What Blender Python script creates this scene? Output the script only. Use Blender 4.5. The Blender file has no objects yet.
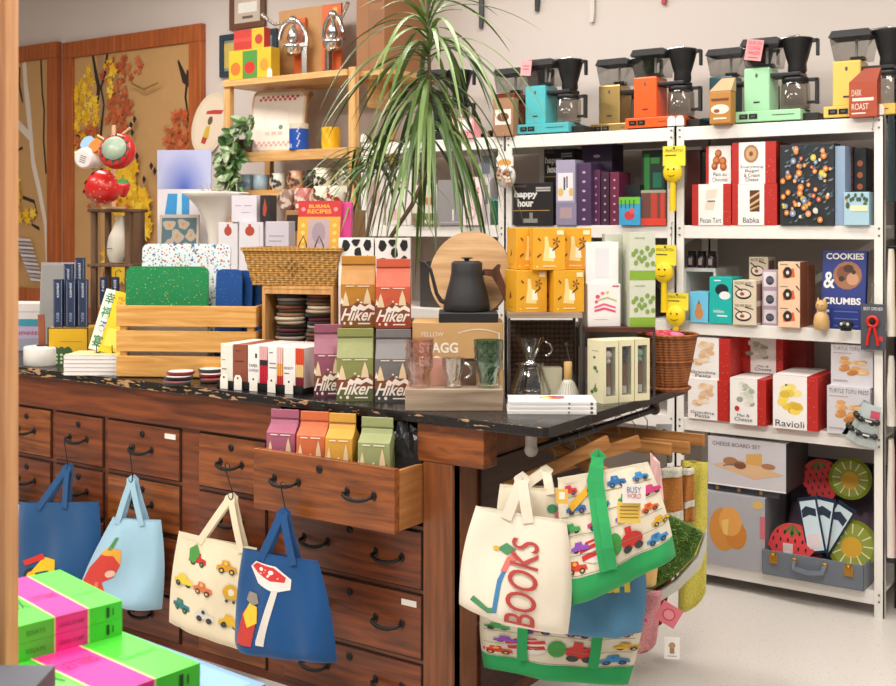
import bpy, math, random
from mathutils import Vector, Matrix
from mathutils.geometry import tessellate_polygon
from math import sin, cos, pi, radians, sqrt, atan2, hypot, tan
SC=bpy.context.scene; COL=SC.collection
# ---------- layout aids: camera model of the photograph (896x686) ----------
FL=1120.; CX=448.; HY=226.; CH=1.5; YAW=radians(34.17)
FW=(-sin(YAW),cos(YAW)); RW=(cos(YAW),sin(YAW))
def ray(px,py):
    t=(px-CX)/FL; return (FW[0]+RW[0]*t, FW[1]+RW[1]*t, (HY-py)/FL)
def PX(px,Y): r=ray(px,0); return r[0]*Y/r[1]
def PS(px,Y): return FL*ray(px,0)[1]/Y          # pixels per metre at that place
def PZ(px,py,Y): return CH+(HY-py)/PS(px,Y)
def G(px,py,z):
    r=ray(px,py); d=(z-CH)/r[2]; return r[0]*d, r[1]*d, FL/d
# ---------- materials ----------
_m={}
def lin(c):
    c/=255.; return c/12.92 if c<=.04045 else ((c+.055)/1.055)**2.4
def rgb(h): h=h.lstrip('#'); return (lin(int(h[0:2],16)),lin(int(h[2:4],16)),lin(int(h[4:6],16)),1)
def new(k):
    m=bpy.data.materials.new(k); m.use_nodes=True; nt=m.node_tree; return m,nt,nt.nodes['Principled BSDF']
def C(h,rough=.55,metal=0.,kind=''):
    k=(h,rough,metal,kind)
    if k in _m: return _m[k]
    m,nt,b=new('paint_'+h.strip('#')+kind); N=nt.nodes.new; L=nt.links.new
    b.inputs['Roughness'].default_value=rough; b.inputs['Metallic'].default_value=metal
    c=rgb(h)
    tc=N('ShaderNodeTexCoord'); nz=N('ShaderNodeTexNoise'); nz.inputs['Scale'].default_value=14; nz.inputs['Detail'].default_value=3
    L(tc.outputs['Object'],nz.inputs['Vector'])
    mx=N('ShaderNodeMix'); mx.data_type='RGBA'; L(nz.outputs['Fac'],mx.inputs[0])
    a=.93; mx.inputs[6].default_value=(c[0]*a,c[1]*a,c[2]*a,1); mx.inputs[7].default_value=(min(1,c[0]*1.05),min(1,c[1]*1.05),min(1,c[2]*1.05),1)
    L(mx.outputs[2],b.inputs['Base Color'])
    if kind in ('cloth','terry','canvas'):
        n2=N('ShaderNodeTexNoise'); n2.inputs['Scale'].default_value={'cloth':260,'terry':220,'canvas':420}[kind]; n2.inputs['Detail'].default_value=2
        L(tc.outputs['Object'],n2.inputs['Vector'])
        bp=N('ShaderNodeBump'); bp.inputs['Strength'].default_value={'cloth':.25,'terry':1.,'canvas':.2}[kind]; bp.inputs['Distance'].default_value=.004 if kind=='terry' else .001
        L(n2.outputs['Fac'],bp.inputs['Height']); L(bp.outputs['Normal'],b.inputs['Normal'])
        if kind=='terry':
            mx.inputs[6].default_value=(c[0]*.55,c[1]*.55,c[2]*.5,1); L(n2.outputs['Fac'],mx.inputs[0]); mx.inputs[7].default_value=(min(1,c[0]*1.45),min(1,c[1]*1.45),min(1,c[2]*1.4),1)
        b.inputs['Sheen Weight'].default_value=.2
        b.inputs['Specular IOR Level'].default_value=.15
    if kind=='foil':
        n2=N('ShaderNodeTexNoise'); n2.inputs['Scale'].default_value=22; L(tc.outputs['Object'],n2.inputs['Vector'])
        bp=N('ShaderNodeBump'); bp.inputs['Strength'].default_value=.35; bp.inputs['Distance'].default_value=.01
        L(n2.outputs['Fac'],bp.inputs['Height']); L(bp.outputs['Normal'],b.inputs['Normal'])
    _m[k]=m; return m
def WOOD(h1,h2,axis=0,scale=1.,rough=.42,rings=0):
    k=('wood',h1,h2,axis,scale,rough,rings)
    if k in _m: return _m[k]
    m,nt,b=new('wood_'+h1.strip('#')); N=nt.nodes.new; L=nt.links.new
    tc=N('ShaderNodeTexCoord'); mp=N('ShaderNodeMapping'); s=[11*scale]*3; s[axis]=1.1*scale; mp.inputs['Scale'].default_value=s
    L(tc.outputs['Object'],mp.inputs['Vector'])
    n1=N('ShaderNodeTexNoise'); n1.inputs['Scale'].default_value=2.2; n1.inputs['Detail'].default_value=5; n1.inputs['Distortion'].default_value=1.2+rings
    L(mp.outputs[0],n1.inputs['Vector'])
    w=N('ShaderNodeTexWave'); w.bands_direction='Z' if axis!=2 else 'X'; w.inputs['Scale'].default_value=.9; w.inputs['Distortion'].default_value=7; w.inputs['Detail'].default_value=3; w.inputs['Detail Scale'].default_value=.6
    L(mp.outputs[0],w.inputs['Vector'])
    mp2=N('ShaderNodeMapping'); s2=[160*scale]*3; s2[axis]=5*scale; mp2.inputs['Scale'].default_value=s2; L(tc.outputs['Object'],mp2.inputs['Vector'])
    n3=N('ShaderNodeTexNoise'); n3.inputs['Scale'].default_value=1; n3.inputs['Detail'].default_value=2; L(mp2.outputs[0],n3.inputs['Vector'])
    a=N('ShaderNodeMath'); a.operation='MULTIPLY_ADD'; L(w.outputs['Fac'],a.inputs[0]); a.inputs[1].default_value=.14
    L(n1.outputs['Fac'],a.inputs[2])
    a2=N('ShaderNodeMath'); a2.operation='MULTIPLY_ADD'; L(n3.outputs['Fac'],a2.inputs[0]); a2.inputs[1].default_value=.34; L(a.outputs[0],a2.inputs[2])
    r=N('ShaderNodeMapRange'); r.inputs['From Min'].default_value=.5; r.inputs['From Max'].default_value=.98; L(a2.outputs[0],r.inputs['Value'])
    mx=N('ShaderNodeMix'); mx.data_type='RGBA'; mx.inputs[6].default_value=rgb(h1); mx.inputs[7].default_value=rgb(h2); L(r.outputs[0],mx.inputs[0])
    L(mx.outputs[2],b.inputs['Base Color']); b.inputs['Roughness'].default_value=rough
    bp=N('ShaderNodeBump'); bp.inputs['Strength'].default_value=.15; bp.inputs['Distance'].default_value=.002; L(a2.outputs[0],bp.inputs['Height']); L(bp.outputs[0],b.inputs['Normal'])
    _m[k]=m; return m
def GLASS(h='#f4f6f4',tint=.9,gloss=.16):
    k=('glass',h,tint,gloss)
    if k in _m: return _m[k]
    m=bpy.data.materials.new('glass'); m.use_nodes=True; nt=m.node_tree; N=nt.nodes.new; L=nt.links.new
    nt.nodes.remove(nt.nodes['Principled BSDF']); o=nt.nodes['Material Output']
    t=N('ShaderNodeBsdfTransparent'); c=rgb(h); t.inputs[0].default_value=(c[0]*tint,c[1]*tint,c[2]*tint,1)
    g=N('ShaderNodeBsdfGlossy'); g.inputs['Roughness'].default_value=.06
    lw=N('ShaderNodeLayerWeight'); lw.inputs[0].default_value=.35
    mr=N('ShaderNodeMath'); mr.operation='MULTIPLY_ADD'; L(lw.outputs['Facing'],mr.inputs[0]); mr.inputs[1].default_value=.55; mr.inputs[2].default_value=gloss*.5
    ms=N('ShaderNodeMixShader'); L(mr.outputs[0],ms.inputs[0]); L(t.outputs[0],ms.inputs[1]); L(g.outputs[0],ms.inputs[2]); L(ms.outputs[0],o.inputs[0])
    _m[k]=m; return m
def SPECK(base,cols,scale=60,dens=.5,rough=.45):
    k=('speck',base,tuple(cols),scale)
    if k in _m: return _m[k]
    m,nt,b=new('terrazzo_'+base.strip('#')); N=nt.nodes.new; L=nt.links.new
    tc=N('ShaderNodeTexCoord'); prev=None
    for i,c in enumerate(cols):
        v=N('ShaderNodeTexVoronoi'); v.inputs['Scale'].default_value=scale*(1+.23*i)
        mp=N('ShaderNodeMapping'); mp.inputs['Location'].default_value=(i*3.7,i*1.9,i*5.1); L(tc.outputs['Object'],mp.inputs['Vector']); L(mp.outputs[0],v.inputs['Vector'])
        l=N('ShaderNodeMath'); l.operation='LESS_THAN'; L(v.outputs['Distance'],l.inputs[0]); l.inputs[1].default_value=dens*.5
        mx=N('ShaderNodeMix'); mx.data_type='RGBA'; L(l.outputs[0],mx.inputs[0])
        if prev: L(prev,mx.inputs[6])
        else: mx.inputs[6].default_value=rgb(base)
        mx.inputs[7].default_value=rgb(c); prev=mx.outputs[2]
    L(prev,b.inputs['Base Color']); b.inputs['Roughness'].default_value=rough
    _m[k]=m; return m
def WICKER(h1,h2,sx=60,sz=90):
    k=('wick',h1,h2,sx,sz)
    if k in _m: return _m[k]
    m,nt,b=new('wicker_'+h1.strip('#')); N=nt.nodes.new; L=nt.links.new
    tc=N('ShaderNodeTexCoord'); mp=N('ShaderNodeMapping'); mp.inputs['Scale'].default_value=(sx,sx,sz); L(tc.outputs['Object'],mp.inputs['Vector'])
    ck=N('ShaderNodeTexWave'); ck.bands_direction='Z'; ck.inputs['Scale'].default_value=.32; ck.inputs['Distortion'].default_value=2.; ck.inputs['Detail'].default_value=2
    L(mp.outputs[0],ck.inputs['Vector'])
    c2=N('ShaderNodeTexWave'); c2.bands_direction='X'; c2.inputs['Scale'].default_value=.22; c2.inputs['Distortion'].default_value=2.; L(mp.outputs[0],c2.inputs['Vector'])
    mu=N('ShaderNodeMath'); mu.operation='MULTIPLY_ADD'; L(ck.outputs['Fac'],mu.inputs[0]); mu.inputs[1].default_value=.6; 
    m3=N('ShaderNodeMath'); m3.operation='MULTIPLY'; L(c2.outputs['Fac'],m3.inputs[0]); m3.inputs[1].default_value=.4; L(m3.outputs[0],mu.inputs[2])
    mx=N('ShaderNodeMix'); mx.data_type='RGBA'; mx.inputs[6].default_value=rgb(h2); mx.inputs[7].default_value=rgb(h1); L(mu.outputs[0],mx.inputs[0])
    L(mx.outputs[2],b.inputs['Base Color']); b.inputs['Roughness'].default_value=.6
    bp=N('ShaderNodeBump'); bp.inputs['Strength'].default_value=.6; bp.inputs['Distance'].default_value=.004; L(mu.outputs[0],bp.inputs['Height']); L(bp.outputs[0],b.inputs['Normal'])
    _m[k]=m; return m
CHROME=C('#d8d8d6',.12,1.); STEEL=C('#8c8c8a',.35,1.); BLACKM=C('#1a1a1c',.4); IRON=C('#2a2624',.45,.6)
PINE=WOOD('#e6ba7c','#c48f50',0,1.); PINEZ=WOOD('#e6ba7c','#c48f50',2,1.)
# ---------- text cache ----------
_t={}
def tmesh(s,shear=0.,bold=0.):
    k=(s,shear,bold)
    if k in _t: return _t[k]
    cu=bpy.data.curves.new('t','FONT'); cu.body=s; cu.size=1; cu.resolution_u=4 if len(s)<8 else 2; cu.shear=shear; cu.fill_mode='FRONT'; cu.offset=bold
    o=bpy.data.objects.new('t',cu); COL.objects.link(o)
    dg=bpy.context.evaluated_depsgraph_get(); dg.update(); me=bpy.data.meshes.new_from_object(o.evaluated_get(dg))
    vs=[tuple(v.co[:2]) for v in me.vertices]; fs=[tuple(p.vertices) for p in me.polygons if p.normal.z>-.5 or True]
    bpy.data.objects.remove(o); bpy.data.meshes.remove(me); bpy.data.curves.remove(cu)
    if not vs: vs=[(0,0),(1,0),(1,1)]; fs=[]
    x0=min(v[0] for v in vs);x1=max(v[0] for v in vs);y0=min(v[1] for v in vs);y1=max(v[1] for v in vs)
    r=([((v[0]-x0)/max(1e-6,x1-x0),(v[1]-y0)/max(1e-6,y1-y0)) for v in vs],fs); _t[k]=r; return r
# ---------- mesh builder ----------
class MB:
    def __init__(s): s.v=[];s.f=[];s.mi=[];s.sm=[];s.mats=[];s.T=Matrix.Identity(4)
    def m(s,mat):
        if isinstance(mat,str): mat=C(mat)
        if mat not in s.mats: s.mats.append(mat)
        return s.mats.index(mat)
    def add(s,vs,fs,mat,smooth=False,raw=False):
        b=len(s.v); i=s.m(mat)
        for v in vs:
            v=Vector(v); s.v.append(v if raw else s.T@v)
        for f in fs: s.f.append([b+k for k in f]); s.mi.append(i); s.sm.append(smooth)
    def box(s,x0,x1,y0,y1,z0,z1,mat):
        vs=[(x0,y0,z0),(x1,y0,z0),(x1,y1,z0),(x0,y1,z0),(x0,y0,z1),(x1,y0,z1),(x1,y1,z1),(x0,y1,z1)]
        s.add(vs,[(0,3,2,1),(4,5,6,7),(0,1,5,4),(1,2,6,5),(2,3,7,6),(3,0,4,7)],mat)
    def bar(s,a,b,w,t,mat,up=(0,0,1)):       # rectangular bar a->b
        a=Vector(a);b=Vector(b);d=(b-a).normalized();u=Vector(up); x=d.cross(u)
        if x.length<1e-4: x=d.cross(Vector((1,0,0)))
        x.normalize(); y=x.cross(d).normalized(); x*=w/2;y*=t/2
        vs=[a-x-y,a+x-y,a+x+y,a-x+y,b-x-y,b+x-y,b+x+y,b-x+y]
        s.add(vs,[(0,3,2,1),(4,5,6,7),(0,1,5,4),(1,2,6,5),(2,3,7,6),(3,0,4,7)],mat)
    def prism(s,poly,y0,y1,mat,smooth=False):   # poly in x,z extruded along y
        n=len(poly); vs=[(p[0],y0,p[1]) for p in poly]+[(p[0],y1,p[1]) for p in poly]
        s.add(vs,[tuple(range(n)),tuple(range(2*n-1,n-1,-1))],mat)
        s.add(vs,[(i,i+n,(i+1)%n+n,(i+1)%n) for i in range(n)],mat,smooth)
    def lathe(s,prof,mat,seg=24,c=(0,0,0),sx=1,sy=1,cap=True,smooth=True):
        n=len(prof); vs=[]
        for r,z in prof:
            for k in range(seg):
                a=2*pi*k/seg; vs.append((c[0]+r*sx*cos(a),c[1]+r*sy*sin(a),c[2]+z))
        fs=[(i*seg+k,i*seg+(k+1)%seg,(i+1)*seg+(k+1)%seg,(i+1)*seg+k) for i in range(n-1) for k in range(seg)]
        s.add(vs,fs,mat,smooth)
        if cap:
            if prof[0][0]>1e-5: s.add(vs[:seg],[tuple(range(seg-1,-1,-1))],mat)
            if prof[-1][0]>1e-5: s.add(vs[-seg:],[tuple(range(seg))],mat)
    def tube(s,pts,r,mat,seg=8,cap=True):
        pts=[Vector(p) for p in pts]; n=len(pts); vs=[]; ref=None
        for i,p in enumerate(pts):
            d=(pts[min(i+1,n-1)]-pts[max(i-1,0)]).normalized()
            if ref is None: ref=d.cross(Vector((0,0,1)));  ref=ref if ref.length>.05 else d.cross(Vector((1,0,0)))
            ref=(ref-d*ref.dot(d)).normalized(); y=d.cross(ref); rr=r[i] if isinstance(r,(list,tuple)) else r
            for k in range(seg):
                a=2*pi*k/seg; vs.append(p+ref*cos(a)*rr+y*sin(a)*rr)
        fs=[(i*seg+k,(i+1)*seg+k,(i+1)*seg+(k+1)%seg,i*seg+(k+1)%seg) for i in range(n-1) for k in range(seg)]
        s.add(vs,fs,mat,True)
        if cap: s.add(vs[:seg],[tuple(range(seg))],mat); s.add(vs[-seg:],[tuple(range(seg-1,-1,-1))],mat)
    def strap(s,pts,nrm,w,t,mat):            # flat band along pts
        pts=[Vector(p) for p in pts]; n=len(pts); vs=[]
        for i,p in enumerate(pts):
            d=(pts[min(i+1,n-1)]-pts[max(i-1,0)]).normalized(); N=Vector(nrm[i] if isinstance(nrm,list) else nrm); x=N.cross(d).normalized()*w/2; y=N.normalized()*t/2
            vs+=[p-x-y,p+x-y,p+x+y,p-x+y]
        fs=[(4*i+k,4*i+(k+1)%4,4*i+4+(k+1)%4,4*i+4+k) for i in range(n-1) for k in range(4)]+[(0,3,2,1),(4*n-4,4*n-3,4*n-2,4*n-1)]
        s.add(vs,fs,mat,False)
    def grid(s,fn,nu,nv,mat,smooth=True):
        vs=[fn(i/nu,j/nv) for j in range(nv+1) for i in range(nu+1)]
        s.add(vs,[(j*(nu+1)+i,j*(nu+1)+i+1,(j+1)*(nu+1)+i+1,(j+1)*(nu+1)+i) for j in range(nv) for i in range(nu)],mat,smooth)
    def decal(s,poly,mat,sf,lv=0,fan=False):
        if fan:      # follow a curved surface: triangulate and subdivide
            P=[tuple(p) for p in poly]; T=[tuple(P[i] for i in t) for t in tessellate_polygon([[Vector((p[0],p[1],0)) for p in P]])]; out=[]
            while T:
                a,b,c=T.pop(); e=[hypot(a[0]-b[0],a[1]-b[1]),hypot(b[0]-c[0],b[1]-c[1]),hypot(c[0]-a[0],c[1]-a[1])]; k=e.index(max(e))
                if e[k]<.09: out.append((a,b,c)); continue
                if k==1: a,b,c=b,c,a
                elif k==2: a,b,c=c,a,b
                m_=((a[0]+b[0])/2,(a[1]+b[1])/2); T+=[(a,m_,c),(m_,b,c)]
            ix={}; V=[]
            for t in out:
                for p in t:
                    if p not in ix: ix[p]=len(V); V.append(sf(p[0],p[1],lv))
            s.add(V,[tuple(ix[p] for p in t) for t in out],mat)
        else:
            vs=[sf(p[0],p[1],lv) for p in poly]; s.add(vs,[tuple(range(len(vs)))],mat)
    def text(s,txt,u0,v0,u1,v1,mat,sf,lv=1,shear=0.,bold=0.,rot=0):
        vs,fs=tmesh(txt,shear,bold); P=[]
        for a,b in vs:
            if rot==90: a,b=1-b,a
            elif rot==-90: a,b=b,1-a
            P.append(sf(u0+(u1-u0)*a,v0+(v1-v0)*b,lv))
        s.add(P,fs,mat)
    def sphere(s,c,r,mat,seg=12,rings=8,sc=(1,1,1)):
        vs=[];
        for j in range(rings+1):
            t=pi*j/rings
            for k in range(seg):
                a=2*pi*k/seg; vs.append((c[0]+r*sc[0]*sin(t)*cos(a),c[1]+r*sc[1]*sin(t)*sin(a),c[2]+r*sc[2]*cos(t)))
        s.add(vs,[(j*seg+k,j*seg+(k+1)%seg,(j+1)*seg+(k+1)%seg,(j+1)*seg+k) for j in range(rings) for k in range(seg)],mat,True)
    def torus(s,c,R,r,mat,a0=0,a1=2*pi,n=16,ax='y'):
        pts=[]
        for i in range(n+1):
            a=a0+(a1-a0)*i/n; u,v=R*cos(a),R*sin(a)
            pts.append({'y':(c[0]+u,c[1],c[2]+v),'x':(c[0],c[1]+u,c[2]+v),'z':(c[0]+u,c[1]+v,c[2])}[ax])
        s.tube(pts,r,mat,8)
    def build(s,name,parent=None,loc=None,rz=0.,tilt=0.,bevel=0.,sub=0,solid=0.):
        me=bpy.data.meshes.new(name); me.from_pydata([tuple(v) for v in s.v],[],s.f)
        for m_ in s.mats: me.materials.append(m_)
        me.polygons.foreach_set('material_index',s.mi); me.polygons.foreach_set('use_smooth',s.sm); me.update()
        o=bpy.data.objects.new(name,me); COL.objects.link(o)
        if parent: o.parent=parent
        if loc is not None: o.location=loc
        o.rotation_euler=(radians(tilt),0,radians(rz))
        if bevel: b=o.modifiers.new('b','BEVEL'); b.width=bevel; b.segments=2; b.limit_method='ANGLE'; b.angle_limit=radians(50)
        if solid: b=o.modifiers.new('s','SOLIDIFY'); b.thickness=solid
        if sub: b=o.modifiers.new('u','SUBSURF'); b.levels=sub; b.render_levels=sub
        return o
def tag(o,label,cat,group=None):
    o['label']=label; o['category']=cat
    if group: o['group']=group
    return o
def thing(name,label,cat,loc=(0,0,0),rz=0.,group=None,tilt=0.):
    o=bpy.data.objects.new(name,None); COL.objects.link(o); o.empty_display_size=.05; o.location=loc; o.rotation_euler=(radians(tilt),0,radians(rz)); return tag(o,label,cat,group)
def struct(mb,name,**k):
    o=mb.build(name,**k); o['kind']='structure'; return o
def copy_tree(o,parent=None):
    c=o.copy(); COL.objects.link(c)
    if parent: c.parent=parent
    for ch in list(o.children): copy_tree(ch,c)
    return c
# faces of a box item (local: front at y=0, x centred)
def Ff(w,h): return lambda u,v,l:(-w/2+u*w,-.0006*(l+1),v*h)
def Fr(w,d,h): return lambda u,v,l:(w/2+.0006*(l+1),u*d,v*h)
def Fl(w,d,h): return lambda u,v,l:(-w/2-.0006*(l+1),d-u*d,v*h)
def Ft(w,d,h): return lambda u,v,l:(-w/2+u*w,v*d,h+.0006*(l+1))
def ell(cu,cv,ru,rv,n=14,a0=0.): return [(cu+ru*cos(a0+2*pi*i/n),cv+rv*sin(a0+2*pi*i/n)) for i in range(n)]
def art(mb,sf,items,fan=False,lv0=0):
    for k,it in enumerate(items):
        t=it[0]; lv=lv0+k*.12
        if t=='r': mb.decal([(it[1],it[2]),(it[3],it[2]),(it[3],it[4]),(it[1],it[4])],it[5],sf,lv,False)
        elif t=='e': mb.decal(ell(it[1],it[2],it[3],it[4]),it[5],sf,lv,fan)
        elif t=='p': mb.decal(it[1],it[2],sf,lv,fan)
        elif t=='t': mb.text(it[1],it[2],it[3],it[4],it[5],it[6],sf,lv+.5,*(it[7:]))
def carton(name,label,cat,x,y,z,w,d,h,rz=0.,col='#ffffff',group=None,front=(),right=(),left=(),top=(),rough=.5,tilt=0.,bevel=.0012,side=None,topc=None):
    mb=MB(); mb.box(-w/2,w/2,0,d,0,h,C(col,rough) if isinstance(col,str) else col)
    if side: 
        art(mb,Fr(w,d,h),[('r',0,0,1,1,side)],lv0=-.6); art(mb,Fl(w,d,h),[('r',0,0,1,1,side)],lv0=-.6)
    if topc: art(mb,Ft(w,d,h),[('r',0,0,1,1,topc)],lv0=-.6)
    art(mb,Ff(w,h),front); art(mb,Fr(w,d,h),right); art(mb,Fl(w,d,h),left); art(mb,Ft(w,d,h),top)
    o=mb.build(name,None,(x,y,z),rz,tilt,bevel); return tag(o,label,cat,group)
def sbox(name,label,cat,px0,px1,pyt,Y,zb,d,**k):     # shelf item facing the room: pixel extent on plane Y
    x0,x1=PX(px0,Y),PX(px1,Y); h=PZ((px0+px1)/2,pyt,Y)-zb if pyt>0 else -pyt
    carton(name,label,cat,(x0+x1)/2,Y,zb,x1-x0,d,h,**k); return zb+h
def cbox(name,label,cat,px,py,pyt,wpx,zb,d,rz=34.,**k):   # counter item standing at pixel px,py
    x,y,S=G(px,py,zb); w=wpx/S/cos(radians(rz)-YAW); h=(py-pyt)/S if pyt>0 else -pyt
    carton(name,label,cat,x,y,zb,w,d,h,rz=rz,**k); return x,y,w,h,S
# ---------- camera, light ----------
cam=bpy.data.cameras.new('camera'); co=bpy.data.objects.new('camera',cam); COL.objects.link(co); SC.camera=co
co.location=(0,0,CH); co.rotation_euler=(pi/2,0,YAW); cam.sensor_width=36; cam.lens=FL/896*36; cam.shift_y=-(343-HY)/896; cam.clip_start=.05
cam.dof.use_dof=True; cam.dof.focus_distance=3.2; cam.dof.aperture_fstop=9
SC.view_settings.view_transform='Standard'; SC.view_settings.look='None'; SC.view_settings.gamma=1; SC.view_settings.exposure=-0.35
W=bpy.data.worlds.new('world'); SC.world=W; W.use_nodes=True; W.node_tree.nodes['Background'].inputs[0].default_value=(1,.96,.92,1); W.node_tree.nodes['Background'].inputs[1].default_value=.3
def area(x,y,z,sx,sy,p,c=(1,.95,.895)):
    l=bpy.data.lights.new('ceiling_light','AREA'); l.shape='RECTANGLE'; l.size=sx; l.size_y=sy; l.energy=p; l.color=c
    o=bpy.data.objects.new('ceiling_light',l); COL.objects.link(o); o.location=(x,y,z)
for x,y,p in [(-4.6,1.4,68),(-2.4,1.4,72),(-.3,1.6,72),(-4.6,3.6,48),(-2.4,3.75,40),(-.4,3.3,48),(-1,-.8,62),(-3.4,-.8,50)]: area(x,y,3.25,1.3,.5,p)
# ---------- setting ----------
def wallmat():
    m,nt,b=new('wall_paint'); N=nt.nodes.new; L=nt.links.new; tc=N('ShaderNodeTexCoord'); nz=N('ShaderNodeTexNoise'); nz.inputs['Scale'].default_value=90; L(tc.outputs['Object'],nz.inputs['Vector'])
    bp=N('ShaderNodeBump'); bp.inputs['Strength'].default_value=.1; bp.inputs['Distance'].default_value=.002; L(nz.outputs['Fac'],bp.inputs['Height']); L(bp.outputs[0],b.inputs['Normal'])
    b.inputs['Base Color'].default_value=rgb('#d2c8c1'); b.inputs['Roughness'].default_value=.8; return m
WM=wallmat(); WY=4.95
m=MB(); m.box(-9,3,WY,WY+.1,0,3.3,WM); struct(m,'wall_back')
m=MB(); m.box(-9.1,-9,-4,WY+.1,0,3.4,WM); struct(m,'wall_left')
m=MB(); m.box(-9,3,-4,WY,3.3,3.4,C('#e6e2dc',.9)); struct(m,'ceiling')
def floormat():
    m=SPECK('#d8d2cb',['#a79c92','#efece6'],70,.28,.32); return m
m=MB(); m.box(-9,3,-4,WY+.1,-.1,0,floormat()); struct(m,'floor')
m=MB(); m.box(-9,3,WY-.015,WY,0,.1,C('#e8e4de')); struct(m,'baseboard_back')
# ---------- white shelf units ----------
SH=C('#efebe4',.45); SY=4.47; SD=.42
LV=[(.047,.10),(.64,.694),(1.045,1.097),(1.448,1.503),(1.862,1.918)]
def unit(x0,x1,label,peg=True):
    t=thing('shelf_unit',label,'shelf',((x0+x1)/2,SY,0),0,'white metal shelf units'); w=(x1-x0)/2
    for sx in (-1,1):
        for y in (0,SD-.03):
            m=MB(); xa=sx*w; xb=sx*(w-.036); a,b=min(xa,xb),max(xa,xb); 
            m.box(a,b,y,y+.006,0,1.925,SH); m.box(xa-.004*(sx>0),xa+.004*(sx<0),y,y+.03,0,1.925,SH)
            if y==0:
                c=(a+b)/2; m.prism([(a,1.92)]+[(c+.018*cos(pi-pi*i/8),1.95+.018*sin(pi-pi*i/8)) for i in range(9)]+[(b,1.92)],y,y+.006,SH)
                for lo,hi in LV:
                    for zz in (lo+.015,hi-.012): m.lathe([(.004,-.001),(.003,.002)],STEEL,8,c=(0,0,0)) if False else m.box(c-.0035,c+.0035,-.003,0,zz-.0035,zz+.0035,STEEL)
            m.build('upright',t)
    for lo,hi in LV:
        m=MB(); m.box(-w+.036,w-.036,.002,.02,lo,hi,SH); m.box(-w+.005,w-.005,.006,SD,hi-.012,hi-.002,SH); m.box(-w+.01,w-.01,SD-.02,SD-.004,lo,hi,SH); m.build('shelf_board',t,bevel=.002)
    m=MB(); m.bar((-w+.05,SD-.005,1.0),(w-.05,SD-.005,1.48),.03,.004,SH,(0,1,0)); m.build('cross_brace',t)
xA=PX(868.5,SY); xR=PX(884,SY); xM=PX(675.5,SY); xL=PX(505,SY)
unit(xM+.001,xR,'white metal shelf unit standing at the right, holding red baking kits and an open suitcase')
unit(xL+.001,xM-.001,'middle white metal shelf unit with the orange and the teal coffee machine on top')
unit(xL-.86,xL-.001,'left white metal shelf unit behind the long leaved plant')
# ---------- drawer cabinet ----------
CY=2.73; CB=3.62; XR=-1.83; XE=-4.5
WD=WOOD('#884520','#4a2210',0,1.,.38); WD2=WOOD('#9c5726','#5c2e14',0,.8,.36,2.); WDV=WOOD('#8c5028','#5c3218',2,.8,.4); WDL=WOOD('#b47a45','#915a2b',1,1.,.5); DK=C('#120a07',.8)
cab=thing('drawer_cabinet','long antique brown wooden cabinet with many iron handled drawers','cabinet',(-3,CY,0))
cab.location=(0,0,0)
m=MB()
m.box(XE,XR,CY,CB,.0,.6,WD); m.box(XE,-2.505,CY,CB,.6,.915,WD); m.box(-2.505,-1.925,3.25,CB,.6,.915,WD); m.box(-1.94,XR,CY,3.25,.6,.915,WDV); m.box(-2.505,-1.94,CY+.05,3.25,.9,.915,DK)
m.build('body',cab)
m=MB(); m.box(XE,-2.505,CY-.012,CY+.01,.795,.915,WD); m.box(-1.955,-1.72,CY-.014,CY+.06,.8,.915,WD2); m.build('top_rail',cab,bevel=.003)
m=MB(); m.box(-1.935,-1.83,CY-.012,CY+.03,0,.8,WDV); m.box(-1.855,-1.828,CY+.03,CY+.12,0,.8,WDV); m.build('corner_post',cab,bevel=.003)
m=MB()
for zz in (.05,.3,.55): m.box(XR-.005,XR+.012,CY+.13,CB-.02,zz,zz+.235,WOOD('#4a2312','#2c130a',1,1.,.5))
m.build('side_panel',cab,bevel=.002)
xs=lambda px: PX(px,CY)
xc=lambda a,b:(xs(a),xs(b))
cols=[(xs(56)-.30-.02,xs(56)-.02),xc(57,105),xc(109,182),xc(200,268)]
rows=[(.6,.788),(.41,.588),(.2,.398),(.03,.188)]
def handle(par,cx,y,z,w=.10):
    m=MB(); h=w/2
    for s in (-1,1):
        m.sphere((s*h,.0,0),.010,IRON,8,6,(1.1,.5,1.5)); m.tube([(s*h,0,0),(s*h*.98,-.022,-.004)],.0055,IRON,6)
    m.tube([(-h*1.05,-.018,.0),(-h*.9,-.026,-.006),(-h*.5,-.031,-.012),(0,-.033,-.014),(h*.5,-.031,-.012),(h*.9,-.026,-.006),(h*1.05,-.018,.0)],[.004,.006,.0065,.0065,.0065,.006,.004],IRON,8)
    m.build('handle',par,(cx,y,z))
def keyhole(par,cx,y,z):
    m=MB(); m.T=Matrix.Translation((cx,y,z))@Matrix.Rotation(pi/2,4,'X'); m.lathe([(.012,0),(.012,.003),(.009,.005)],IRON,14); m.lathe([(.004,.0052),(.004,.0058)],DK,8); m.build('keyhole',par)
def drawer(x0,x1,z0,z1,y,mat,nh=1,card=False,hp=.52):
    # named part with its own handles
    m=MB(); m.box(x0,x1,y-.004,y+.006,z0,z1,DK); m.box(x0+.005,x1-.005,y-.01,y+.01,z0+.005,z1-.005,mat)
    d=m.build('drawer',cab,bevel=.0015); c=(x0+x1)/2; H=z1-z0
    if nh==1: handle(d,c,y-.01,z0+H*hp)
    else:
        for f in (.25,.775): handle(d,x0+(x1-x0)*f,y-.01,z0+H*hp)
    keyhole(d,c,y-.01,z1-H*.2)
    if card: m=MB(); m.box(x1-.075,x1-.02,y-.0125,y-.0105,z1-.04,z1-.022,C('#ece6da')); m.build('card_label',d)
    return d
for ci,(a,b) in enumerate(cols):
    for ri,(z0,z1) in enumerate(rows): drawer(a,b,z0,z1,CY,WD2 if (ci+ri)%3==0 else WD,1,ci==2 and ri==0)
x0,x1=-2.496,-1.94
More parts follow.
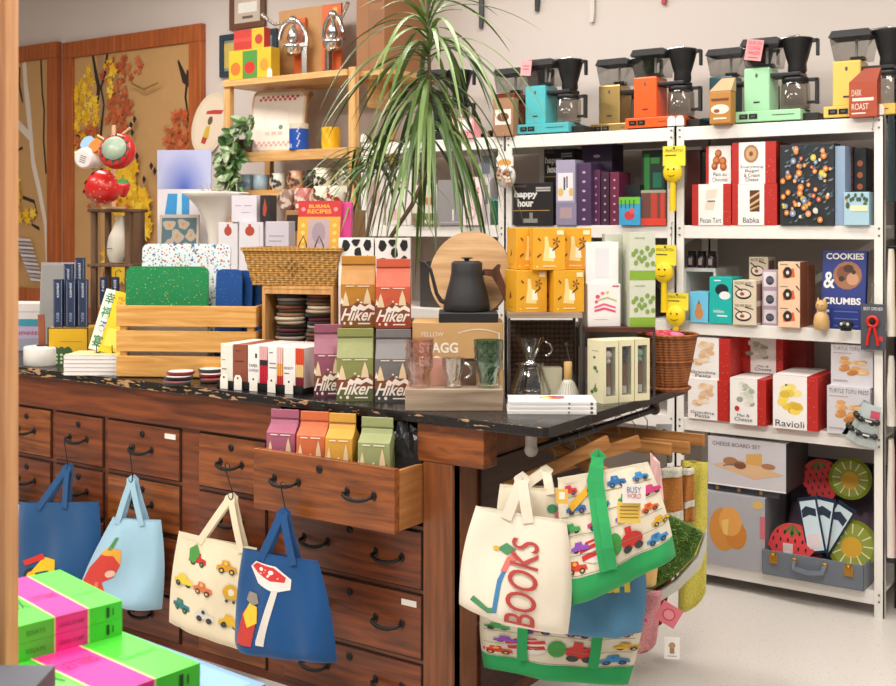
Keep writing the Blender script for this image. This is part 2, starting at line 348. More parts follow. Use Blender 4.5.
for ri,(z0,z1) in enumerate(rows[1:]): drawer(x0,x1,z0,z1,CY,WD,2,ri==1,.5)
# the open drawer
OY=2.595
m=MB(); m.box(x0,x1,OY-.012,OY+.012,.61,.798,WD2); d=m.build('drawer',cab,bevel=.002)
m=MB(); m.box(x1-.014,x1,OY+.012,CY+.3,.615,.79,WDL); m.box(x0,x0+.014,OY+.012,CY+.3,.615,.79,WDL); m.box(x0+.014,x1-.014,OY+.012,CY+.3,.678,.69,WDL); m.build('drawer_box',d)
for f in (.25,.775): handle(d,x0+(x1-x0)*f,OY-.012,.715 if f<.5 else .712)
keyhole(d,(x0+x1)/2-.005,OY-.012,.765)
# ---------- worktop ----------
def topmat():
    m,nt,b=new('worn_black_paint'); N=nt.nodes.new; L=nt.links.new; tc=N('ShaderNodeTexCoord'); sp=N('ShaderNodeSeparateXYZ'); L(tc.outputs['Object'],sp.inputs[0])
    mp=N('ShaderNodeMapping'); mp.inputs['Scale'].default_value=(9,30,45); L(tc.outputs['Object'],mp.inputs['Vector'])
    nz=N('ShaderNodeTexNoise'); nz.inputs['Scale'].default_value=2.6; nz.inputs['Detail'].default_value=6; L(mp.outputs[0],nz.inputs['Vector'])
    # wear sits on the front lip and grows towards the left end
    e=N('ShaderNodeMapRange'); e.inputs['From Min'].default_value=2.72; e.inputs['From Max'].default_value=2.705; L(sp.outputs['Y'],e.inputs['Value'])
    g=N('ShaderNodeMapRange'); g.inputs['From Min'].default_value=-1.5; g.inputs['From Max'].default_value=-3.6; g.inputs['To Min'].default_value=.34; g.inputs['To Max'].default_value=.445; L(sp.outputs['X'],g.inputs['Value'])
    mu=N('ShaderNodeMath'); mu.operation='MULTIPLY'; L(e.outputs[0],mu.inputs[0]); L(g.outputs[0],mu.inputs[1])
    lt=N('ShaderNodeMath'); lt.operation='LESS_THAN'; L(nz.outputs['Fac'],lt.inputs[0]); L(mu.outputs[0],lt.inputs[1])
    mx=N('ShaderNodeMix'); mx.data_type='RGBA'; mx.inputs[6].default_value=rgb('#1b1716'); mx.inputs[7].default_value=rgb('#b08a60'); L(lt.outputs[0],mx.inputs[0]); L(mx.outputs[2],b.inputs['Base Color'])
    n2=N('ShaderNodeTexNoise'); n2.inputs['Scale'].default_value=9; n2.inputs['Detail'].default_value=5; L(tc.outputs['Object'],n2.inputs['Vector'])
    r=N('ShaderNodeMapRange'); r.inputs['To Min'].default_value=.12; r.inputs['To Max'].default_value=.42; L(n2.outputs['Fac'],r.inputs['Value']); L(r.outputs[0],b.inputs['Roughness']); return m
TZ=.945; XC=-1.505; YC=2.70
m=MB(); TM=topmat()
poly=[(-4.5,YC),(XC-.012,YC),(XC,YC+.012),(XC,3.69),(-4.5,3.69)]; n=len(poly)
for lo,hi in ((TZ-.03,TZ),):
    vs=[(p[0],p[1],lo) for p in poly]+[(p[0],p[1],hi) for p in poly]
    m.add(vs,[tuple(range(n-1,-1,-1)),tuple(range(n,2*n))]+[(i,(i+1)%n,(i+1)%n+n,i+n) for i in range(n)],TM)
o=m.build('worktop',None,bevel=.003); tag(o,'long black painted worktop with chipped edges on the brown drawer cabinet','worktop')
# ---------- coffee machines on the top shelf ----------
CLR=GLASS('#e2e2e0',.9,.05); SMK=GLASS('#dedcd8',.95,.04); CLG=GLASS('#f2f4f2',.93,.2)
def machine(px,col,label,Y=4.487,metal=False,rz=0.):
    c=C(col,.3,.9 if metal else 0.); z=LV[4][1]; x=PX(px,Y)
    t=thing('coffee_maker',label,'coffee maker',(x,Y,z),rz,'coffee makers on the top shelf')
    m=MB(); m.box(-.155,.115,.0,.17,.008,.052,c); m.box(-.15,.11,.01,.16,0,.008,C('#151515')); m.build('base',t,bevel=.006)
    m=MB(); m.box(.116,.175,.03,.16,.0,.035,BLACKM); m.lathe([(.055,.036),(.055,.04)],BLACKM,20,c=(.07,.09,.012)); m.build('hotplate',t)
    for a in (-.135,-.095): m=MB(); m.box(a,a+.034,-.003,0,.02,.04,C('#0c0c0c',.3)); m.box(a+.008,a+.026,-.0045,-.003,.026,.034,C('#55585a',.3)); m.build('switch',t)
    m=MB()
    m.box(.0,.09,-.0008,0,.03,.033,C('#333333')); m.build('model_lettering',t)
    m=MB(); m.box(-.128,-.02,.03,.15,.052,.232,c); f=lambda u,v,l:(-.128+u*.108,.03-.0008*(l+1),.052+v*.18); art(m,f,[('r',.38,.19,.62,.23,'#3a3a3a'),('e',.5,.82,.05,.05,'#555555')]); m.build('tower',t,bevel=.006)
    m=MB(); m.prism([(-.122,.236),(.0,.236),(.018,.325),(-.14,.325)],.03,.155,CLR); tk=m.build('water_tank',t)
    m=MB(); m.box(-.07,-.02,.07,.11,.236,.25,BLACKM); m.tube([(-.05,.09,.24),(-.05,.09,.32)],.006,C('#c8c8c8',.3),8); m.build('riser_tube',tk)
    m=MB(); m.prism([(-.145,.325),(.02,.325),(.012,.352),(-.13,.352)],.025,.16,C('#2a2b2d',.4)); m.build('tank_lid',t,bevel=.004)
    m=MB(); m.tube([(-.01,.09,.35),(.08,.09,.357),(.09,.09,.34)],.006,CHROME,8); m.build('outlet_arm',t)
    m=MB(); m.lathe([(.034,.205),(.038,.215),(.036,.24),(.045,.27),(.062,.335),(.064,.345),(.03,.352),(.0,.353)],BLACKM,24,c=(.075,.09,0)); m.box(.135,.16,.08,.1,.325,.34,BLACKM); m.box(.152,.163,.08,.1,.27,.338,BLACKM); b=m.build('filter_basket',t,bevel=.002)
    m=MB(); m.box(-.025,.1,.04,.14,.19,.206,BLACKM); m.build('bracket',t,bevel=.003)
    m=MB(); m.lathe([(.03,.054),(.056,.058),(.058,.075),(.056,.16),(.05,.168)],SMK,24,c=(.068,.09,0),cap=False); g=m.build('carafe',t)
    m=MB(); m.lathe([(.052,.166),(.055,.172),(.054,.185),(.02,.188)],BLACKM,24,c=(.068,.09,0)); m.box(.115,.16,.08,.1,.168,.182,BLACKM); m.box(.148,.162,.08,.1,.075,.18,BLACKM); m.box(.116,.15,.082,.098,.078,.09,BLACKM); m.build('carafe_handle',g,bevel=.002)
machine(546,'#52b7bd','turquoise coffee maker with a black filter basket, beside the white shell bag')
machine(515,'#8a4a35','copper brown coffee maker left of the turquoise one',4.66,True)
machine(621,'#c3a468','brass gold coffee maker between the turquoise and the orange coffee makers',4.66,True)
machine(658,'#ee5f22','bright orange coffee maker on the white shelf')
machine(735,'#1e5a66','dark petrol blue coffee maker behind a kraft filter bag',4.66)
machine(772,'#a5dcae','mint green coffee maker with a pink handwritten card on its tank')
machine(864,'#ecc460','pastel yellow coffee maker at the right end of the shelf')
machine(437,'#202124','black coffee maker partly hidden by the long plant leaves',4.5)
def price_card(px,py,Y,w,h,col,label,lines,rz=-8):
    mb=MB(); mb.box(-w/2,w/2,0,.002,-h/2,h/2,C(col)); art(mb,lambda u,v,l:(-w/2+u*w,-.0006*(l+1),-h/2+v*h),lines)
    o=mb.build('handwritten_card',None,(PX(px,Y),Y,PZ(px,py,Y)),0); o.rotation_euler=(0,radians(rz),0); tag(o,label,'card')
price_card(754,50,4.485,.07,.085,'#f29a9c','pink handwritten card propped on the mint green coffee maker',[('t','SAVE ON',.12,.75,.9,.92,'#a0304a'),('t','COFFEE',.12,.5,.9,.68,'#a0304a'),('t','MAKERS',.15,.28,.9,.44,'#a0304a'),('r',.2,.12,.8,.16,'#a0304a')],10)
price_card(526,68,4.485,.055,.07,'#f0a0a4','pink card on the tank of the turquoise coffee maker',[('r',.2,.6,.8,.66,'#a0304a'),('r',.2,.4,.8,.46,'#a0304a')],6)
sbox('pink_box','small pink box with a white label, top shelf beside the black coffee maker','box',452,474,118,4.46,LV[4][1],.06,col='#eaa0a4',front=[('r',.1,.4,.9,.9,'#f6ece8'),('t','SALT',.2,.1,.8,.3,'#b04050')])
sbox('paper_bag','pale brown paper pouch with a picture label, beside the copper coffee maker','pouch',493,513,98,4.455,LV[4][1],.05,col='#a57a5a',front=[('r',.1,.3,.9,.7,'#e6ddd2'),('e',.5,.5,.3,.12,'#7a4a30')])
def filterbag(px0,px1,pyt,Y,body,flap,label,arts):
    x0,x1=PX(px0,Y),PX(px1,Y); w=x1-x0; z=LV[4][1]; h=PZ((px0+px1)/2,pyt,Y)-z
    t=thing('coffee_bag',label,'bag',((x0+x1)/2,Y,z))
    m=MB(); m.box(-w/2,w/2,0,.06,0,h*.72,C(body,.5,0.,'foil')); art(m,Ff(w,h*.72),arts); m.build('bag_body',t,bevel=.006)
    m=MB(); v=[(-w/2,0,h*.72),(w/2,0,h*.72),(w/2,.06,h*.72),(-w/2,.06,h*.72),(0,.02,h),(w/2+.01,.02,h*1.0),(w/2+.01,.03,h),(0,.03,h)]
    m.add(v,[(0,1,5,4),(1,2,6,5),(2,3,7,6),(3,0,4,7),(4,5,6,7)],C(flap,.6)); m.build('folded_top',t)
filterbag(849,877,68,4.43,'#a9482a','#9a4024','rust orange ground coffee bag in front of the yellow coffee maker',[('t','DARK',.1,.6,.45,.78,'#f0d9c0'),('r',.12,.45,.88,.54,'#f0e0d0'),('t','ROAST',.1,.2,.7,.38,'#f0e0d0'),('r',.1,.08,.6,.12,'#f0e0d0')])
filterbag(709,731,78,4.43,'#b8803a','#c9a47a','amber coffee bag with a kraft folded top, in front of the petrol blue coffee maker',[('e',.5,.45,.42,.15,'#e8dccb'),('r',.1,.7,.9,.78,'#7a3d18'),('e',.35,.4,.14,.06,'#8a5030'),('r',.2,.15,.8,.2,'#f0e0c8')])
# ---------- shelf goods, bay R, second shelf from the top ----------
z=LV[3][1]; RED='#b8261f'
def kit(nm,px0,px1,pyt,Y,zb,label,pic,lines,wrap=(.17,.72),d=.2,red=RED):
    a,b=wrap; L=[('r',a,0,b,1,'#f1ece8')]+pic
    W=b-a
    for (s,v0,v1,f) in lines: L.append(('t',s,a+W*(.5-f/2),v0,a+W*(.5+f/2),v1,'#2c3440'))
    rnd=random.Random(len(label)); R=[]
    for i in range(14): u,v=rnd.random(),rnd.random(); R.append(('e',u*.9+.05,v*.9+.05,.018,.02,'#d8742c'))
    L2=L+[('e',(rnd.random()*(1-b)*.8+b+.02),rnd.random()*.9+.05,.012,.012,'#d8742c') for i in range(8)]
    sbox(nm,label,'box',px0,px1,pyt,Y,zb,d,col=red,group='boxed baking and pasta kits',front=L2,right=R,top=[('r',a,0,b,1,'#f1ece8')])
def bun(cu,cv,s,c='#a5532a',hl='#c8803f'): return [('e',cu,cv,s,s*.8,c),('e',cu-.02,cv+.02,s*.6,s*.4,hl)]
kit('baking_kit',692,731,184,4.47,z,'red and white baking kit box with a pastry picture and the words Pecan Tart',[('p',[(.35,.62),(.62,.66),(.66,.88),(.38,.85)],'#e6d6c4'),('p',[(.33,.38),(.56,.36),(.6,.56),(.36,.58)],'#e2d2c0'),('r',.4,.57,.6,.6,'#3a3030')],[('Pecan Tart',.06,.18,.85)],(.17,.8))
kit('baking_kit',732,777,184,4.47,z,'red and white baking kit box with a braided loaf and the word Babka',[('r',.4,.33,.62,.85,'#5a3520'),('p',[(.4,.45),(.62,.6),(.62,.66),(.4,.51)],'#d8b07a'),('p',[(.4,.62),(.62,.77),(.62,.82),(.4,.68)],'#d8b07a'),('p',[(.4,.35),(.6,.45),(.62,.5),(.4,.4)],'#c89a60')],[('Babka',.06,.19,.62)],(.14,.72))
zt=z+(PZ(740,184,4.47)-z)
kit('baking_kit',706,731,146,4.5,zt,'baking kit with stacked pastries, words Pain au Chocolat, above the Pecan Tart kit',bun(.5,.8,.14)+bun(.42,.62,.15)+bun(.68,.6,.15)+bun(.35,.48,.13,'#8f3f22')+bun(.7,.46,.14),[('Pain au',.22,.32,.6),('Chocolat',.08,.19,.7)],(.12,1.),.18)
kit('baking_kit',732,776,142,4.475,zt,'baking kit with a round bagel picture, standing on top of the Babka kit',[('e',.44,.72,.17,.22,'#a8794e'),('e',.44,.72,.12,.16,'#c9a377'),('e',.44,.72,.045,.06,'#7a5030')],[('Everything',.36,.44,.85),('Bagel',.26,.35,.5),('& Cream',.16,.25,.6),('Cheese',.06,.15,.5)],(.16,.76))
rnd=random.Random(5); FL_=[]
for i in range(70):
    u,v=rnd.uniform(.05,.95),rnd.uniform(.03,.97); FL_.append(('p',[(u,v),(u+.05,v+.02),(u+.09,v+.01+.05*rnd.random()),(u+.04,v-.01)],rnd.choice(['#5c6f86','#4f6a58','#7d8a90','#33526e'])))
for i in range(60):
    u,v=rnd.uniform(.06,.94),rnd.uniform(.04,.96); r=rnd.uniform(.02,.045); c=rnd.choice(['#d9803a','#d9803a','#c75a48','#cfc04a','#d8d4cc','#7d93b5','#e0946c'])
    FL_+=[('e',u,v,r*1.3,r,c),('e',u,v,r*.45,r*.35,'#f0dca0')]
sbox('gift_bag','large dark floral patterned gift album standing on the upper shelf','album',780,834,144,4.46,z,.09,col='#23282c',front=FL_,side='#2a2f33')
sbox('blue_book','thin pale blue book spine right of the floral album','book',835,845,146,4.47,z,.2,col='#92a9c4')
sbox('red_book','dark red plaid book standing behind the small pale blue card box','book',846,853,147,4.56,z,.15,col='#5c1f22',front=[('r',0,v/10.,1,v/10.+.03,'#30161a') for v in range(10)])
sbox('dark_book','black flowered book at the right end of the upper shelf','book',854,866,148,4.56,z,.15,col='#1f2426',front=[('e',.5,.2+.15*i,.25,.04,'#b0603a') for i in range(5)])
sbox('card_box','small pale blue card box with leafy wreath and cream label','box',844,869,192,4.45,z,.07,col='#a8cbd8',front=[('e',.1+.09*i,.82+.08*sin(i*2),.06,.07,'#3c5a44') for i in range(10)]+[('e',.15,.6,.08,.1,'#3c5a44'),('e',.85,.62,.08,.1,'#4a6a50'),('r',.25,.42,.95,.6,'#e8e0b8'),('e',.12,.75,.04,.05,'#d98a4a')])
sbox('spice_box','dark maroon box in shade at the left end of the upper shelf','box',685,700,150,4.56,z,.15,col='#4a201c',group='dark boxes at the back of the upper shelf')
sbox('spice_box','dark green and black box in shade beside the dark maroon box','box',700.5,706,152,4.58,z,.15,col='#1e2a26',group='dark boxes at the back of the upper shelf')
# ---------- bay R, third shelf ----------
z=LV[2][1]; Y=4.46
sbox('kettle_box','small light blue box with an orange squash picture','box',690,708,292,Y,z,.1,col='#6cc3e6',front=[('e',.5,.3,.24,.2,'#c8884c'),('e',.5,.52,.15,.14,'#c8884c'),('r',.47,.6,.53,.72,'#6a4020')])
z1=sbox('timer_box','turquoise box at the bottom of its stack of two','box',709,732,300,Y,z,.12,col='#17b3ac',front=[('r',.35,.3,.8,.36,'#e8f4f2'),('t','hidden',.2,.45,.65,.6,'#e8f4f2')],group='turquoise boxes')
sbox('timer_box','turquoise box with a black and white gadget picture, topmost of its stack','box',709.5,732,277,Y,z1,.12,col='#17b3ac',front=[('e',.55,.45,.3,.25,'#17202a'),('e',.68,.2,.25,.18,'#e8ecec'),('r',.2,.82,.5,.87,'#e8f4f2')],group='turquoise boxes')
SU=[('t','RECIPE BOX',.1,.82,.8,.94,'#3a3028'),('e',.45,.4,.36,.24,'#33231e'),('e',.45,.42,.3,.17,'#e8d9c8'),('e',.4,.4,.1,.08,'#a04a38'),('p',[(.05,.75),(.4,.5),(.42,.55),(.1,.78)],'#2a2020'),('p',[(.5,.8),(.9,.7),(.88,.75),(.55,.84)],'#2a2020')]
def stackbox(nm,px0,px1,tops,Y,zb,d,labels,**k):
    for pyt,l in zip(tops,labels): zb=sbox(nm,l,'box',px0,px1,pyt,Y,zb,d,**k)
    return zb
k=dict(col='#dccdb4',front=SU,group='cream boxes printed with a bowl',right=[('r',.1,.1,.8,.85,'#8a6a58')])
stackbox('bowl_box',733,756,[303,280.5],Y-.01,z,.1,['cream box printed with a noodle bowl, lowest of the left stack','cream box printed with a noodle bowl, on top of the left stack'],**k)
stackbox('bowl_box',749,768,[303,280.5,257],Y+.1,z,.1,['cream bowl box at the back, bottom of the rear stack of three','cream bowl box at the back, middle of the rear stack','cream bowl box topmost of the rear stack, above the others'],**k)
MU=[('r',.1,.12,.9,.9,'#e4dcE0'),('e',.5,.45,.26,.24,'#39383f'),('r',.3,.35,.7,.6,'#5a5a68')]
stackbox('mug_box',762,778,[308,289,270],Y+.04,z,.09,['small lilac mug box, bottom of the narrow stack','small lilac mug box, middle of the narrow stack','small lilac mug box, top of the narrow stack'],col='#b9a3b4',front=MU,group='small lilac mug boxes')
TT=[('p',[(.25,.25),(.78,.32),(.72,.72),(.2,.6)],'#d7622e'),('e',.44,.52,.2,.26,'#26201e'),('e',.44,.52,.07,.09,'#e8dccb'),('r',.1,.86,.45,.9,'#8a7a68'),('p',[(.8,.9),(.98,.7),(1,.74),(.86,.94)],'#26201e')]
stackbox('record_box',778,800,[306,284,262],Y-.02,z,.1,['peach box printed with a record player, bottom of the front stack','peach box printed with a record player, middle of the front stack','peach box printed with a record player, top of the front stack'],col='#ecc7a4',front=TT,side='#8a4a2c',group='peach record player boxes')
stackbox('record_box',802,808,[306,284,266],Y+.1,z,.1,['peach record box behind, bottom','peach record box behind, middle','peach record box behind, top'],col='#9a5636',group='brown boxes between the record player boxes and the blue books')
BL='#20327c'
def flatbook(i,l): return sbox('cookbook',l,'book',815,863,-.028,Y+.02,i,.2,col=BL,front=[('r',.04,.3,.3,.7,'#e8e0d8'),('r',.4,.4,.9,.55,'#5a6ab0')],group='flat blue cookbooks')
z1=flatbook(z,'flat blue cookbook, bottom of the pile behind the wooden figure'); z1=flatbook(z1,'flat blue cookbook, middle of the pile behind the wooden figure'); z1=flatbook(z1,'flat blue cookbook, top of the pile under the upright blue cookbook')
CK=[('t','COOKIES',.08,.84,.94,.95,'#eae6e0',0,.03),('t','&',.04,.33,.3,.62,'#eae6e0',0,.02),('t','CRUMBS',.04,.05,.9,.17,'#eae6e0',0,.03),('e',.58,.56,.33,.25,'#9c6848'),('e',.5,.6,.17,.13,'#7a4a34'),('e',.7,.5,.14,.11,'#c19070'),('e',.6,.68,.12,.07,'#42241a'),('e',.45,.5,.07,.05,'#3a2018'),('e',.72,.62,.05,.04,'#3a2018')]
sbox('cookbook','upright deep blue cookbook with white rounded letters and a large cookie','book',821,865,250,Y+.04,z1,.03,col=BL,front=CK,tilt=-8)
def bear():
    t=thing('pepper_mill','turned pale wood figure with small pointed ears, front of the blue cookbooks','figurine',(PX(821.5,4.44),4.44,z)); w=C('#cda56c',.4)
    m=MB(); m.lathe([(.026,0),(.03,.005),(.031,.03),(.026,.055),(.017,.066),(.014,.07)],w,20); m.build('body',t)
    m=MB(); m.lathe([(.012,.07),(.02,.078),(.023,.092),(.02,.106),(.01,.113),(0,.114)],w,20); 
    for s in (-1,1): m.lathe([(.006,.105),(.004,.118),(0,.126)],w,8,c=(s*.013,0,0)); m.sphere((s*.008,-.021,.095),.0022,DK,6,4)
    m.build('head',t)
bear()
o=MB(); o.sphere((0,0,.022),.03,C('#22252a',.3),14,10,(1,.8,.72)); o.lathe([(.02,0),(.022,.006)],C('#22252a'),14); o.sphere((-.012,-.022,.026),.006,C('#c8ccd0'),8,6); o.sphere((.012,-.022,.026),.006,C('#c8ccd0'),8,6)
tag(o.build('tea_infuser',None,(PX(846,4.43),4.43,z)),'small black round object with two pale spots beside the wooden figure','ornament')
# little dark jars on a back ledge
m=MB(); m.box(PX(686,4.6),PX(718,4.6),4.57,4.86,1.305,1.32,SH); m.box(PX(686,4.6),PX(686,4.6)+.012,4.57,4.86,1.097,1.305,SH); m.box(PX(716,4.6),PX(716,4.6)+.01,4.57,4.86,1.097,1.305,SH); tag(m.build('shelf_riser'),'small white riser shelf carrying dark jars at the back','shelf')
for i,(px,l) in enumerate([(692,'dark lidded spice jar at the left end of the small riser'),(702,'dark lidded spice jar in the middle of the small riser'),(712,'dark lidded spice jar at the right end of the small riser')]):
    t=thing('spice_jar',l,'jar',(PX(px,4.62),4.62,1.32),0,'dark spice jars'); m=MB(); m.lathe([(.019,0),(.02,.004),(.02,.05),(.015,.056)],C('#3a2c34',.25),14); m.decal([(-.008,.012),(.008,.012),(.008,.04),(-.008,.04)],'#b8a8a0',lambda u,v,l:(u,-.0215,v)); m.build('jar_body',t); m=MB(); m.lathe([(.017,.056),(.017,.072)],BLACKM,14); m.build('lid',t)
# ---------- bay R, fourth shelf ----------
z=LV[1][1]; Y=4.46
_q=random.Random(2)
PAS=[('e',.37+_q.uniform(-.2,.2),.62+_q.uniform(-.24,.24),.09,.06,c) for i,c in enumerate(['#e8c9a8','#e0b890','#f0d8bc','#e6c4a0','#dcb088','#efd2b2','#e4bf98','#f0dcc4','#e2b890','#ecd0ae']*2)]
MAC=[('e',.4+_q.uniform(-.22,.22),.63+_q.uniform(-.25,.25),.09,.06,c) for i,c in enumerate(['#b9bda6','#d8d8c8','#9ea890','#e4e2d4','#c4c8b4','#dedccc','#a8b098','#e8e6da','#cfd2be']*2)]+[('e',.2,.34,.07,.06,'#c03028')]
RAV=[('e',.4+_q.uniform(-.2,.2),.55+_q.uniform(-.24,.26),.12,.07,c) for i,c in enumerate(['#e8c84a','#f0d970','#d8b030','#f2e08a','#e6c850','#f0d460','#dcb83a']*2)]+[('e',.3,.82,.03,.02,'#4a7a3a')]
kit('pasta_kit',688,729,380,Y,z,'lower pasta kit with pink pasta shapes, left end beside the wicker bin',PAS,[('Grandma',.14,.21,.8),('Pasta',.05,.13,.5)],(.0,.72),.24)
z1=z+(PZ(708,380,Y)-z)
kit('pasta_kit',688,730,338,Y+.01,z1,'upper pasta kit with pink pasta shapes, directly above its twin beside the wicker bin',PAS,[('Grandma',.14,.21,.8),('Pasta',.05,.13,.5)],(.0,.74),.24)
kit('pasta_kit',730,766,379,Y-.02,z,'front red pasta kit reading Mac & Cheese with pale cheese shapes',MAC,[('Mac &',.17,.23,.45),('Cheese',.07,.15,.65)],(.0,.76),.25)
kit('pasta_kit',773,818,376,Y-.02,z,'red pasta kit with yellow ravioli and the word Ravioli',RAV,[('Ravioli',.04,.16,.85)],(.0,.76),.28)
kit('pasta_kit',737,783,338,Y+.16,z+.19,'rear pasta kit reading Mac & Cheese in the shade above the front one',MAC,[('Mac &',.17,.23,.45),('Cheese',.07,.15,.65)],(.3,.85),.2)
sbox('support_box','plain red kit box standing behind the front pasta kits','box',741,770,-.188,Y+.26,z,.13,col='#8a1d1a')
sbox('red_box','plain dark red box standing at the back behind the Ravioli kit','box',787,806,340,Y+.27,z,.12,col='#8f1f1c')
NO=[('t','TURTLE TOFU PRESS',.05,.86,.97,.95,'#6a6468'),('r',.05,.78,.5,.8,'#b89a98')]+[('e',.55+_q.uniform(-.26,.26),.48+_q.uniform(-.2,.2),.11,.05,c) for i,c in enumerate(['#d79a5a','#e2b57c','#c98746','#e8c490','#d8a060','#c07a3c','#e6bc86']*3)]+[('r',.05,.1,.4,.13,'#a8a2a6')]
z1=sbox('press_box','lower grey box with grey capitals and a pile of noodles, beside the hanging clips','box',827,870,387,Y-.01,z,.2,col='#cfcbd0',front=NO,group='grey press boxes')
sbox('press_box','upper grey box with a noodle picture, on top of its twin','box',831,873,345,Y+.03,z1,.2,col='#d3cfd2',front=NO,group='grey press boxes')
# ---------- bay R, bottom shelf ----------
z=LV[0][1]
CH_=[('t','CHEESE BOARD SET',.06,.83,.68,.91,'#5a5058'),('r',.0,.0,1,.03,'#f0ece8'),('p',[(.06,.42),(.6,.2),(.98,.36),(.42,.58)],'#d8b088'),('p',[(.5,.5),(.7,.5),(.7,.75),(.5,.7)],'#d4a257'),('e',.3,.52,.1,.09,'#a8734c'),('e',.42,.46,.08,.08,'#7a4c30'),('e',.78,.5,.09,.06,'#a8734c'),('p',[(.2,.4),(.45,.52),(.46,.54),(.2,.43)],'#6a6a70')]
z1=sbox('glove_box','large grey box with an orange crumpled cloth picture, lower left of the bottom shelf','box',694,765,494,4.46,z,.34,col='#aaa9ae',front=[('e',.42,.5,.2,.3,'#d08c3c'),('e',.6,.45,.15,.2,'#c98030'),('e',.52,.62,.16,.2,'#e0a050'),('p',[(.4,.62),(.5,.66),(.48,.42),(.42,.45)],'#e8c070'),('r',.93,.45,1,.75,'#c86a78'),('e',.9,.9,.07,.06,'#d8b060'),('t','deli',.05,.88,.2,.95,'#55555c')],side='#77777c')
sbox('cheese_box','pale grey box with a picture of a cheese board, on top of the grey boxes','box',708,786,440,4.47,z1+.03,.3,col='#c9c4c8',front=CH_,side='#3a3638')
sbox('dark_case','flat dark grey box with brass studs between the two large boxes','box',692,779,-.028,4.49,z1+.0005,.32,col='#4a4a52',front=[('e',.3,.5,.02,.3,'#c09a5a'),('e',.55,.5,.02,.3,'#c09a5a'),('e',.8,.5,.02,.3,'#c09a5a')])
# open suitcase
SCm=C('#6f7680',.5,0.,'canvas'); LIN=C('#6a5a68',.8,0.,'canvas')
xs0,xs1=PX(762,4.44),xA-.01; w=xs1-xs0
t=thing('suitcase','open grey vintage suitcase with brass latches holding strawberry and lemon mats','suitcase',((xs0+xs1)/2,4.44,z))
m=MB(); m.box(-w/2,w/2,0,.006,0,.1,SCm); m.box(-w/2,-w/2+.006,0,.28,0,.1,SCm); m.box(w/2-.006,w/2,0,.28,0,.1,SCm); m.box(-w/2,w/2,.274,.28,0,.1,SCm); m.box(-w/2,w/2,0,.28,0,.006,SCm); m.build('case_base',t,bevel=.004)
m=MB(); m.T=Matrix.Translation((0,.285,.1))@Matrix.Rotation(radians(-12),4,'X')
m.box(-w/2,w/2,.05,.056,0,.33,SCm); m.box(-w/2,-w/2+.006,-.02,.05,0,.33,C('#3c3a40')); m.box(w/2-.006,w/2,-.02,.05,0,.33,C('#3c3a40')); m.box(-w/2,w/2,-.02,.05,.324,.33,C('#3c3a40')); m.box(-w/2+.006,w/2-.006,.04,.05,0,.324,LIN)
m.grid(lambda u,v:(-w/2+.01+u*(w-.02),.03-.012*sin(u*40)-.02*(1-v),.01+v*.13-.02*sin(u*pi)),30,4,LIN)
m.build('case_lid',t)
BR=C('#b98a3c',.35,.8)
for u in (.12,.86):
    m=MB(); cx=-w/2+u*w; m.box(cx-.018,cx+.018,-.006,0,.05,.09,BR); m.sphere((cx,-.007,.085),.009,BR,8,6); m.box(cx-.008,cx+.008,-.01,-.004,.055,.1,BR); m.build('latch',t,bevel=.002)
m=MB(); 
for u in (.33,.63): m.sphere((-w/2+u*w,-.004,.075),.012,BR,10,8,(1,.5,1))
m.strap([(-w/2+.33*w,-.008,.075),(-w/2+.34*w,-.02,.05),(-w/2+.48*w,-.025,.042),(-w/2+.62*w,-.02,.05),(-w/2+.63*w,-.008,.075)],(0,-1,.3),.018,.007,SCm); m.build('carry_handle',t)
def strawmat(x,y,z,r,label,rz=0,tilt=-15,ry=0):
    m=MB(); pts=[]
    for i in range(28):
        a=2*pi*i/28; q=r*(1+.06*cos(2*a)); pts.append((q*sin(a)*1.0*(1 if cos(a)>-.2 else .85),q*cos(a)*.95))
    m.prism(pts,0,.012,C('#dc4a4c',.9,0.,'cloth')); sf=lambda u,v,l:(u,-.0008*(l+1),v)
    for i in range(-3,4):
        for j in range(-3,3):
            u,v=i*.3*r+(j%2)*.15*r,j*.3*r
            if hypot(u,v)<.85*r: art(m,sf,[('e',u,v,.04*r,.085*r,'#1c1c1e')])
    for k in range(5):
        a=(k-2)*.6; art(m,sf,[('p',[(0,.95*r),(.45*r*sin(a)-.12*r*cos(a),.95*r-.35*r*cos(a)),(.62*r*sin(a),.95*r-.55*r*cos(a)),(.45*r*sin(a)+.12*r*cos(a),.95*r-.35*r*cos(a))],'#3f7a3a')])
    o=m.build('strawberry_mat',None,(x,y,z),rz,tilt); o.rotation_euler[1]=radians(ry); tag(o,label,'mat','strawberry shaped mats'); return o
strawmat(PX(791,4.5),4.50,z+.105,.098,'coral strawberry shaped mat standing at the front of the suitcase, with a white tag')
strawmat(PX(800,4.52),4.53,z+.10,.094,'coral strawberry shaped mat peeking out right behind the front strawberry mat')
strawmat(PX(820,4.7),4.71,z+.345,.088,'coral strawberry shaped mat tucked in the suitcase lid',0,-12,-14)
m=MB(); m.box(-.02,.02,0,.001,-.03,.03,C('#f2d8d4')); m.decal(ell(0,-.015,.018,.018),'#f6f2ee',lambda u,v,l:(u,-.0008,v)); tag(m.build('paper_tag',None,(PX(788,4.49),4.488,z+.095)),'white and pink paper tag on the front strawberry mat','tag')
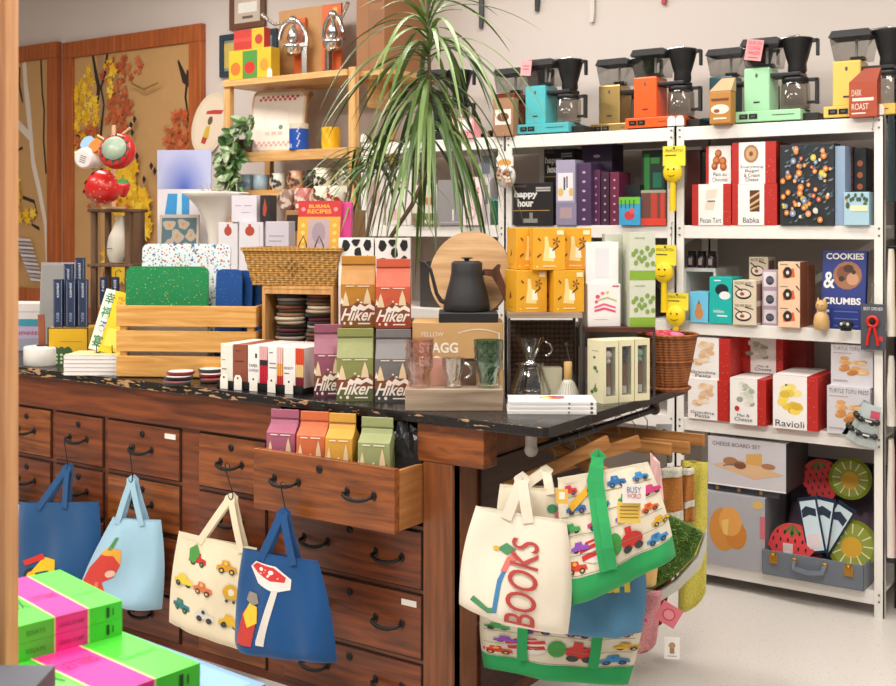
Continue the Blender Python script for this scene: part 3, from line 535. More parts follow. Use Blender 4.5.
def lemonmat(x,y,z,r,label,tilt=-14):
    m=MB(); m.prism(ell(0,0,r,r,32),0,.01,C('#7f8f2a',.9,0.,'cloth')); sf=lambda u,v,l:(u,-.0008*(l+1),v)
    art(m,sf,[('e',0,0,r*.86,r*.86,'#97a038'),('e',0,-.1*r,r*.42,r*.42,'#d9a62a')])
    for k in range(12):
        a=2*pi*k/12; c,s_=cos(a),sin(a); art(m,sf,[('p',[(.45*r*c-.02*r*s_,.45*r*s_+.02*r*c),(.84*r*c-.03*r*s_,.84*r*s_+.03*r*c),(.84*r*c+.03*r*s_,.84*r*s_-.03*r*c),(.45*r*c+.02*r*s_,.45*r*s_-.02*r*c)],'#e8e6c0')],lv0=.3)
    tag(m.build('lemon_mat',None,(x,y,z),0,tilt),label,'mat','green and yellow citrus mats')
lemonmat(PX(848,4.5),4.555,z+.14,.098,'green and yellow citrus slice mat standing at the right front of the suitcase')
lemonmat(PX(850,4.7),4.70,z+.37,.085,'green and yellow citrus slice mat tucked in the suitcase lid at right',-12)
for i,(px,ry,l) in enumerate([(812,-14,'pale blue and navy milk carton shaped cloth, leftmost of the three fanned in the suitcase'),(826,6,'pale blue and navy patterned cloth, middle of the fan'),(841,28,'pale blue and navy patterned cloth, rightmost of the fan leaning right')]):
    m=MB(); m.box(-.038,.038,0,.008,0,.22,C('#1e2c44',.8,0.,'cloth')); m.decal([(-.032,.01),(.032,.01),(.032,.205),(-.032,.205)],'#cfe2ea',lambda u,v,l:(u,-.0008,v)); m.decal([(-.03,.17),(-.01,.185),(.028,.17),(.026,.14),(.0,.15),(-.03,.14)],'#1e2c44',lambda u,v,l:(u,-.0016,v)); m.decal([(-.024,.02),(.024,.02),(.024,.075),(-.024,.075)],'#e6d3d6',lambda u,v,l:(u,-.0016,v))
    o=m.build('patterned_cloth',None,(PX(824,4.6),4.50+.012*i,z+.10)); o.rotation_euler=(radians(-10),radians(ry),0); tag(o,l,'cloth','blue cloths in the suitcase')
# ---------- bay M, second shelf ----------
z=LV[3][1]
HH=[('t','happy',.04,.62,.62,.82,'#e8e6e2',0,.04),('t','hour',.12,.44,.52,.62,'#e8e6e2',0,.04),('r',.0,.34,.92,.36,'#b08a4a'),('r',.27,.06,.62,.16,'#8a8a88'),('r',.42,.16,.5,.3,'#8a8a88'),('r',.58,.86,.94,.9,'#b8b6b2'),('r',.58,.8,.94,.84,'#b8b6b2'),('r',.02,.9,.35,.96,'#5a4040')]
z1=sbox('game_box','black game box with bold white lettering at the front left of the shelf','box',513,553,183,4.46,z,.15,col='#1d1b1c',front=HH,group='black party game boxes')
sbox('game_box','second black game box with white lettering, raised at the back','box',544,574,-.2,4.66,z+.16,.1,col='#1d1b1c',front=HH,group='black party game boxes')
sbox('support_box','dark grey box underneath the raised black game box','box',540,575,-.158,4.66,z,.12,col='#3a3638')
z1=sbox('lilac_box','short lilac grey box below the white bottle picture box','box',556,576,203,4.46,z,.1,col='#8f88a4',front=[('r',.2,.3,.8,.8,'#b49aa0')])
sbox('bottle_box','lilac box with a white bottle picture, standing on the short lilac box','box',556,575,160,4.46,z1+.0005,.09,col='#a8a0bc',front=[('r',.1,.05,.9,.7,'#ece8ec'),('r',.4,.3,.5,.6,'#5a5058'),('r',.55,.35,.62,.62,'#5a5058'),('e',.25,.25,.15,.1,'#e0c070'),('e',.8,.25,.12,.1,'#e0c070')])
for px0,px1,pt,Y_,c,l in [(577,591,163,4.47,'#4b3358','tall violet box right of the white bottle picture box'),(582,612,144,4.62,'#3a2c48','large dark violet box at the back of the middle shelf'),(592,600,170,4.5,'#5f2f52','narrow plum box with white dots, left of its row'),(601,609,172,4.5,'#3f2038','narrow black plum box with white dots, centre of its row'),(610,619,172,4.5,'#6d2440','narrow wine red box with pale dots, right of its row')]:
    sbox('tall_box',l,'box',px0,px1,pt,Y_,z,.12,col=c,front=[('e',.5,.1+.15*i,.12,.02,'#c8a8c0') for i in range(6)],group='violet and plum boxes')
z1=sbox('picture_box','blue and green box with a red bird picture','box',619,640,197,4.45,z,.06,col='#3fa0cf',front=[('r',0,.75,1,1,'#6abf3a'),('e',.5,.35,.25,.16,'#c83c40'),('e',.62,.5,.12,.1,'#e05a50')]+[('r',.08+.2*i,.6,.14+.2*i,.9,'#2f7a34') for i in range(4)])
m=MB(); 
sbox('dark_box','low black box behind the blue and green picture box','box',622,640,185,4.56,z,.1,col='#1e2228')
sbox('red_box','clear and red plastic box of coloured bars at the right','box',641,666,190,4.46,z,.12,col='#6a4238',front=[('r',0,0,1,.2,'#d8402c'),('r',.4,.2,.65,.92,'#b83c2c'),('r',.78,.2,.95,.92,'#c84030'),('r',0,.92,1,1,'#9aa08a')])
sbox('green_box','green and teal box behind the red plastic box, tall','box',642,664,150,4.6,z,.1,col='#2a4436',front=[('r',.1,.2,.35,.95,'#3f9a48'),('r',.5,.5,.9,.7,'#2f8a6a'),('r',.4,.82,.8,.9,'#4aa04a')])
# ---------- bay L, second shelf ----------
Yl=4.47
sbox('photo_box','white box with a camera picture, upper of the pair behind','box',478,494,152,4.6,z,.08,col='#e9e4e6',front=[('r',.25,.7,.75,.95,'#8a93a8')],group='white boxes with camera pictures')
sbox('photo_box','white box with a camera picture, right of the pink box','box',480,490,178,4.5,z,.06,col='#eee6e8',front=[('r',.2,.45,.8,.85,'#9aa0b0')],group='white boxes with camera pictures')
sbox('pink_card','pink and white card box with red script beneath the camera boxes','box',463,482,177,4.455,z,.03,col='#f0dcdc',front=[('t','love',.5,.55,.85,.9,'#d0606c',.3),('e',.4,.25,.3,.14,'#e6b4bc'),('e',.4,.25,.2,.09,'#f4e4e4')])
sbox('grey_card','grey card box with a white hanging tag','box',438,462,180,4.46,z,.04,col='#8f8c8c',front=[('r',.6,.1,.66,.35,'#e6e2e0'),('r',.1,.05,.9,.08,'#b0acac')])
sbox('garden_book','book with a green and red garden scene on its cover','book',412,437,185,4.46,z,.04,col='#d8d0be',front=[('r',0,0,1,.3,'#6f7f56')]+[('e',.1+.12*i,.15+.1*sin(i*3),.07,.05,c) for i,c in enumerate(['#a04a40','#7a9a5a','#c8a070','#5f7a48','#d8c8b0','#8a5a48','#a8b888'])]+[('e',.3+.15*i,.6,.05,.1,'#b87060') for i in range(4)])
sbox('white_book','white book with faint red marks between plant leaves','book',386,411,170,4.47,z,.05,col='#e6dcd6',front=[('t','bon',.15,.7,.8,.85,'#c86a60',.2),('r',.1,.1,.5,.3,'#e0b8ae')])
sbox('white_book','tall white book at the far left of the shelf behind leaves','book',366,384,160,4.5,z,.05,col='#ddd4cc',front=[('e',.5,.5,.3,.2,'#c8a8a0')])
m=MB(); m.lathe([(.02,0),(.026,.003),(.03,.05),(.032,.11),(.033,.115)],C('#1f6a58',.3),20); m.lathe([(.034,.115),(.03,.122)],C('#2a7a68',.3),20)
tag(m.build('tumbler',None,(PX(492.5,4.42)-.02,4.5,z)),'dark green lidded tumbler beside the left upright','tumbler')
# dark goods on the shelves behind the counter
zz=LV[2][1]
for px0,px1,pt,c,l in [(420,440,262,'#3c3834','dark box just left of the round wooden board'),(440,470,255,'#57524c','grey brown box behind the round wooden board'),(470,494,258,'#443c38','brown box right behind the round wooden board'),(580,610,262,'#2a2826','black box behind the white and yellow boxes'),(612,650,258,'#38332f','dark grey box behind the green dotted boxes'),(520,575,258,'#4a3c30','brown box hidden behind the yellow tea boxes')]:
    sbox('storage_box',l,'box',px0,px1,pt,4.56,zz,.2,col=c,group='dark boxes behind the counter display')
zz=LV[1][1]
for px0,px1,c,l in [(405,450,'#c8b8b0','pale pink box on the lower shelf behind the coffee bags'),(455,498,'#b8b0a8','pale grey box on the lower shelf behind the kettle box'),(515,560,'#6a5a4c','brown box on the lower shelf behind the wire stand'),(565,610,'#5a4a40','dark brown box on the lower shelf behind the brush boxes')]:
    sbox('storage_box',l,'box',px0,px1,-.26,4.5,zz,.2,col=c,group='boxes on the lower shelves behind the counter')
# ---------- things hanging on the uprights ----------
def hook(px,py,Y,label,L=.06):
    m=MB(); m.tube([(0,.012,.02),(0,-.004,.025),(0,-.01,.02),(.003,-.012,0),(0,-.012,-L),(0,-.018,-L-.01),(0,-.026,-L-.006)],.0018,STEEL,6)
    return tag(m.build('wire_hook',None,(PX(px,Y),Y-.006,PZ(px,py,Y))),label,'hook','wire hooks on the shelf uprights')
def glove(px,py0,py1,label,seed,dx=0,nhead=1):
    Y=SY-.03; x=PX(px,Y); zt=PZ(px,py0,Y); zb=PZ(px,py1,Y); h=zt-zb; t=thing('dish_brush',label,'brush',(x,Y,zb),0,'yellow smiling dish brushes')
    m=MB(); m.box(-.05,.05,.0,.003,h*.7,h,C('#f0dd3c',.5)); art(m,lambda u,v,l:(-.05+u*.1,-.0006*(l+1),h*.7+v*h*.3),[('t','SMILING SPATULA',.1,.7,.9,.85,'#5a5a20'),('r',.1,.5,.6,.56,'#5a5a20'),('e',.5,.9,.05,.06,'#3a3a30')]); m.build('card',t)
    m=MB(); m.prism([(-.054,h*.5),(-.046,h*.38),(0,h*.32),(.052,h*.38),(.058,h*.6),(.054,h*.97),(.048,h),(-.048,h)],.004,.006,GLASS('#ffffff',.95,.12)); m.build('clear_sleeve',t)
    m=MB(); m.sphere((0,-.014,h*.6),.043,C('#f3cf1e',.35),18,12,(1,.5,1.05)); m.tube([(0,-.01,h*.5),(0,-.01,h*.25),(0,-.01,0.004)],[.012,.013,.014],C('#f3cf1e',.35),10); m.build('brush_head',t)
    m=MB()
    for s in (-1,1): m.sphere((s*.013,-.034,h*.645),.004,DK,8,6)
    m.tube([(.024*cos(a),-.035+.005*abs(cos(a)),h*.6+.017*sin(a)) for a in [pi+pi*i/8 for i in range(9)]],.0014,DK,6); m.build('face',t)
glove(674,146,212,'yellow smiling dish brush hanging highest on the middle upright',1)
glove(665,245,313,'yellow smiling dish brush hanging lower on the middle upright, at left',2)
glove(677,293,350,'yellow smiling dish brush hanging lowest, partly behind the wicker bin',3)
hook(675,134,SY,'wire hook holding the highest yellow brush'); hook(673,228,SY,'wire hook above the two lower yellow brushes',.08); hook(505,137,SY,'wire hook holding the bag of shells')
hook(873,290,SY,'wire hook holding the red opener card',.04); hook(874,120,SY,'bare wire hook at the top of the right upright',.03); hook(872,395,SY,'wire hook holding the clip cards',.03)
t=thing('shell_bag','clear bag of pale shells with an orange header hanging from the left upright','bag',(PX(506,SY-.04),SY-.04,PZ(506,187,SY-.04)))
m=MB(); m.sphere((0,0,.05),.05,C('#e6dcd4',.5,0.,'foil'),18,12,(1,.55,1.15)); rr=random.Random(3)
for i in range(16): m.sphere((rr.uniform(-.035,.035),-.02+rr.uniform(-.006,.0),rr.uniform(.01,.085)),rr.uniform(.009,.014),C(rr.choice(['#c8a58a','#e8dccf','#a8785c','#d9c2ae'])),8,6)
m.build('shells',t); m=MB(); m.box(-.045,.045,-.012,-.008,.095,.135,C('#ece6e0')); m.decal(ell(0,.112,.036,.016),'#e0a050',lambda u,v,l:(u,-.013,v)); m.prism([(-.045,.135),(.045,.135),(.02,.165),(-.02,.165)],-.01,-.008,C('#ece6e0')); m.build('header_card',t)
# red opener card
Y=SY-.03; x=PX(873,Y); zb=PZ(873,350,Y); zt=PZ(873,304,Y); h=zt-zb
t=thing('opener_card','dark grey card carrying a red handled opener, hanging on the right upright','opener',(x,Y,zb))
m=MB(); m.box(-.045,.045,0,.003,0,h,C('#4a4c54')); art(m,lambda u,v,l:(-.045+u*.09,-.0006*(l+1),v*h),[('t','BEST OPENER',.12,.86,.9,.93,'#e4e0dc'),('r',.7,.2,.9,.3,'#c83c38')]); m.build('card',t)
m=MB(); m.torus((0,-.008,h*.62),.018,.007,C('#cf2a24',.3),ax='y'); m.tube([(-.006,-.008,h*.5),(-.016,-.008,h*.3),(-.02,-.008,h*.1)],.006,C('#cf2a24',.3),8); m.tube([(.006,-.008,h*.5),(.014,-.008,h*.3),(.02,-.008,h*.1)],.006,C('#cf2a24',.3),8); m.sphere((0,-.01,h*.62),.01,DK,10,6); m.build('opener',t)
for i,(px,py,ry,l) in enumerate([(862,408,-28,'pale card with a black rolling clip, uppermost of the fanned clip cards'),(866,418,-22,'pale card with a black rolling clip, middle of the fan on the right upright'),(872,420,-8,'pale card with a black rolling clip, rightmost of the fan')]):
    Y=SY-.02-.014*i; t=thing('clip_card',l,'clip',(PX(872,Y),Y,PZ(872,400,Y)-.02),0,'fanned clip cards'); t.rotation_euler=(0,radians(-ry*1.1),0)
    m=MB(); m.box(-.035,.035,0,.002,-.16,0,C('#b9c4c2')); m.decal([(.0,-.05),(.034,-.05),(.034,-.02),(0,-.02)],'#c8506a',lambda u,v,l:(u,-.0008,v)); m.build('card',t)
    m=MB()
    for zq in (-.06,-.115): m.tube([(-.03,-.009,zq),(.03,-.009,zq)],.007,C('#26221f',.3),8); m.sphere((-.03,-.009,zq),.012,C('#26221f',.3),8,6); m.sphere((.03,-.009,zq),.012,C('#26221f',.3),8,6); m.box(-.012,.012,-.019,-.015,zq-.003,zq+.003,C('#d8d8d0'))
    m.build('clip',t)
# hanging textiles on the rack at the right edge
x0=xR+.004
t=thing('wall_rack','black metal rack at the right edge with bundles of hanging textiles','rack',(x0,4.5,0)); m=MB(); m.box(0,.015,.12,.14,0,2.1,BLACKM); m.box(0,.6,.36,.38,0,2.1,C('#2a2623')); 
for zq in (1.9,1.42,.94,.46): m.tube([(0,.01,zq),(.5,.01,zq)],.006,BLACKM)
m.build('frame',t)
def towelset(pyt,pyb,cols,label,n=5,w=.03):
    Y=4.44; zt=PZ(890,pyt,Y); zb=PZ(890,pyb,Y); m=MB(); rr=random.Random(int(pyt))
    for i in range(n):
        xx=x0+.006+i*(w+.004); a=rr.uniform(0,.02); 
        def f(u,v,xx=xx,a=a,i=i): 
            an=2*pi*u; return (xx+w/2+w*.52*cos(an)*(.55+.5*v**.4),Y+.035+.02*sin(an)+.004*sin(v*9+i),zt-a+(zb-zt+a*2)*v)
        m.grid(f,12,14,C(cols[i%len(cols)],.9,0.,'cloth'))
    return tag(m.build('textile_bundle'),label,'tea towels')
towelset(112,204,['#2c3a3c','#41575c','#25302f'],'dark teal folded tea towels hanging at the top right edge')
towelset(244,342,['#e2ddd0','#c9a53c','#e6e2d8'],'white and mustard tea towels hanging at the right edge below the teal ones')
towelset(352,432,['#dcd5cb','#c7bcae','#b85a4a'],'cream and red printed tea towels hanging in the third row at the right edge')
towelset(440,560,['#e0d8cd','#cf5f56','#d9d0a8'],'cream tea towels with red and green prints, lowest row at the right edge')
# magnetic hung knives at the wall top
for px,pb,c,l in [(481,28,'#3a3c40','dark kitchen knife hanging on the wall above the copper coffee maker'),(537,11,'#1e1e20','black tip of a kitchen knife hanging high on the wall'),(592,22,'#d6cfc6','pale wooden tool hanging high on the wall'),(664,4,'#b03040','small red handled tool hanging high on the wall')]:
    Y=WY-.02; x=PX(px,Y); zb=PZ(px,pb,Y); m=MB(); m.prism([(-.012,.0),(.006,-.0),(.012,.05),(.014,.3),(-.014,.3)],0,.014,C(c,.35)); tag(m.build('kitchen_knife',None,(x,Y-.002,zb)),l,'knife' if 'knife' in l else 'tool','tools hanging on the back wall')
# ---------- things on the worktop ----------
def hiker(x,y,z,w,h,rz,col,dark,label,d=.07,lean=0,text=True,hbf=.60,grp='coffee bags with white mountain drawings'):
    t=thing('coffee_bag',label,'coffee bag',(x,y,z),rz,grp); fm=C(col,.38,0.,'foil'); hb=h*hbf; zs=h*max(.8,hbf+.1)
    m=MB(); a=w/2
    L=[(a,0,d,0),(a*1.0,-.004,d+.002,h*.2),(a*.99,-.003,d,hb),(a*.97,d*.36,d*.62,zs),(a*.97,d*.44,d*.5,h*.86)]
    vs=[]
    for hw,y0,y1,zz in L: vs+=[(-hw,y0,zz),(hw,y0,zz),(hw,y1,zz),(-hw,y1,zz)]
    fs=[(0,3,2,1)]+[(4*i+k,4*i+(k+1)%4,4*i+4+(k+1)%4,4*i+4+k) for i in range(len(L)-1) for k in range(4)]+[(len(vs)-4,len(vs)-3,len(vs)-2,len(vs)-1)]
    m.add(vs,fs,fm); sf=lambda u,v,l:(-a+u*w,-.0045-.0006*(l+1)+.0,v*hb)
    BR_='#7b4426'; WH='#efe3d6'; TN='#e3c9a0'
    A=[('r',0,0,1,.28,dark),('p',[(0,.28),(.0,.52),(.12,.62),(.3,.5),(.5,.6),(.72,.52),(.9,.64),(1,.55),(1,.28)],BR_),
       ('p',[(.05,.5),(.1,.72),(.15,.84),(.2,.72),(.26,.5)],TN),('p',[(.0,.55),(.04,.7),(.1,.55)],WH),('p',[(.66,.55),(.7,.74),(.77,.92),(.84,.74),(.88,.55)],TN),
       ('p',[(.3,.44),(.38,.52),(.48,.47),(.56,.55),(.7,.48),(.84,.55),(.98,.47),(.98,.38),(.8,.45),(.66,.38),(.5,.42),(.34,.37)],WH),('e',.5,.64,.03,.02,WH),('e',.6,.58,.04,.02,WH),
       ('r',.2,1.06,.42,1.08,WH) if False else ('r',.16,.95,.4,.97,WH),('r',.5,.95,.84,.97,WH)]
    if text: A+=[('t','Hiker',.01,.15,.99,.44,WH,.45,.02),('e',.3,.09,.045,.04,WH),('r',.5,.07,.85,.1,WH),('e',.12,.09,.03,.03,WH)]
    art(m,sf,A); m.build('pouch',t,bevel=.003)
    m=MB(); m.T=Matrix.Translation((0,d*.44,h*.855))@Matrix.Rotation(radians(lean),4,'X'); m.box(-a*.98,a*.98,0,.006,0,h*.145,fm); m.box(-a*1.0,a*1.0,-.003,.009,h*.02,h*.034,C(dark)); m.build('sealed_top',t,bevel=.002)
    return t
def hk(px,py,pyt,wpx,z,rz,*a,**k):
    x,y,S=G(px,py,z); return hiker(x,y,z,wpx/S/cos(radians(rz)-YAW),(py-pyt)/S,rz,*a,**k)
hk(328,397,325,28,TZ,40,'#8e4f62','#5f2c3e','mauve coffee bag with white script lettering at the left end of the front row')
hk(355,401,329,37,TZ,36,'#858850','#5c6236','olive green coffee bag with script lettering in the front row on the worktop')
hk(393,402,330,36,TZ,34,'#716c6c','#464240','grey coffee bag with Hiker lettering beside the wooden tray')
# riser carrying the upper two
m=MB(); RZ0=1.157; xa,ya=PX(341,3.0),3.0
t=thing('display_riser','low kraft brown riser box under the mustard and orange coffee bags','riser',(PX(377,3.02),3.02,TZ),34); m.box(-.13,.13,0,.16,0,RZ0-TZ,C('#3a2a20',.6)); m.build('riser_box',t,bevel=.002)
def onr(px,py,pyt,wpx,rz,*a,**k): return hk(px,py,pyt,wpx,RZ0,rz,*a,**k)
onr(358,327,256,35,34,'#b57c2a','#7e5018','mustard yellow coffee bag standing above the green one',d=.06)
onr(393,328,259,35,34,'#c4583a','#963a1e','orange coffee bag standing above the grey one',d=.06)
_r=random.Random(77); COW=[('p',[(u+_r.uniform(.08,.15)*cos(a),v+_r.uniform(.1,.2)*sin(a)) for a in [2*pi*k/9 for k in range(9)]],'#17181c') for u,v in ((.2,.8),(.55,.62),(.84,.83),(.2,.35),(.8,.35),(.5,.15),(.5,.95))]; COWx=[('p',ell(.2,.62,.14,.2,9),'#17181c'),('p',ell(.34,.85,.1,.16,7),'#17181c'),('p',ell(.7,.86,.2,.14,9),'#17181c'),('p',[(.55,.45),(.75,.5),(.95,.4),(.9,.25),(.6,.2)],'#17181c'),('p',ell(.15,.2,.12,.15,8),'#17181c'),('p',ell(.45,.1,.18,.1,8),'#17181c'),('p',ell(.88,.68,.07,.1,8),'#17181c')]
x,y,S=G(363,327,RZ0)
for dx,l in ((-.085,'white box with black cow spots, left of the pair behind the mustard coffee bag'),(.045,'white box with black cow spots, right of the pair behind the orange coffee bag')):
    bx,by=PX(377,3.02)+cos(YAW)*dx-sin(YAW)*.168*1.0, 3.02+sin(YAW)*dx+cos(YAW)*.168
    carton('cow_box',l,'box',bx,by,TZ,.125,.08,PZ(377,238,by)-TZ,rz=34,col='#ece9e6',group='white boxes with black cow spots',front=[('p',[(min(.99,max(.01,a)),min(.99,(z+b)/4)) for a,b in q[1]],q[2]) for q in COW for z in range(4)])
# kraft kettle box, tray and glasses
KF=[('t','FELLOW',.1,.82,.34,.88,'#e8dcc8'),('t','STAGG',.07,.6,.5,.74,'#efe6d8',0,.03),('t','EKG',.07,.42,.3,.56,'#efe6d8',0,.03)]
KF+=[('p',[(.5+.045*i,.86+.05*sin(pi*i/10)),(.5+.045*(i+1),.86+.05*sin(pi*(i+1)/10)),(.5+.045*(i+1),.872+.05*sin(pi*(i+1)/10)),(.5+.045*i,.872+.05*sin(pi*i/10))],'#e8dcc8') for i in range(10)]+[('r',.945,.78,.96,.87,'#e8dcc8')]
bx,by,bw,bh,S=cbox('kettle_box','large kraft cardboard box with white lettering under the black kettle','box',458,398,323,91,TZ,.2,34,col='#c49a66',front=KF,rough=.7)
KT=TZ+bh
fx,fy=sin(YAW),-cos(YAW); ex,ey=cos(YAW),sin(YAW)
x,y=bx-fx*.085+ex*.03,by-fy*.085+ey*.03
t=thing('kettle','matte black gooseneck kettle with a walnut handle on its square base','kettle',(x,y,KT),34); BK=C('#1c1c1e',.5)
m=MB(); m.box(-.092,.1,-.078,.078,0,.033,BK); m.box(.085,.104,-.03,.01,.012,.024,C('#303032',.3)); m.build('power_base',t,bevel=.004)
m=MB(); m.lathe([(.074,.034),(.077,.038),(.076,.058),(.067,.096),(.057,.134),(.052,.158),(.051,.19),(.049,.194),(.0,.194)],BK,36); m.build('body',t)
m=MB(); m.lathe([(.045,.194),(.045,.197),(.008,.198),(.009,.204),(.019,.206),(.019,.209),(0,.21)],BK,24); m.build('lid',t)
m=MB(); m.tube([(-.06,0,.06),(-.085,0,.066),(-.1,0,.09),(-.11,0,.13),(-.12,0,.17),(-.14,0,.192),(-.156,0,.197)],[.011,.008,.0065,.006,.0055,.005,.0045],BK,10); m.build('spout',t)
WN=WOOD('#6e3f28','#3c2014',2,1.5,.4)
m=MB(); m.box(.042,.062,-.009,.009,.15,.168,BK); m.prism([(.055,.172),(.06,.15),(.082,.146),(.105,.11),(.125,.065),(.14,.07),(.13,.11),(.108,.168),(.112,.185),(.102,.188),(.085,.17)],-.009,.009,WN); m.build('handle',t,bevel=.003)
# round board leaning behind the kettle
t=thing('round_board','round pale wooden board leaning behind the black kettle','board',(bx-fx*.152+ex*.03,by-fy*.152+ey*.03,KT+.001),14,tilt=-11)
m=MB(); m.prism(ell(0,.150,.145,.15,48),0,.018,WOOD('#cda678','#a97f4c',0,.8,.45)); m.build('board_disc',t,bevel=.003)
GW=WOOD('#a8937e','#78644f',0,1.,.7)
tx,ty,tw,th,S=cbox('display_tray','weathered grey wooden block tray carrying three drinking glasses','tray',454,411,389.5,98,TZ,.105,34,col=GW,front=[],bevel=.002)
TT_=TZ+th
def tpos(u,v): return tx+ex*u-fx*v,ty+ey*u-fy*v
def bumpyglass(u,label,mat,inner,r,h,name='tumbler'):
    x,y=tpos(u,.045); t=thing(name,label,'glass',(x,y,TT_),0)
    m=MB(); m.lathe([(r*.66,0),(r*.75,.006),(r*.8,h*.12),(r*.76,h*.3),(r*.98,h*.42),(r*1.,h*.6),(r*.95,h*.7),(r*1.04,h*.82),(r*1.02,h)],mat,28,cap=False); m.build('outer_wall',t)
    m=MB(); 
    def f(a,b): 
        rr=r*(.55+.4*min(1,b*1.6))*(1+.035*sin(a*2*pi*9)*sin(b*pi*9)); return (rr*cos(2*pi*a),rr*sin(2*pi*a),h*.08+b*h*.91)
    m.grid(f,54,30,inner); m.build('inner_wall',t)
bumpyglass(-.105,'tall pink tinted bumpy drinking glass at the left of the wooden tray',GLASS('#f8ecea',1.,.1),GLASS('#fbe6e4',1.,.25),.043,.148)
bumpyglass(.105,'tall dark green bumpy drinking glass at the right of the wooden tray',GLASS('#e8f0ea',1.,.1),GLASS('#83b89a',.95,.22),.045,.145)
x,y=tpos(-.002,.05); t=thing('glass_mug','small clear double walled glass mug between the pink and green glasses','mug',(x,y,TT_)); 
m=MB(); m.lathe([(.02,0),(.027,.004),(.024,.03),(.033,.06),(.035,.09)],GLASS('#ffffff',.95,.5),24,cap=False); m.lathe([(.016,.008),(.02,.03),(.03,.088)],GLASS('#ffffff',.95,.4),24,cap=False); m.build('cup',t)
m=MB(); m.T=Matrix.Rotation(YAW,4,'Z'); m.torus((.034,0,.05),.022,.005,GLASS('#ffffff',.9,.9),-pi/2,pi/2,10); m.build('handle',t)
# pinkish cards leaning between glasses
x,y=tpos(-.04,.088); carton('recipe_card','dusty rose card standing behind the small glass mug','card',x,y,TT_,.06,.004,.085,rz=34,col='#c99a88',right=(),front=[('r',.9,0,1,1,'#5a4038')])
x,y=tpos(.045,.088); carton('recipe_card','dark brown card standing behind the green glass','card',x,y,TT_,.05,.004,.083,rz=34,col='#7a5c50',front=[('r',0,.9,1,1,'#3a2a24')])
# metal stand with yellow boxes
def frame_stand(px,py,pyt,wpx,d,rz,label,top,post=.006,name='display_stand'):
    x,y,S=G(px,py,TZ); w=wpx/S/cos(radians(rz)-YAW); h=(py-pyt)/S; t=thing(name,label,'stand',(x,y,TZ),rz)
    pm=C('#5a5450',.4,.7)
    for sx in (-1,1):
        for sy in (0,1):
            m=MB(); m.box(sx*w/2-post,sx*w/2+post,sy*d-post,sy*d+post,0,h-.016,pm); m.build('leg',t)
    m=MB(); m.box(-w/2-post,w/2+post,-post,d+post,h-.016,h,top); m.build('top_board',t,bevel=.001)
    return x,y,w,h
sx_,sy_,sw,sh_=frame_stand(545,400,313,72,.2,34,'thin metal stand with a grey wood top carrying yellow tea boxes',GW,.0045)
YB='#e0a223'
def tea(u,v,z,l,rz=50):
    x=sx_+ex*u-fx*v; y=sy_+ey*u-fy*v
    A=[('p',[(.3,.22),(.66,.2),(.62,.5),(.5,.56),(.46,.8),(.36,.8),(.36,.55)],'#f0d58a'),('p',[(.5,.3),(.7,.28),(.66,.5),(.52,.54)],'#f6ead0'),('p',[(.6,.44),(.8,.56),(.79,.6),(.6,.49)],'#5a3018'),('p',[(.14,.28),(.26,.36),(.24,.4),(.12,.33)],'#7a4420'),('p',[(.14,.74),(.22,.68),(.25,.71),(.17,.78)],'#7a4420')]
    for k in range(5):
        a=2*pi*k/5; A.append(('p',[(.72,.68),(.72+.1*cos(a+.3),.68+.09*sin(a+.3)),(.72+.13*cos(a),.68+.12*sin(a)),(.72+.1*cos(a-.3),.68+.09*sin(a-.3))],'#8a4a20'))
    A+=[('r',.74,.84,.95,.95,'#efe0b0'),('r',.3,.08,.7,.11,'#f4dca0'),('e',.12,.08,.03,.02,'#f4dca0')]
    carton('tea_box',l,'tea box',x,y,z,.104,.115,.135,rz=rz,col=YB,group='yellow tea boxes',front=A,left=[('r',.3,.1,.7,.13,'#c98a20'),('p',[(.4,.3),(.6,.35),(.5,.5)],'#8a4a20')])
z0=TZ+sh_
tea(-.04,.03,z0,'yellow tea box, lower left of the pile on the wire stand'); tea(.08,.028,z0,'yellow tea box, lower right of the pile on the wire stand')
tea(-.037,.09,z0+.136,'yellow tea box, rear left of the upper three',46) ; tea(-.012,.02,z0+.136,'yellow tea box, front one of the upper three',44) if False else None
tea(.015,-.0+.02,z0+.136,'yellow tea box in front on the upper level of the pile',40)
tea(.105,.07,z0+.136,'yellow tea box, right one of the upper level of the pile',34)
def sp(u,v): return sx_+ex*u-fx*v,sy_+ey*u-fy*v
x,y=sp(.0,.17); carton('wicker_mat','dark brown ribbed wicker mat standing at the back of the wire stand','mat',x,y,TZ,.22,.012,.24,rz=34,col=WICKER('#6a4c36','#2e1d14',90,60))
x,y=sp(-.042,.07); t=thing('pour_over_server','clear glass coffee server with a glass dripper on top under the wire stand','carafe',(x,y,TZ))
m=MB(); m.lathe([(.05,0),(.066,.006),(.068,.02),(.045,.085),(.04,.098),(.044,.105)],GLASS('#f4f6f4',.93,.5),28,cap=False); m.build('server',t)
m=MB(); m.lathe([(.046,.106),(.05,.11),(.015,.116),(.018,.13),(.05,.19),(.053,.195)],GLASS('#f4f6f4',.92,.6),28,cap=False); m.build('dripper',t)
m=MB(); m.T=Matrix.Rotation(YAW,4,'Z'); m.torus((.048,0,.155),.022,.004,GLASS('#ffffff',.9,1.),-pi/2,pi/2,12); m.build('handle',t)
x,y=sp(.03,.1); carton('filter_box','small cream paper box behind the glass server','box',x,y,TZ,.07,.05,.09,rz=34,col='#ddd6b8')
x,y=sp(.078,.045); t=thing('matcha_whisk','bamboo handled whisk with a pale flared brush standing under the wire stand','whisk',(x,y,TZ))
m=MB(); m.lathe([(.036,0),(.038,.006),(.034,.02),(.02,.05),(.012,.062)],C('#d8d4c8',.5),24); 
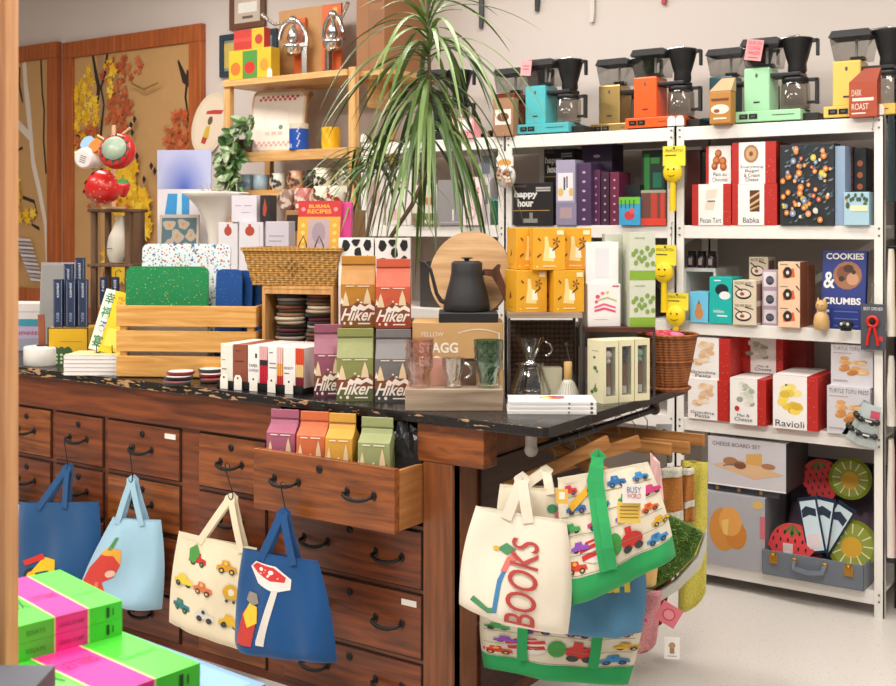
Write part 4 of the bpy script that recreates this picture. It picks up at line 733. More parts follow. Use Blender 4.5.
for k in range(24): a=2*pi*k/24; m.tube([(.0375*cos(a),.0375*sin(a),.006),(.034*cos(a),.034*sin(a),.022),(.02*cos(a),.02*sin(a),.05)],.0011,C('#b8b2a0'),4)
m.build('bristles',t); m=MB(); m.lathe([(.0125,.058),(.0135,.06),(.0135,.115),(.011,.117)],C('#d2a868',.5),18); m.build('handle',t)
x,y=sp(.09,.125); t=thing('measuring_spoon','thin steel bar spoon leaning behind the whisk','spoon',(x,y,TZ)); m=MB(); m.tube([(.03,0,.003),(-.01,0,.16)],.002,STEEL,6); m.sphere((-.012,0,.165),.009,STEEL,8,6); m.build('spoon_body',t)
# second stand
s2x,s2y,s2w,s2h=frame_stand(619,398,327,70,.2,34,'stand with a dark brown board carrying white and green boxes',WOOD('#5a3222','#32190f',0,1.,.4),.004)
def s2(u,v): return s2x+ex*u-fx*v,s2y+ey*u-fy*v
z0=TZ+s2h
PK=[('e',.3,.7,.07,.05,'#d8507a'),('e',.45,.78,.06,.04,'#e87898'),('e',.6,.8,.05,.04,'#c8d070'),('e',.26,.58,.05,.04,'#d8507a'),('p',[(.2,.42),(.5,.5),(.85,.42),(.85,.46),(.5,.55),(.2,.47)],'#e06088'),('p',[(.2,.34),(.5,.4),(.85,.32),(.85,.37),(.5,.45),(.2,.39)],'#d84a78'),('p',[(.3,.6),(.6,.66),(.88,.58),(.88,.61),(.6,.7),(.3,.63)],'#b8c070'),('r',.2,.16,.6,.17,'#b0a0a0'),('r',.75,.93,.95,.96,'#c05070')]
x,y=s2(-.045,.02); carton('tea_box','white box with pink wavy drawing, below the plain white box','box',x,y,z0,.112,.1,.138,rz=46,col='#ece7e4',front=PK)
x,y=s2(-.05,.03); carton('tea_box','plain white box on top of the one with the pink drawing','box',x,y,z0+.1385,.112,.1,.135,rz=46,col='#efebe8',front=[('r',.3,.15,.7,.85,'#e2dfe4')],left=[('r',0,0,1,1,'#e0c8b0')])
GD=[('r',0,0,1,.2,'#84a932'),('t','sweet matcha',.2,.86,.6,.91,'#7a8a6a')]+[('e',.25+.22*(i%4)-.1*(i//4%2),.36+.13*(i//4)+.05*sin(i*2),.085,.055,'#7f9c48') for i in range(12)]
x,y=s2(.078,.012); carton('matcha_box','pale green dotted box, lower of the two at the right','box',x,y,z0,.085,.085,.15,rz=40,col='#cdd0bd',front=GD,group='pale boxes with green dots')
x,y=s2(.078,.014); carton('matcha_box','pale green dotted box, upper of the two at the right','box',x,y,z0+.1505,.085,.085,.155,rz=40,col='#cdd0bd',front=GD,group='pale boxes with green dots')
x,y=s2(.02,.11); carton('matcha_box','tall pale green grey box hidden behind the plain white box','box',x,y,z0,.1,.06,.3,rz=36,col='#b4b8a6')
# brush boxes
CRM='#e4ddb8'
ax,ay,S=G(603,404,TZ); bd=(cos(radians(62)),sin(radians(62)))
for i,l in enumerate(['cream window box with a white tipped brush, nearest of the three brush boxes','cream window box with a dark grey brush, middle of the three brush boxes','cream window box with a mint green brush, farthest of the three brush boxes']):
    w=.058; x=ax+bd[0]*(.03+i*.0615); y=ay+bd[1]*(.03+i*.0615)
    t=thing('brush_box',l,'box',(x,y,TZ),62,'cream brush boxes with windows'); h=.196; d=.085; m=MB(); cm=C(CRM,.6)
    m.box(-w/2,w/2,.03,d,0,h,cm); m.box(-w/2,-w/2+.011,0,.03,0,h,cm); m.box(w/2-.011,w/2,0,.03,0,h,cm); m.box(-w/2+.011,w/2-.011,0,.03,0,.022,cm); m.box(-w/2+.011,w/2-.011,0,.03,h-.02,h,cm)
    art(m,lambda u,v,l_:(-w/2-.0007*(l_+1),d-u*d,v*h),[('e',.5,.2,.14,.04,'#6a8a4a'),('e',.3,.16,.1,.03,'#4a6a38'),('p',[(.45,.24),(.55,.24),(.52,.32)],'#7a5a3a'),('e',.5,.55,.12,.035,'#5a7a48'),('e',.62,.5,.08,.025,'#8a9a5a'),('r',.3,.82,.7,.83,'#8a8a70'),('e',.45,.72,.08,.02,'#5a6a48')])
    m.box(-w/2+.0112,w/2-.0112,.028,.0305,.022,h-.02,C('#4a3c34',.8)); m.build('carton_shell',t)
    m=MB(); m.sphere((0,.016,.15),.013,C(['#eae6de','#4a4a48','#9fc9b2'][i],.5),12,8,(1,.8,1.1)); m.sphere((0,.016,.13),.009,C(['#eae6de','#4a4a48','#9fc9b2'][i],.5),10,6); m.tube([(0,.016,.12),(0,.016,.05)],[.006,.008],C('#9a6a48'),8); m.tube([(0,.016,.05),(0,.016,.026)],.009,C('#e8e4da'),8); m.build('brush',t)
    m=MB(); m.box(-w/2+.011,w/2-.011,.001,.0016,.022,h-.02,GLASS('#ffffff',.97,.1)); m.build('window_film',t)
# wicker bin
x,y,S=G(669,389,TZ); WB=WICKER('#b06a30','#6a3414',70,110)
x,y=PX(668,3.56)-.002,3.56
t=thing('wicker_bin',"round brown wicker bin with pink and red packets at the far right worktop corner",'basket',(x,y,TZ))
def wf(a,b):
    r=(.062+.037*b**.9)*(1+.015*sin(a*2*pi*34)); return (r*cos(2*pi*a),r*sin(2*pi*a),.002+b*.185)
m=MB(); m.grid(wf,136,10,WB); m.lathe([(.0,.0),(.07,.0),(.076,.006),(.07,.012)],WB,32); m.build('woven_wall',t)
m=MB(); m.torus((0,0,.187),.1,.0065,WB,ax='z',n=32); m.torus((0,0,.1),.084,.004,WB,ax='z',n=32); m.torus((0,0,.01),.075,.005,WB,ax='z',n=32); m.build('rim',t)
for i,(dx,dy,c,l) in enumerate([(-.04,-.02,'#d42a55','crimson foil packet at the left inside the wicker bin'),(.0,-.035,'#c22742','dark red packet in front inside the wicker bin'),(.035,-.01,'#e0709a','pink and lilac packet at the right inside the wicker bin'),(-.005,.03,'#d8305a','hot pink packet at the back inside the wicker bin')]):
    m=MB(); m.T=Matrix.Rotation(radians(20*i),4,'Z')@Matrix.Rotation(radians(12*(i-1.5)),4,'Y'); m.sphere((0,0,0),.034,C(c,.3,0.,'foil'),10,8,(1,.7,.5)); m.box(-.03,.03,-.004,.004,-.1,.0,C(c,.3,0.,'foil')); tag(m.build('foil_packet',None,(x+dx,y+dy,TZ+.182)),l,'packet','packets in the wicker bin')
# white book pile
x,y,S=G(552,414.5,TZ)
for i,l in enumerate(['thin white book, bottom of the pile of three at the worktop corner','thin white book, middle of the pile of three at the worktop corner','white book with an orange splash on its cover, topmost of the corner pile']):
    carton('white_book',l,'book',x,y+.002*i,TZ+.0125*i,.262-.002*i,.135,.012,rz=33,col='#e9e7e4',group='pile of three white books',front=[('r',.02,.35,.98,.42,'#c9c6c2'),('r',.93,.2,.96,.8,'#55504c'),('r',.68,.3,.7,.7,'#55504c')],top=[('e',.5,.62,.14,.2,'#e7a64a'),('e',.56,.55,.1,.18,'#c4683a'),('e',.45,.6,.06,.14,'#f0d080'),('e',.6,.7,.07,.1,'#8a6ab0'),('e',.52,.7,.05,.1,'#b8402a')] if i==2 else (),bevel=.001)
# ---------- candles ----------
cx0,cy0=-2.80,2.728; cr=8; ec=(cos(radians(cr)),sin(radians(cr)))
t=thing('candle_tray','low black tray holding boxed candles at the front edge of the worktop','tray',(cx0+.168*ec[0],cy0+.168*ec[1],TZ),cr); m=MB(); m.box(-.176,.176,0,.21,0,.006,BLACKM); m.box(-.176,.176,0,.004,0,.028,BLACKM); m.box(-.176,-.172,0,.21,0,.028,BLACKM); m.box(.172,.176,0,.21,0,.02,BLACKM); m.build('tray_shell',t)
CD=[('#e6e0d2',[],'cream boxed candles at the left end of the black tray',[('r',.1,.62,.4,.64,'#8a8478'),('r',.1,.4,.5,.43,'#8a8478')],.05),
('#8a4a34',[],'brown boxed candles second from the left in the black tray',[('r',.15,.85,.5,.87,'#5a2a1c'),('r',.15,.6,.75,.63,'#5a2a1c')],.056),
('#e9e6e2',['#e2b0b0','#2c2628','#c2203a'],'candle box with pink, black and crimson candles beside a white label',[('t','TAPER',.05,.5,.5,.57,'#2a2a2a'),('t','CANDLES',.05,.4,.55,.46,'#2a2a2a'),('r',.38,.72,.48,.82,'#2a2a2a'),('e',.1,.12,.03,.02,'#2a2a2a'),('e',.25,.12,.03,.02,'#2a2a2a')],.078),
('#e9e6e2',['#e8c0b8','#e8a040','#c83030'],'candle box with a tall white label over orange and red candles',[('r',.1,.85,.35,.87,'#555555'),('r',.1,.6,.55,.63,'#888888'),('r',.1,.5,.6,.53,'#888888'),('e',.12,.12,.03,.02,'#2a2a2a'),('e',.3,.12,.03,.02,'#2a2a2a')],.058),
('#e9e6e2',['#d9502a','#e6c88a','#7c1f2a'],'candle box with orange, cream and maroon candles, right end of the black tray',[('t','NOVELTY',.04,.5,.5,.56,'#2a2a2a'),('r',.05,.4,.3,.42,'#2a2a2a'),('r',.1,.12,.4,.15,'#2a2a2a')],.078)]
u=-.168
for i,(lc,stripes,l,A,w) in enumerate(CD):
    lw=w*.6 if stripes else w; x=cx0+(.168+u+w/2)*ec[0]-.012*ec[1]; y=cy0+(.168+u+w/2)*ec[1]+.012*ec[0]
    t=thing('candle_box',l,'candles',(x,y,TZ+.0062),cr,'boxed taper candles'); m=MB(); m.box(-w/2,w/2,.006,.19,0,.145,C('#e2d2cc' if stripes else lc)); 
    m.box(-w/2,-w/2+lw,0,.006,.02 if i==3 else .012,.146,C(lc)); art(m,lambda uu,vv,ll:(-w/2+uu*w,-.0006*(ll+1),vv*.145),A); m.build('label_sleeve',t,bevel=.001)
    if stripes:
        m=MB(); n=3 if i==3 else 4; ww=(w-lw)/n
        for k in range(n):
            xx=-w/2+lw+ww*(k+.5)
            for q,(a,b) in enumerate([(0,.33),(.33,.62),(.62,1)] if i!=2 else [(0,.55),(.55,.68),(.68,1)]): m.lathe([(ww*.46,.002+a*.142),(ww*.46,.002+b*.142)],C(stripes[2-q]),10,c=(xx,.003,0))
        m.build('candles',t)
    u+=w+.004
for i,px in enumerate([229,243,254,273,300]):
    uu=[-.14,-.082,-.018,.055,.125][i]; x=cx0+(.168+uu)*ec[0]+.006*ec[1]; y=cy0+(.168+uu)*ec[1]-.006*ec[0]
    m=MB(); pts=[(-.016,0),(.016,0),(.016,.038),(.008,.05),(-.008,.05),(-.016,.038)]; m.prism(pts,0,.001,C('#efe9dc')); m.decal(ell(0,.04,.004,.004,8),'#3a3028',lambda a,b,l:(a,-.0006,b))
    o=m.build('price_tag',None,(x,y-.001,TZ+.001),cr); tag(o,['blank cream price tag at the left end of the black candle tray','cream price tag under the brown candle box','cream price tag under the pink and crimson candle box','cream price tag under the tall white labelled candle box','cream price tag under the striped orange candle box'][i],'price tag','cream price tags on the candle tray')
# ---------- pine crate with cutting boards ----------
CR=WOOD('#e0ad63','#bd8238',0,1.,.5,1.)
qx,qy=-3.085,2.845; cra=28.3; w=.525; d=.25; h=.265
t=thing('slatted_crate','pale pine slatted crate full of cutting boards on the worktop','crate',(qx,qy,TZ),cra)
def sl(name,*b): m=MB(); m.box(*b,CR); m.build(name,t,bevel=.002)
for k in range(3):
    z0=.004+k*.092; sl('front_slat',-w/2,w/2,-.009,0,z0,z0+.076); sl('back_slat',-w/2,w/2,d,d+.009,z0,z0+.076)
for sx in (-1,1):
    for k in range(3): z0=.004+k*.092; a=sx*w/2; sl('side_slat',min(a,a-sx*.01),max(a,a-sx*.01),0,d,z0,z0+.076)
    for yy in (0.0005,d-.025): a=sx*(w/2-.011); sl('corner_post',min(a,a-sx*.025),max(a,a-sx*.025),yy,yy+.024,0,h-.005)
sl('floor_board',-w/2+.012,w/2-.012,.001,d-.001,.0,.01)
Rc=Matrix.Rotation(radians(cra),4,'Z')
def crp(u,v): p=Rc@Vector((u,v,0)); return qx+p.x,qy+p.y
def board(u,v,wd,hh,mat,name,label,cat='cutting board',grp=None,th_=.012,tilt=-4,r=.025,roll=0,z=.0105,rz=None,notch=True):
    x,y=crp(u,v); m=MB(); P=[]
    for (cx_,cz_,a0) in ((wd/2-r,r,-pi/2),(wd/2-r,hh-r,0),(-wd/2+r,hh-r,pi/2),(-wd/2+r,r,pi)):
        for i in range(5): a=a0+pi/2*i/4; P.append((cx_+r*cos(a),cz_+r*sin(a)))
    m.prism(P,0,th_,mat); o=m.build(name,None,(x,y,TZ+z),cra if rz is None else rz,tilt,bevel=.001); o.rotation_euler[1]=radians(roll); return tag(o,label,cat,grp)
GRN=SPECK('#1c8048',['#2a5a8a','#d8d86a','#8ad0a0','#c8483a'],55,.22,.35)
BLU=SPECK('#1c4a8c',['#3a7ac0','#12305e','#8ab0d8'],60,.2,.35)
WHT=SPECK('#dfe5e8',['#4a74b8','#c8604a','#7cc4cc','#e0b060','#3a6a5a','#8a5aa0'],34,.42,.4)
board(-.10,.05,.315,.395,GRN,'cutting_board','speckled green plastic cutting board standing at the front of the pine crate')
board(-.06,.14,.345,.478,WHT,'cutting_board','white cutting board with multicoloured specks standing behind the green one',th_=.014)
for i,(u,v,hh,l) in enumerate([(.135,.055,.385,'navy blue cutting board nearest the green one'),(.165,.085,.38,'navy blue cutting board second from the green one'),(.19,.115,.375,'navy blue cutting board third from the green one'),(.21,.145,.355,'navy blue cutting board farthest right, beside the wicker basket')]):
    board(u,v,.105,hh,BLU,'cutting_board',l,grp='navy blue cutting boards',th_=.011,tilt=-3,rz=20)
board(-.08,.022,.3,.2,C('#e6e4de'),'paper_sheet','white sheet standing in front of the green cutting board inside the crate','paper',th_=.004,r=.004,tilt=-2)
# risers behind the crate
def riser(x,y,w,d,h,rz,label,col='#e4ded4'): carton('display_riser',label,'riser',x,y,TZ,w,d,h,rz=rz,col=col)
riser(PX(222,3.32),3.29,.72,.2,.37,5,'white riser box behind the pine crate')
RT=TZ+.3705
def rp(px,Y): return PX(px,Y),Y
EG=[('r',.06,.06,.94,.94,'#56727a')]
for i,(u,v,s) in enumerate([(.25,.8,.16),(.6,.82,.15),(.45,.6,.17),(.8,.62,.14),(.25,.42,.17),(.62,.38,.15),(.85,.25,.13),(.32,.18,.15),(.65,.15,.13)]): EG+=[('p',[(u+s*(1+.25*sin(3*a+i))*cos(a)*.95,v+s*(.8+.2*cos(2*a+i))*sin(a)*.85) for a in [2*pi*k/14 for k in range(14)]],'#b8ac9c'),('e',u,v,.04,.035,'#d8963a')]
x,y=rp(178,3.345); carton('egg_print_tray','grey tray printed with fried eggs standing left of the trumpet vase','tray',x,y,RT,.175,.012,.235,rz=30,col='#c9bcae',front=EG,tilt=-5)
x,y=rp(184,3.44); 
def bluegrad():
    m,nt,b=new('blue_print'); N=nt.nodes.new; L=nt.links.new; tc=N('ShaderNodeTexCoord'); mp=N('ShaderNodeMapping'); mp.inputs['Location'].default_value=(0,0,-.0); mp.inputs['Scale'].default_value=(9,1,5.6); L(tc.outputs['Object'],mp.inputs['Vector'])
    g=N('ShaderNodeTexGradient'); g.gradient_type='SPHERICAL'; L(mp.outputs[0],g.inputs['Vector']); mx=N('ShaderNodeMix'); mx.data_type='RGBA'; mx.inputs[6].default_value=rgb('#bcc2e4'); mx.inputs[7].default_value=rgb('#4a66c4'); L(g.outputs['Fac'],mx.inputs[0]); L(mx.outputs[2],b.inputs['Base Color']); b.inputs['Roughness'].default_value=.3; return m
S0=PS(184,3.42); zb=PZ(184,189,3.42)
t=thing('print_display','white stand with a lilac and blue gradient print above a cyan panel with painted highlight','print',(PX(184,3.43),3.43,TZ),30)
m=MB(); W_=55/S0; m.box(-W_/2,W_/2,0,.02,.3715,zb-TZ,C('#e9e6ea')); m.decal([(-W_*.36,(zb-TZ)-.115),(W_*.1,(zb-TZ)-.115),(W_*.1,zb-TZ-.02),(-W_*.3,zb-TZ-.02)],'#3f9ede',lambda u,v,l:(u,-.0007,v)); m.decal([(-W_*.14,(zb-TZ)-.115),(-W_*.04,(zb-TZ)-.115),(-W_*.04,zb-TZ-.02),(-W_*.12,zb-TZ-.02)],'#d8f2fb',lambda u,v,l:(u,-.0012,v)); m.build('lower_panel',t,bevel=.002)  # pale upright decal is a glossy highlight painted onto the cyan
m=MB(); m.box(-W_/2,W_/2,0,.012,0,PZ(184,150,3.42)-zb,bluegrad()); m.build('gradient_panel',t,(0,0,zb-TZ+.001))
x,y=rp(216,3.36); t=thing('trumpet_vase','white trumpet shaped vase with a widely flared rim behind the speckled boards','vase',(x,y,RT))
m=MB(); m.lathe([(.04,0),(.04,.01),(.03,.08),(.034,.15),(.05,.21),(.078,.262),(.112,.302),(.14,.322),(.137,.326),(.105,.308),(.07,.262),(.04,.2),(.03,.14)],C('#e9e2d6',.35),36); m.build('vase_body',t)
rr=random.Random(8); m=MB()
for i in range(16):
    a=rr.uniform(0,2*pi); m.tube([(0,0,.2),(.02*cos(a),.02*sin(a),.28),(rr.uniform(.02,.08)*cos(a),.08*sin(a),rr.uniform(.33,.37))],.0015,C('#a89a84'),5)
m.build('dried_stems',t)
# white boxes with red bottle print
BT=[('e',.45,.42,.2,.24,'#b84a34'),('r',.4,.6,.5,.78,'#b84a34'),('e',.45,.8,.08,.05,'#b84a34')]
x,y=rp(228,3.30); carton('bottle_box','white box with a red bottle drawing, left of its row behind the speckled board','box',x,y,RT,.085,.08,.20,rz=20,col='#e6e2e6',front=[('e',.5,.82,.2,.1,'#b84a34'),('r',.44,.88,.56,.96,'#b84a34')],group='white boxes with red bottle drawings')
x,y=rp(251,3.31); carton('bottle_box','white box with a red bottle drawing, second of its row behind the speckled board','box',x,y,RT,.105,.08,.20,rz=20,col='#e6e2e6',front=[('e',.45,.82,.2,.1,'#b84a34'),('r',.39,.88,.5,.96,'#b84a34'),('r',.85,.1,.87,.95,'#c0b8c4')],group='white boxes with red bottle drawings')
x,y=rp(244,3.315); carton('white_box','white box with faint grey print on top of the bottle boxes','box',x,y,RT+.201,.115,.06,.108,rz=16,col='#e6e0e8',front=[('r',.15,.6,.4,.63,'#a8a0b0'),('r',.5,.6,.8,.63,'#a8a0b0'),('r',.4,.35,.75,.37,'#a8a0b0')])
x,y=rp(265,3.33); carton('black_box','narrow black box with a red flame print beside the upper white box','box',x,y,RT+.201,.045,.06,.108,rz=16,col='#2c2628',front=[('p',[(.3,.25),(.55,.2),(.7,.5),(.5,.9),(.3,.55)],'#b84a34')])
x,y=rp(277,3.345); carton('white_box','white box with small grey text, right end of the row behind the hamper','box',x,y,RT,.1,.07,.203,rz=20,col='#d9d2da',front=[('r',.15,.7,.8,.72,'#a8a0a8'),('r',.15,.6,.7,.62,'#a8a0a8')])
# ---------- open box with stacked round coasters, wicker hamper on top ----------
OB=WOOD('#d9a869','#b57f45',2,1.,.5); oy=3.03; ox=PX(297.5,oy); S0=PS(300,oy); w=78/S0; H=PZ(300,286,oy)-TZ; d=.2; orz=18
t=thing('wooden_cubby','open fronted pale wooden box standing upright under the wicker hamper','wooden box',(ox,oy,TZ),orz)
for n_,b in (('side_panel',(-w/2,-w/2+.012,0,d,0,H-.012)),('side_panel',(w/2-.012,w/2,0,d,0,H-.012)),('top_panel',(-w/2,w/2,0,d,H-.012,H)),('back_panel',(-w/2+.012,w/2-.012,d-.006,d,.012,H-.012)),('bottom_panel',(-w/2+.012,w/2-.012,0,d,0,.012)),('rail',(-w/2+.012,w/2-.012,.002,.012,H-.03,H-.012)) ):
    m=MB(); m.box(*b,OB if n_!='back_panel' else C('#3a2418')); m.build(n_,t,bevel=.001)
Ro=Matrix.Rotation(radians(orz),4,'Z'); rr=random.Random(11)
CO=['#2a2624','#7a4a30','#c8b8a0','#5a1f24','#3a3c34','#8a6a4a','#1e1a1a','#9a8c7c','#4a2a20','#b8a488']
def coaster(x,y,z,r,c,rim,label,grp,rx=0,ry=0):
    m=MB(); m.lathe([(r*.86,0),(r*.98,.003),(r,.009),(r*.97,.0125),(r*.9,.0125)],C(c,.75,0.,'cloth'),22); m.lathe([(r*.9,.0125),(r*.5,.0135),(0,.0135)],C(rim,.8,0.,'cloth'),22,cap=False)
    o=m.build('round_coaster',None,(x,y,z)); o.rotation_euler=(radians(rx),radians(ry),0); tag(o,label,'coaster',grp)
for s,(u,r,n) in enumerate(((-.058,.057,22),(.06,.055,21))):
    for i in range(n):
        p=Ro@Vector((u+rr.uniform(-.005,.005),.075+rr.uniform(-.006,.006),0)); side='left' if s==0 else 'right'
        coaster(ox+p.x,oy+p.y,TZ+.0125+i*.0141,r*rr.uniform(.93,1.03),CO[(i*3+s)%10],CO[(i*7+4+s)%10],f'round dark edged fabric coaster in the {side} stack inside the wooden cubby' if i<n-1 else f'patterned round coaster on top of the {side} stack inside the wooden cubby',f'coasters in the {side} stack')
for i,(px,py,k,c,rim,l) in enumerate([(184,385,0,'#3a3a3a','#8a2a34','grey edged round coaster, bottom of the loose pile before the crate'),(186,384,1,'#2a2a2c','#c8c4c0','black edged round coaster, second of the loose pile before the crate'),(188,383,2,'#7a2a30','#d8d0c8','dark red round coaster on top of the loose pile before the crate'),(207,381,0,'#5a3a2c','#a83a40','brown edged coaster, bottom of the small pile beside the cream candles'),(206,380,1,'#7a2028','#e0d8d0','maroon edged coaster, middle of the small pile beside the cream candles'),(205,379,2,'#3a3a3a','#dcd8d2','grey and white coaster, top of the small pile beside the cream candles')]):
    x,y,S=G(px,py,TZ); coaster(x-(0.03 if px<195 else -.035),y-.005,TZ+.0005+k*.0142,.05 if px<195 else .045,c,rim,l,'loose round coasters on the worktop')
# hamper
WK=WICKER('#c99a4c','#8a5c20',80,120); bt=TZ+H+.001; hy=oy-.01
t=thing('wicker_hamper','honey coloured woven rectangular basket on the wooden cubby','basket',(PX(287,oy),oy+.09,bt),20)
tw,td,bw2,bd2,hh=.375,.25,.315,.2,(PZ(291,249,oy)-bt)
m=MB()
def tap(u0,u1,y0a,y1a,z0,z1,mat,th=.006):
    pass
B=[(-bw2/2,-bd2/2,0),(bw2/2,-bd2/2,0),(bw2/2,bd2/2,0),(-bw2/2,bd2/2,0)]; Tp=[(-tw/2,-td/2,hh),(tw/2,-td/2,hh),(tw/2,td/2,hh),(-tw/2,td/2,hh)]
for k in range(4):
    b0,b1,t0,t1=[Vector(q) for q in (B[k],B[(k+1)%4],Tp[k],Tp[(k+1)%4])]; nrm=(b1-b0).cross(t0-b0).normalized()
    def f(u,v,b0=b0,b1=b1,t0=t0,t1=t1,nrm=nrm): return (b0.lerp(b1,u)).lerp(t0.lerp(t1,u),v)+nrm*(.003*sin(u*70+(int(v*9)%2)*pi))
    m.grid(f,90,18,WK)
    g=lambda u,v,l,b0=b0,b1=b1,t0=t0,t1=t1,nrm=nrm:(b0.lerp(b1,u)).lerp(t0.lerp(t1,u),v)+nrm*(.0045+.0006*l)
    dm=C('#6a4a28',.7)
    for i in range(-4,5):
        for j in range(-3,4):
            if abs(i)/4.2+abs(j)/3.2<1 and (i+j)%2==0: q=.5; m.decal([(q+i*.032-.014,.5+j*.1),(q+i*.032,.5+j*.1+.045),(q+i*.032+.014,.5+j*.1),(q+i*.032,.5+j*.1-.045)] if k%2==0 else [(q+i*.045-.02,.5+j*.1),(q+i*.045,.5+j*.1+.045),(q+i*.045+.02,.5+j*.1),(q+i*.045,.5+j*.1-.045)],dm,g)
m.box(-bw2/2,bw2/2,-bd2/2,bd2/2,0,.006,WK); m.build('woven_body',t)
m=MB()
for k in range(4): m.bar(Tp[k],Tp[(k+1)%4],.014,.012,WK)
m.build('rim',t)
# book on an easel standing in the hamper
ht=bt+hh; CBK=[('r',0,0,1,1,'#dca238'),('r',0,.7,1,1,'#c4272c'),('t','BURMA',.25,.86,.75,.93,'#e6a83a',0,.03),('t','RECIPES',.22,.76,.78,.84,'#e6a83a',0,.03),('r',.25,.08,.75,.66,'#b7a0a4'),('e',.5,.4,.16,.2,'#a08c94'),('e',.12,.84,.05,.04,'#e88a8a'),('e',.88,.84,.05,.04,'#e88a8a')]+[('e',.13,.12+.14*i,.05,.04,'#e8c860') for i in range(4)]+[('e',.87,.12+.14*i,.05,.04,'#e8c860') for i in range(4)]
hx,hy=PX(311,3.1),3.11
riser2=MB()
o_=carton('support_box','small brown box inside the hamper lifting the cookbook','box',hx+.005,hy-.0,bt+.007,.17,.09,hh-.03,rz=22,col='#8a6a4a')
carton('cookbook','bright red and yellow cookbook standing on a black wire easel in the hamper','book',hx,hy+.028,ht-.022,.165,.022,.2,rz=22,col='#d8408a',front=CBK,tilt=-7,side='#e0559a')
carton('pink_book','magenta pink book standing right behind the red and yellow cookbook','book',hx+.025,hy+.062,ht-.022,.16,.02,.195,rz=22,col='#d8408a',tilt=-7,side='#e87ab0')
t=thing('wire_easel','small black bent wire easel in front of the red and yellow cookbook','easel',(hx,hy,ht-.023),22)
m=MB()
for s in (-1,1): m.tube([(s*.055,-.022,.0),(s*.045,-.02,.04),(s*.03,-.016,.07),(s*.018,-.02,.04),(s*.012,-.03,.0)],.0022,BLACKM,6)
m.tube([(-.06,-.03,.002),(.06,-.03,.002)],.003,BLACKM,6); m.build('wire',t)
# ---------- rustic tower, mug tree, mugs ----------
RW_=WOOD('#7a5a40','#4a3222',2,1.,.7); ty_=3.2; tx_=PX(110,ty_); S0=PS(110,ty_)
t=thing('rustic_rack','rough brown wooden rack with strawberry mugs on top at the left of the worktop','rack',(tx_,ty_,TZ),24); w=44/S0; d=.15; z1=PZ(110,212,ty_)-TZ; z2=PZ(110,267,ty_)-TZ
for sx in (-1,1):
    for yy in (0,d-.022): m=MB(); a=sx*(w/2-.004); m.box(min(a,a-sx*.024),max(a,a-sx*.024),yy,yy+.022,0,z1-.0,RW_); m.build('post',t,bevel=.002)
for zz in (z1,z2,.12): m=MB(); m.box(-w/2-.008,w/2+.008,-.008,d+.006,zz,zz+.014,RW_); m.build('shelf_board',t,bevel=.003)
m=MB(); m.box(w/2-.004,w/2+.004,.02,d-.02,z2+.014,z1,RW_); m.build('side_slats',t)
def rk(u,v): return tx_+cos(radians(24))*u-sin(radians(24))*v, ty_+sin(radians(24))*u+cos(radians(24))*v
x,y=rk(.012,.055); m=MB()
def sk(u,v):
    a=2*pi*u; r=(.045+.012*sin(v*pi))*(1-.55*max(0,v-.55)/.45)*(1+.05*sin(a*5+v*6)); r*=(.75+.25*min(1,v*6)); return (r*cos(a)+.035*v-.01,r*.75*sin(a),v*.205)
m.grid(sk,28,16,C('#d8d0c0',.9,0.,'cloth')); m.decal([(-.02,.06),(.02,.06),(.02,.064),(-.02,.064)],'#6a6a68',lambda u,v,l:(u,-.05,v)); m.sphere((-.01,0,.003),.036,C('#d8d0c0',.9,0.,'cloth'),12,6,(1,.75,.1))
tag(m.build('cloth_sack',None,(x,y,TZ+z2+.018)),'small tied cream cloth sack leaning in the rustic wooden rack','sack')
zt=TZ+z1+.0145; x,y=rk(-.02,.075); t=thing('mug_tree','pale wooden peg stand holding the strawberry mugs','mug tree',(x,y,zt)); m=MB(); m.lathe([(.05,0),(.05,.01)],C('#d8b088'),20); m.tube([(0,0,.01),(0,0,PZ(104,124,ty_)-zt)],.009,C('#dcb48c'),10); m.build('post',t)
for dz,a,el in ((.28,200,30),(.3,20,35),(.2,250,20),(.19,330,25)):
    m=MB(); a=radians(a); m.tube([(0,0,dz),(.08*cos(a),.08*sin(a),dz+.08*tan(radians(el)))],.005,C('#dcb48c'),8); m.build('peg',t)
mx_,my_=x,y
def toCam(p): v=Vector((0,0,1.5))-Vector(p); return v.normalized()
def orient(o,axis): o.rotation_mode='QUATERNION'; o.rotation_quaternion=Vector((0,0,1)).rotation_difference(Vector(axis))
def pxp(px,py,Y): return Vector((PX(px,Y),Y,PZ(px,py,Y)))
p=pxp(88,158,3.16); t=thing('hanging_mug','white mug with a printed base hanging at the left of the peg stand','mug',p,0,'mugs hanging on the peg stand'); orient(t,(.35,-.9,-.1)); m=MB(); m.lathe([(.036,.04),(.044,.036),(.046,0),(.046,-.05),(.042,-.05)],C('#e8e2de',.3),26); 
for k in range(4): m.decal([(-.015,.012-.009*k),(.015,.012-.009*k),(.015,.008-.009*k),(-.015,.008-.009*k)],'#77737a',lambda u,v,l:(u,v,.0408))
m.build('cup',t); m=MB(); m.torus((-.046,0,-.01),.02,.005,C('#e8e2de',.3),pi/2,3*pi/2,10); m.build('handle',t)
SR=C('#c3231f',.25); 
def seeds(m,rz_,rr_,n,zc,fy=1): 
    for i in range(n):
        a=2.4*i; tt=acos_(1-2*(i+.5)/n); m.sphere((rz_*sin(tt)*cos(a),rz_*sin(tt)*sin(a),zc+rr_*cos(tt)),.0028,C('#e8c050'),5,4)
acos_=math.acos
p=pxp(117,151,3.12); t=thing('strawberry_mug','red strawberry mug with a green leafy rim facing out, right of the pegs','mug',p,0,'mugs hanging on the peg stand'); orient(t,(.5,-.82,.25)); m=MB(); m.lathe([(.03,-.06),(.055,-.05),(.075,-.02),(.078,.005),(.062,.03),(.05,.034),(.046,.0),(.04,-.03),(0,-.035)],SR,30,cap=False); m.build('cup',t)
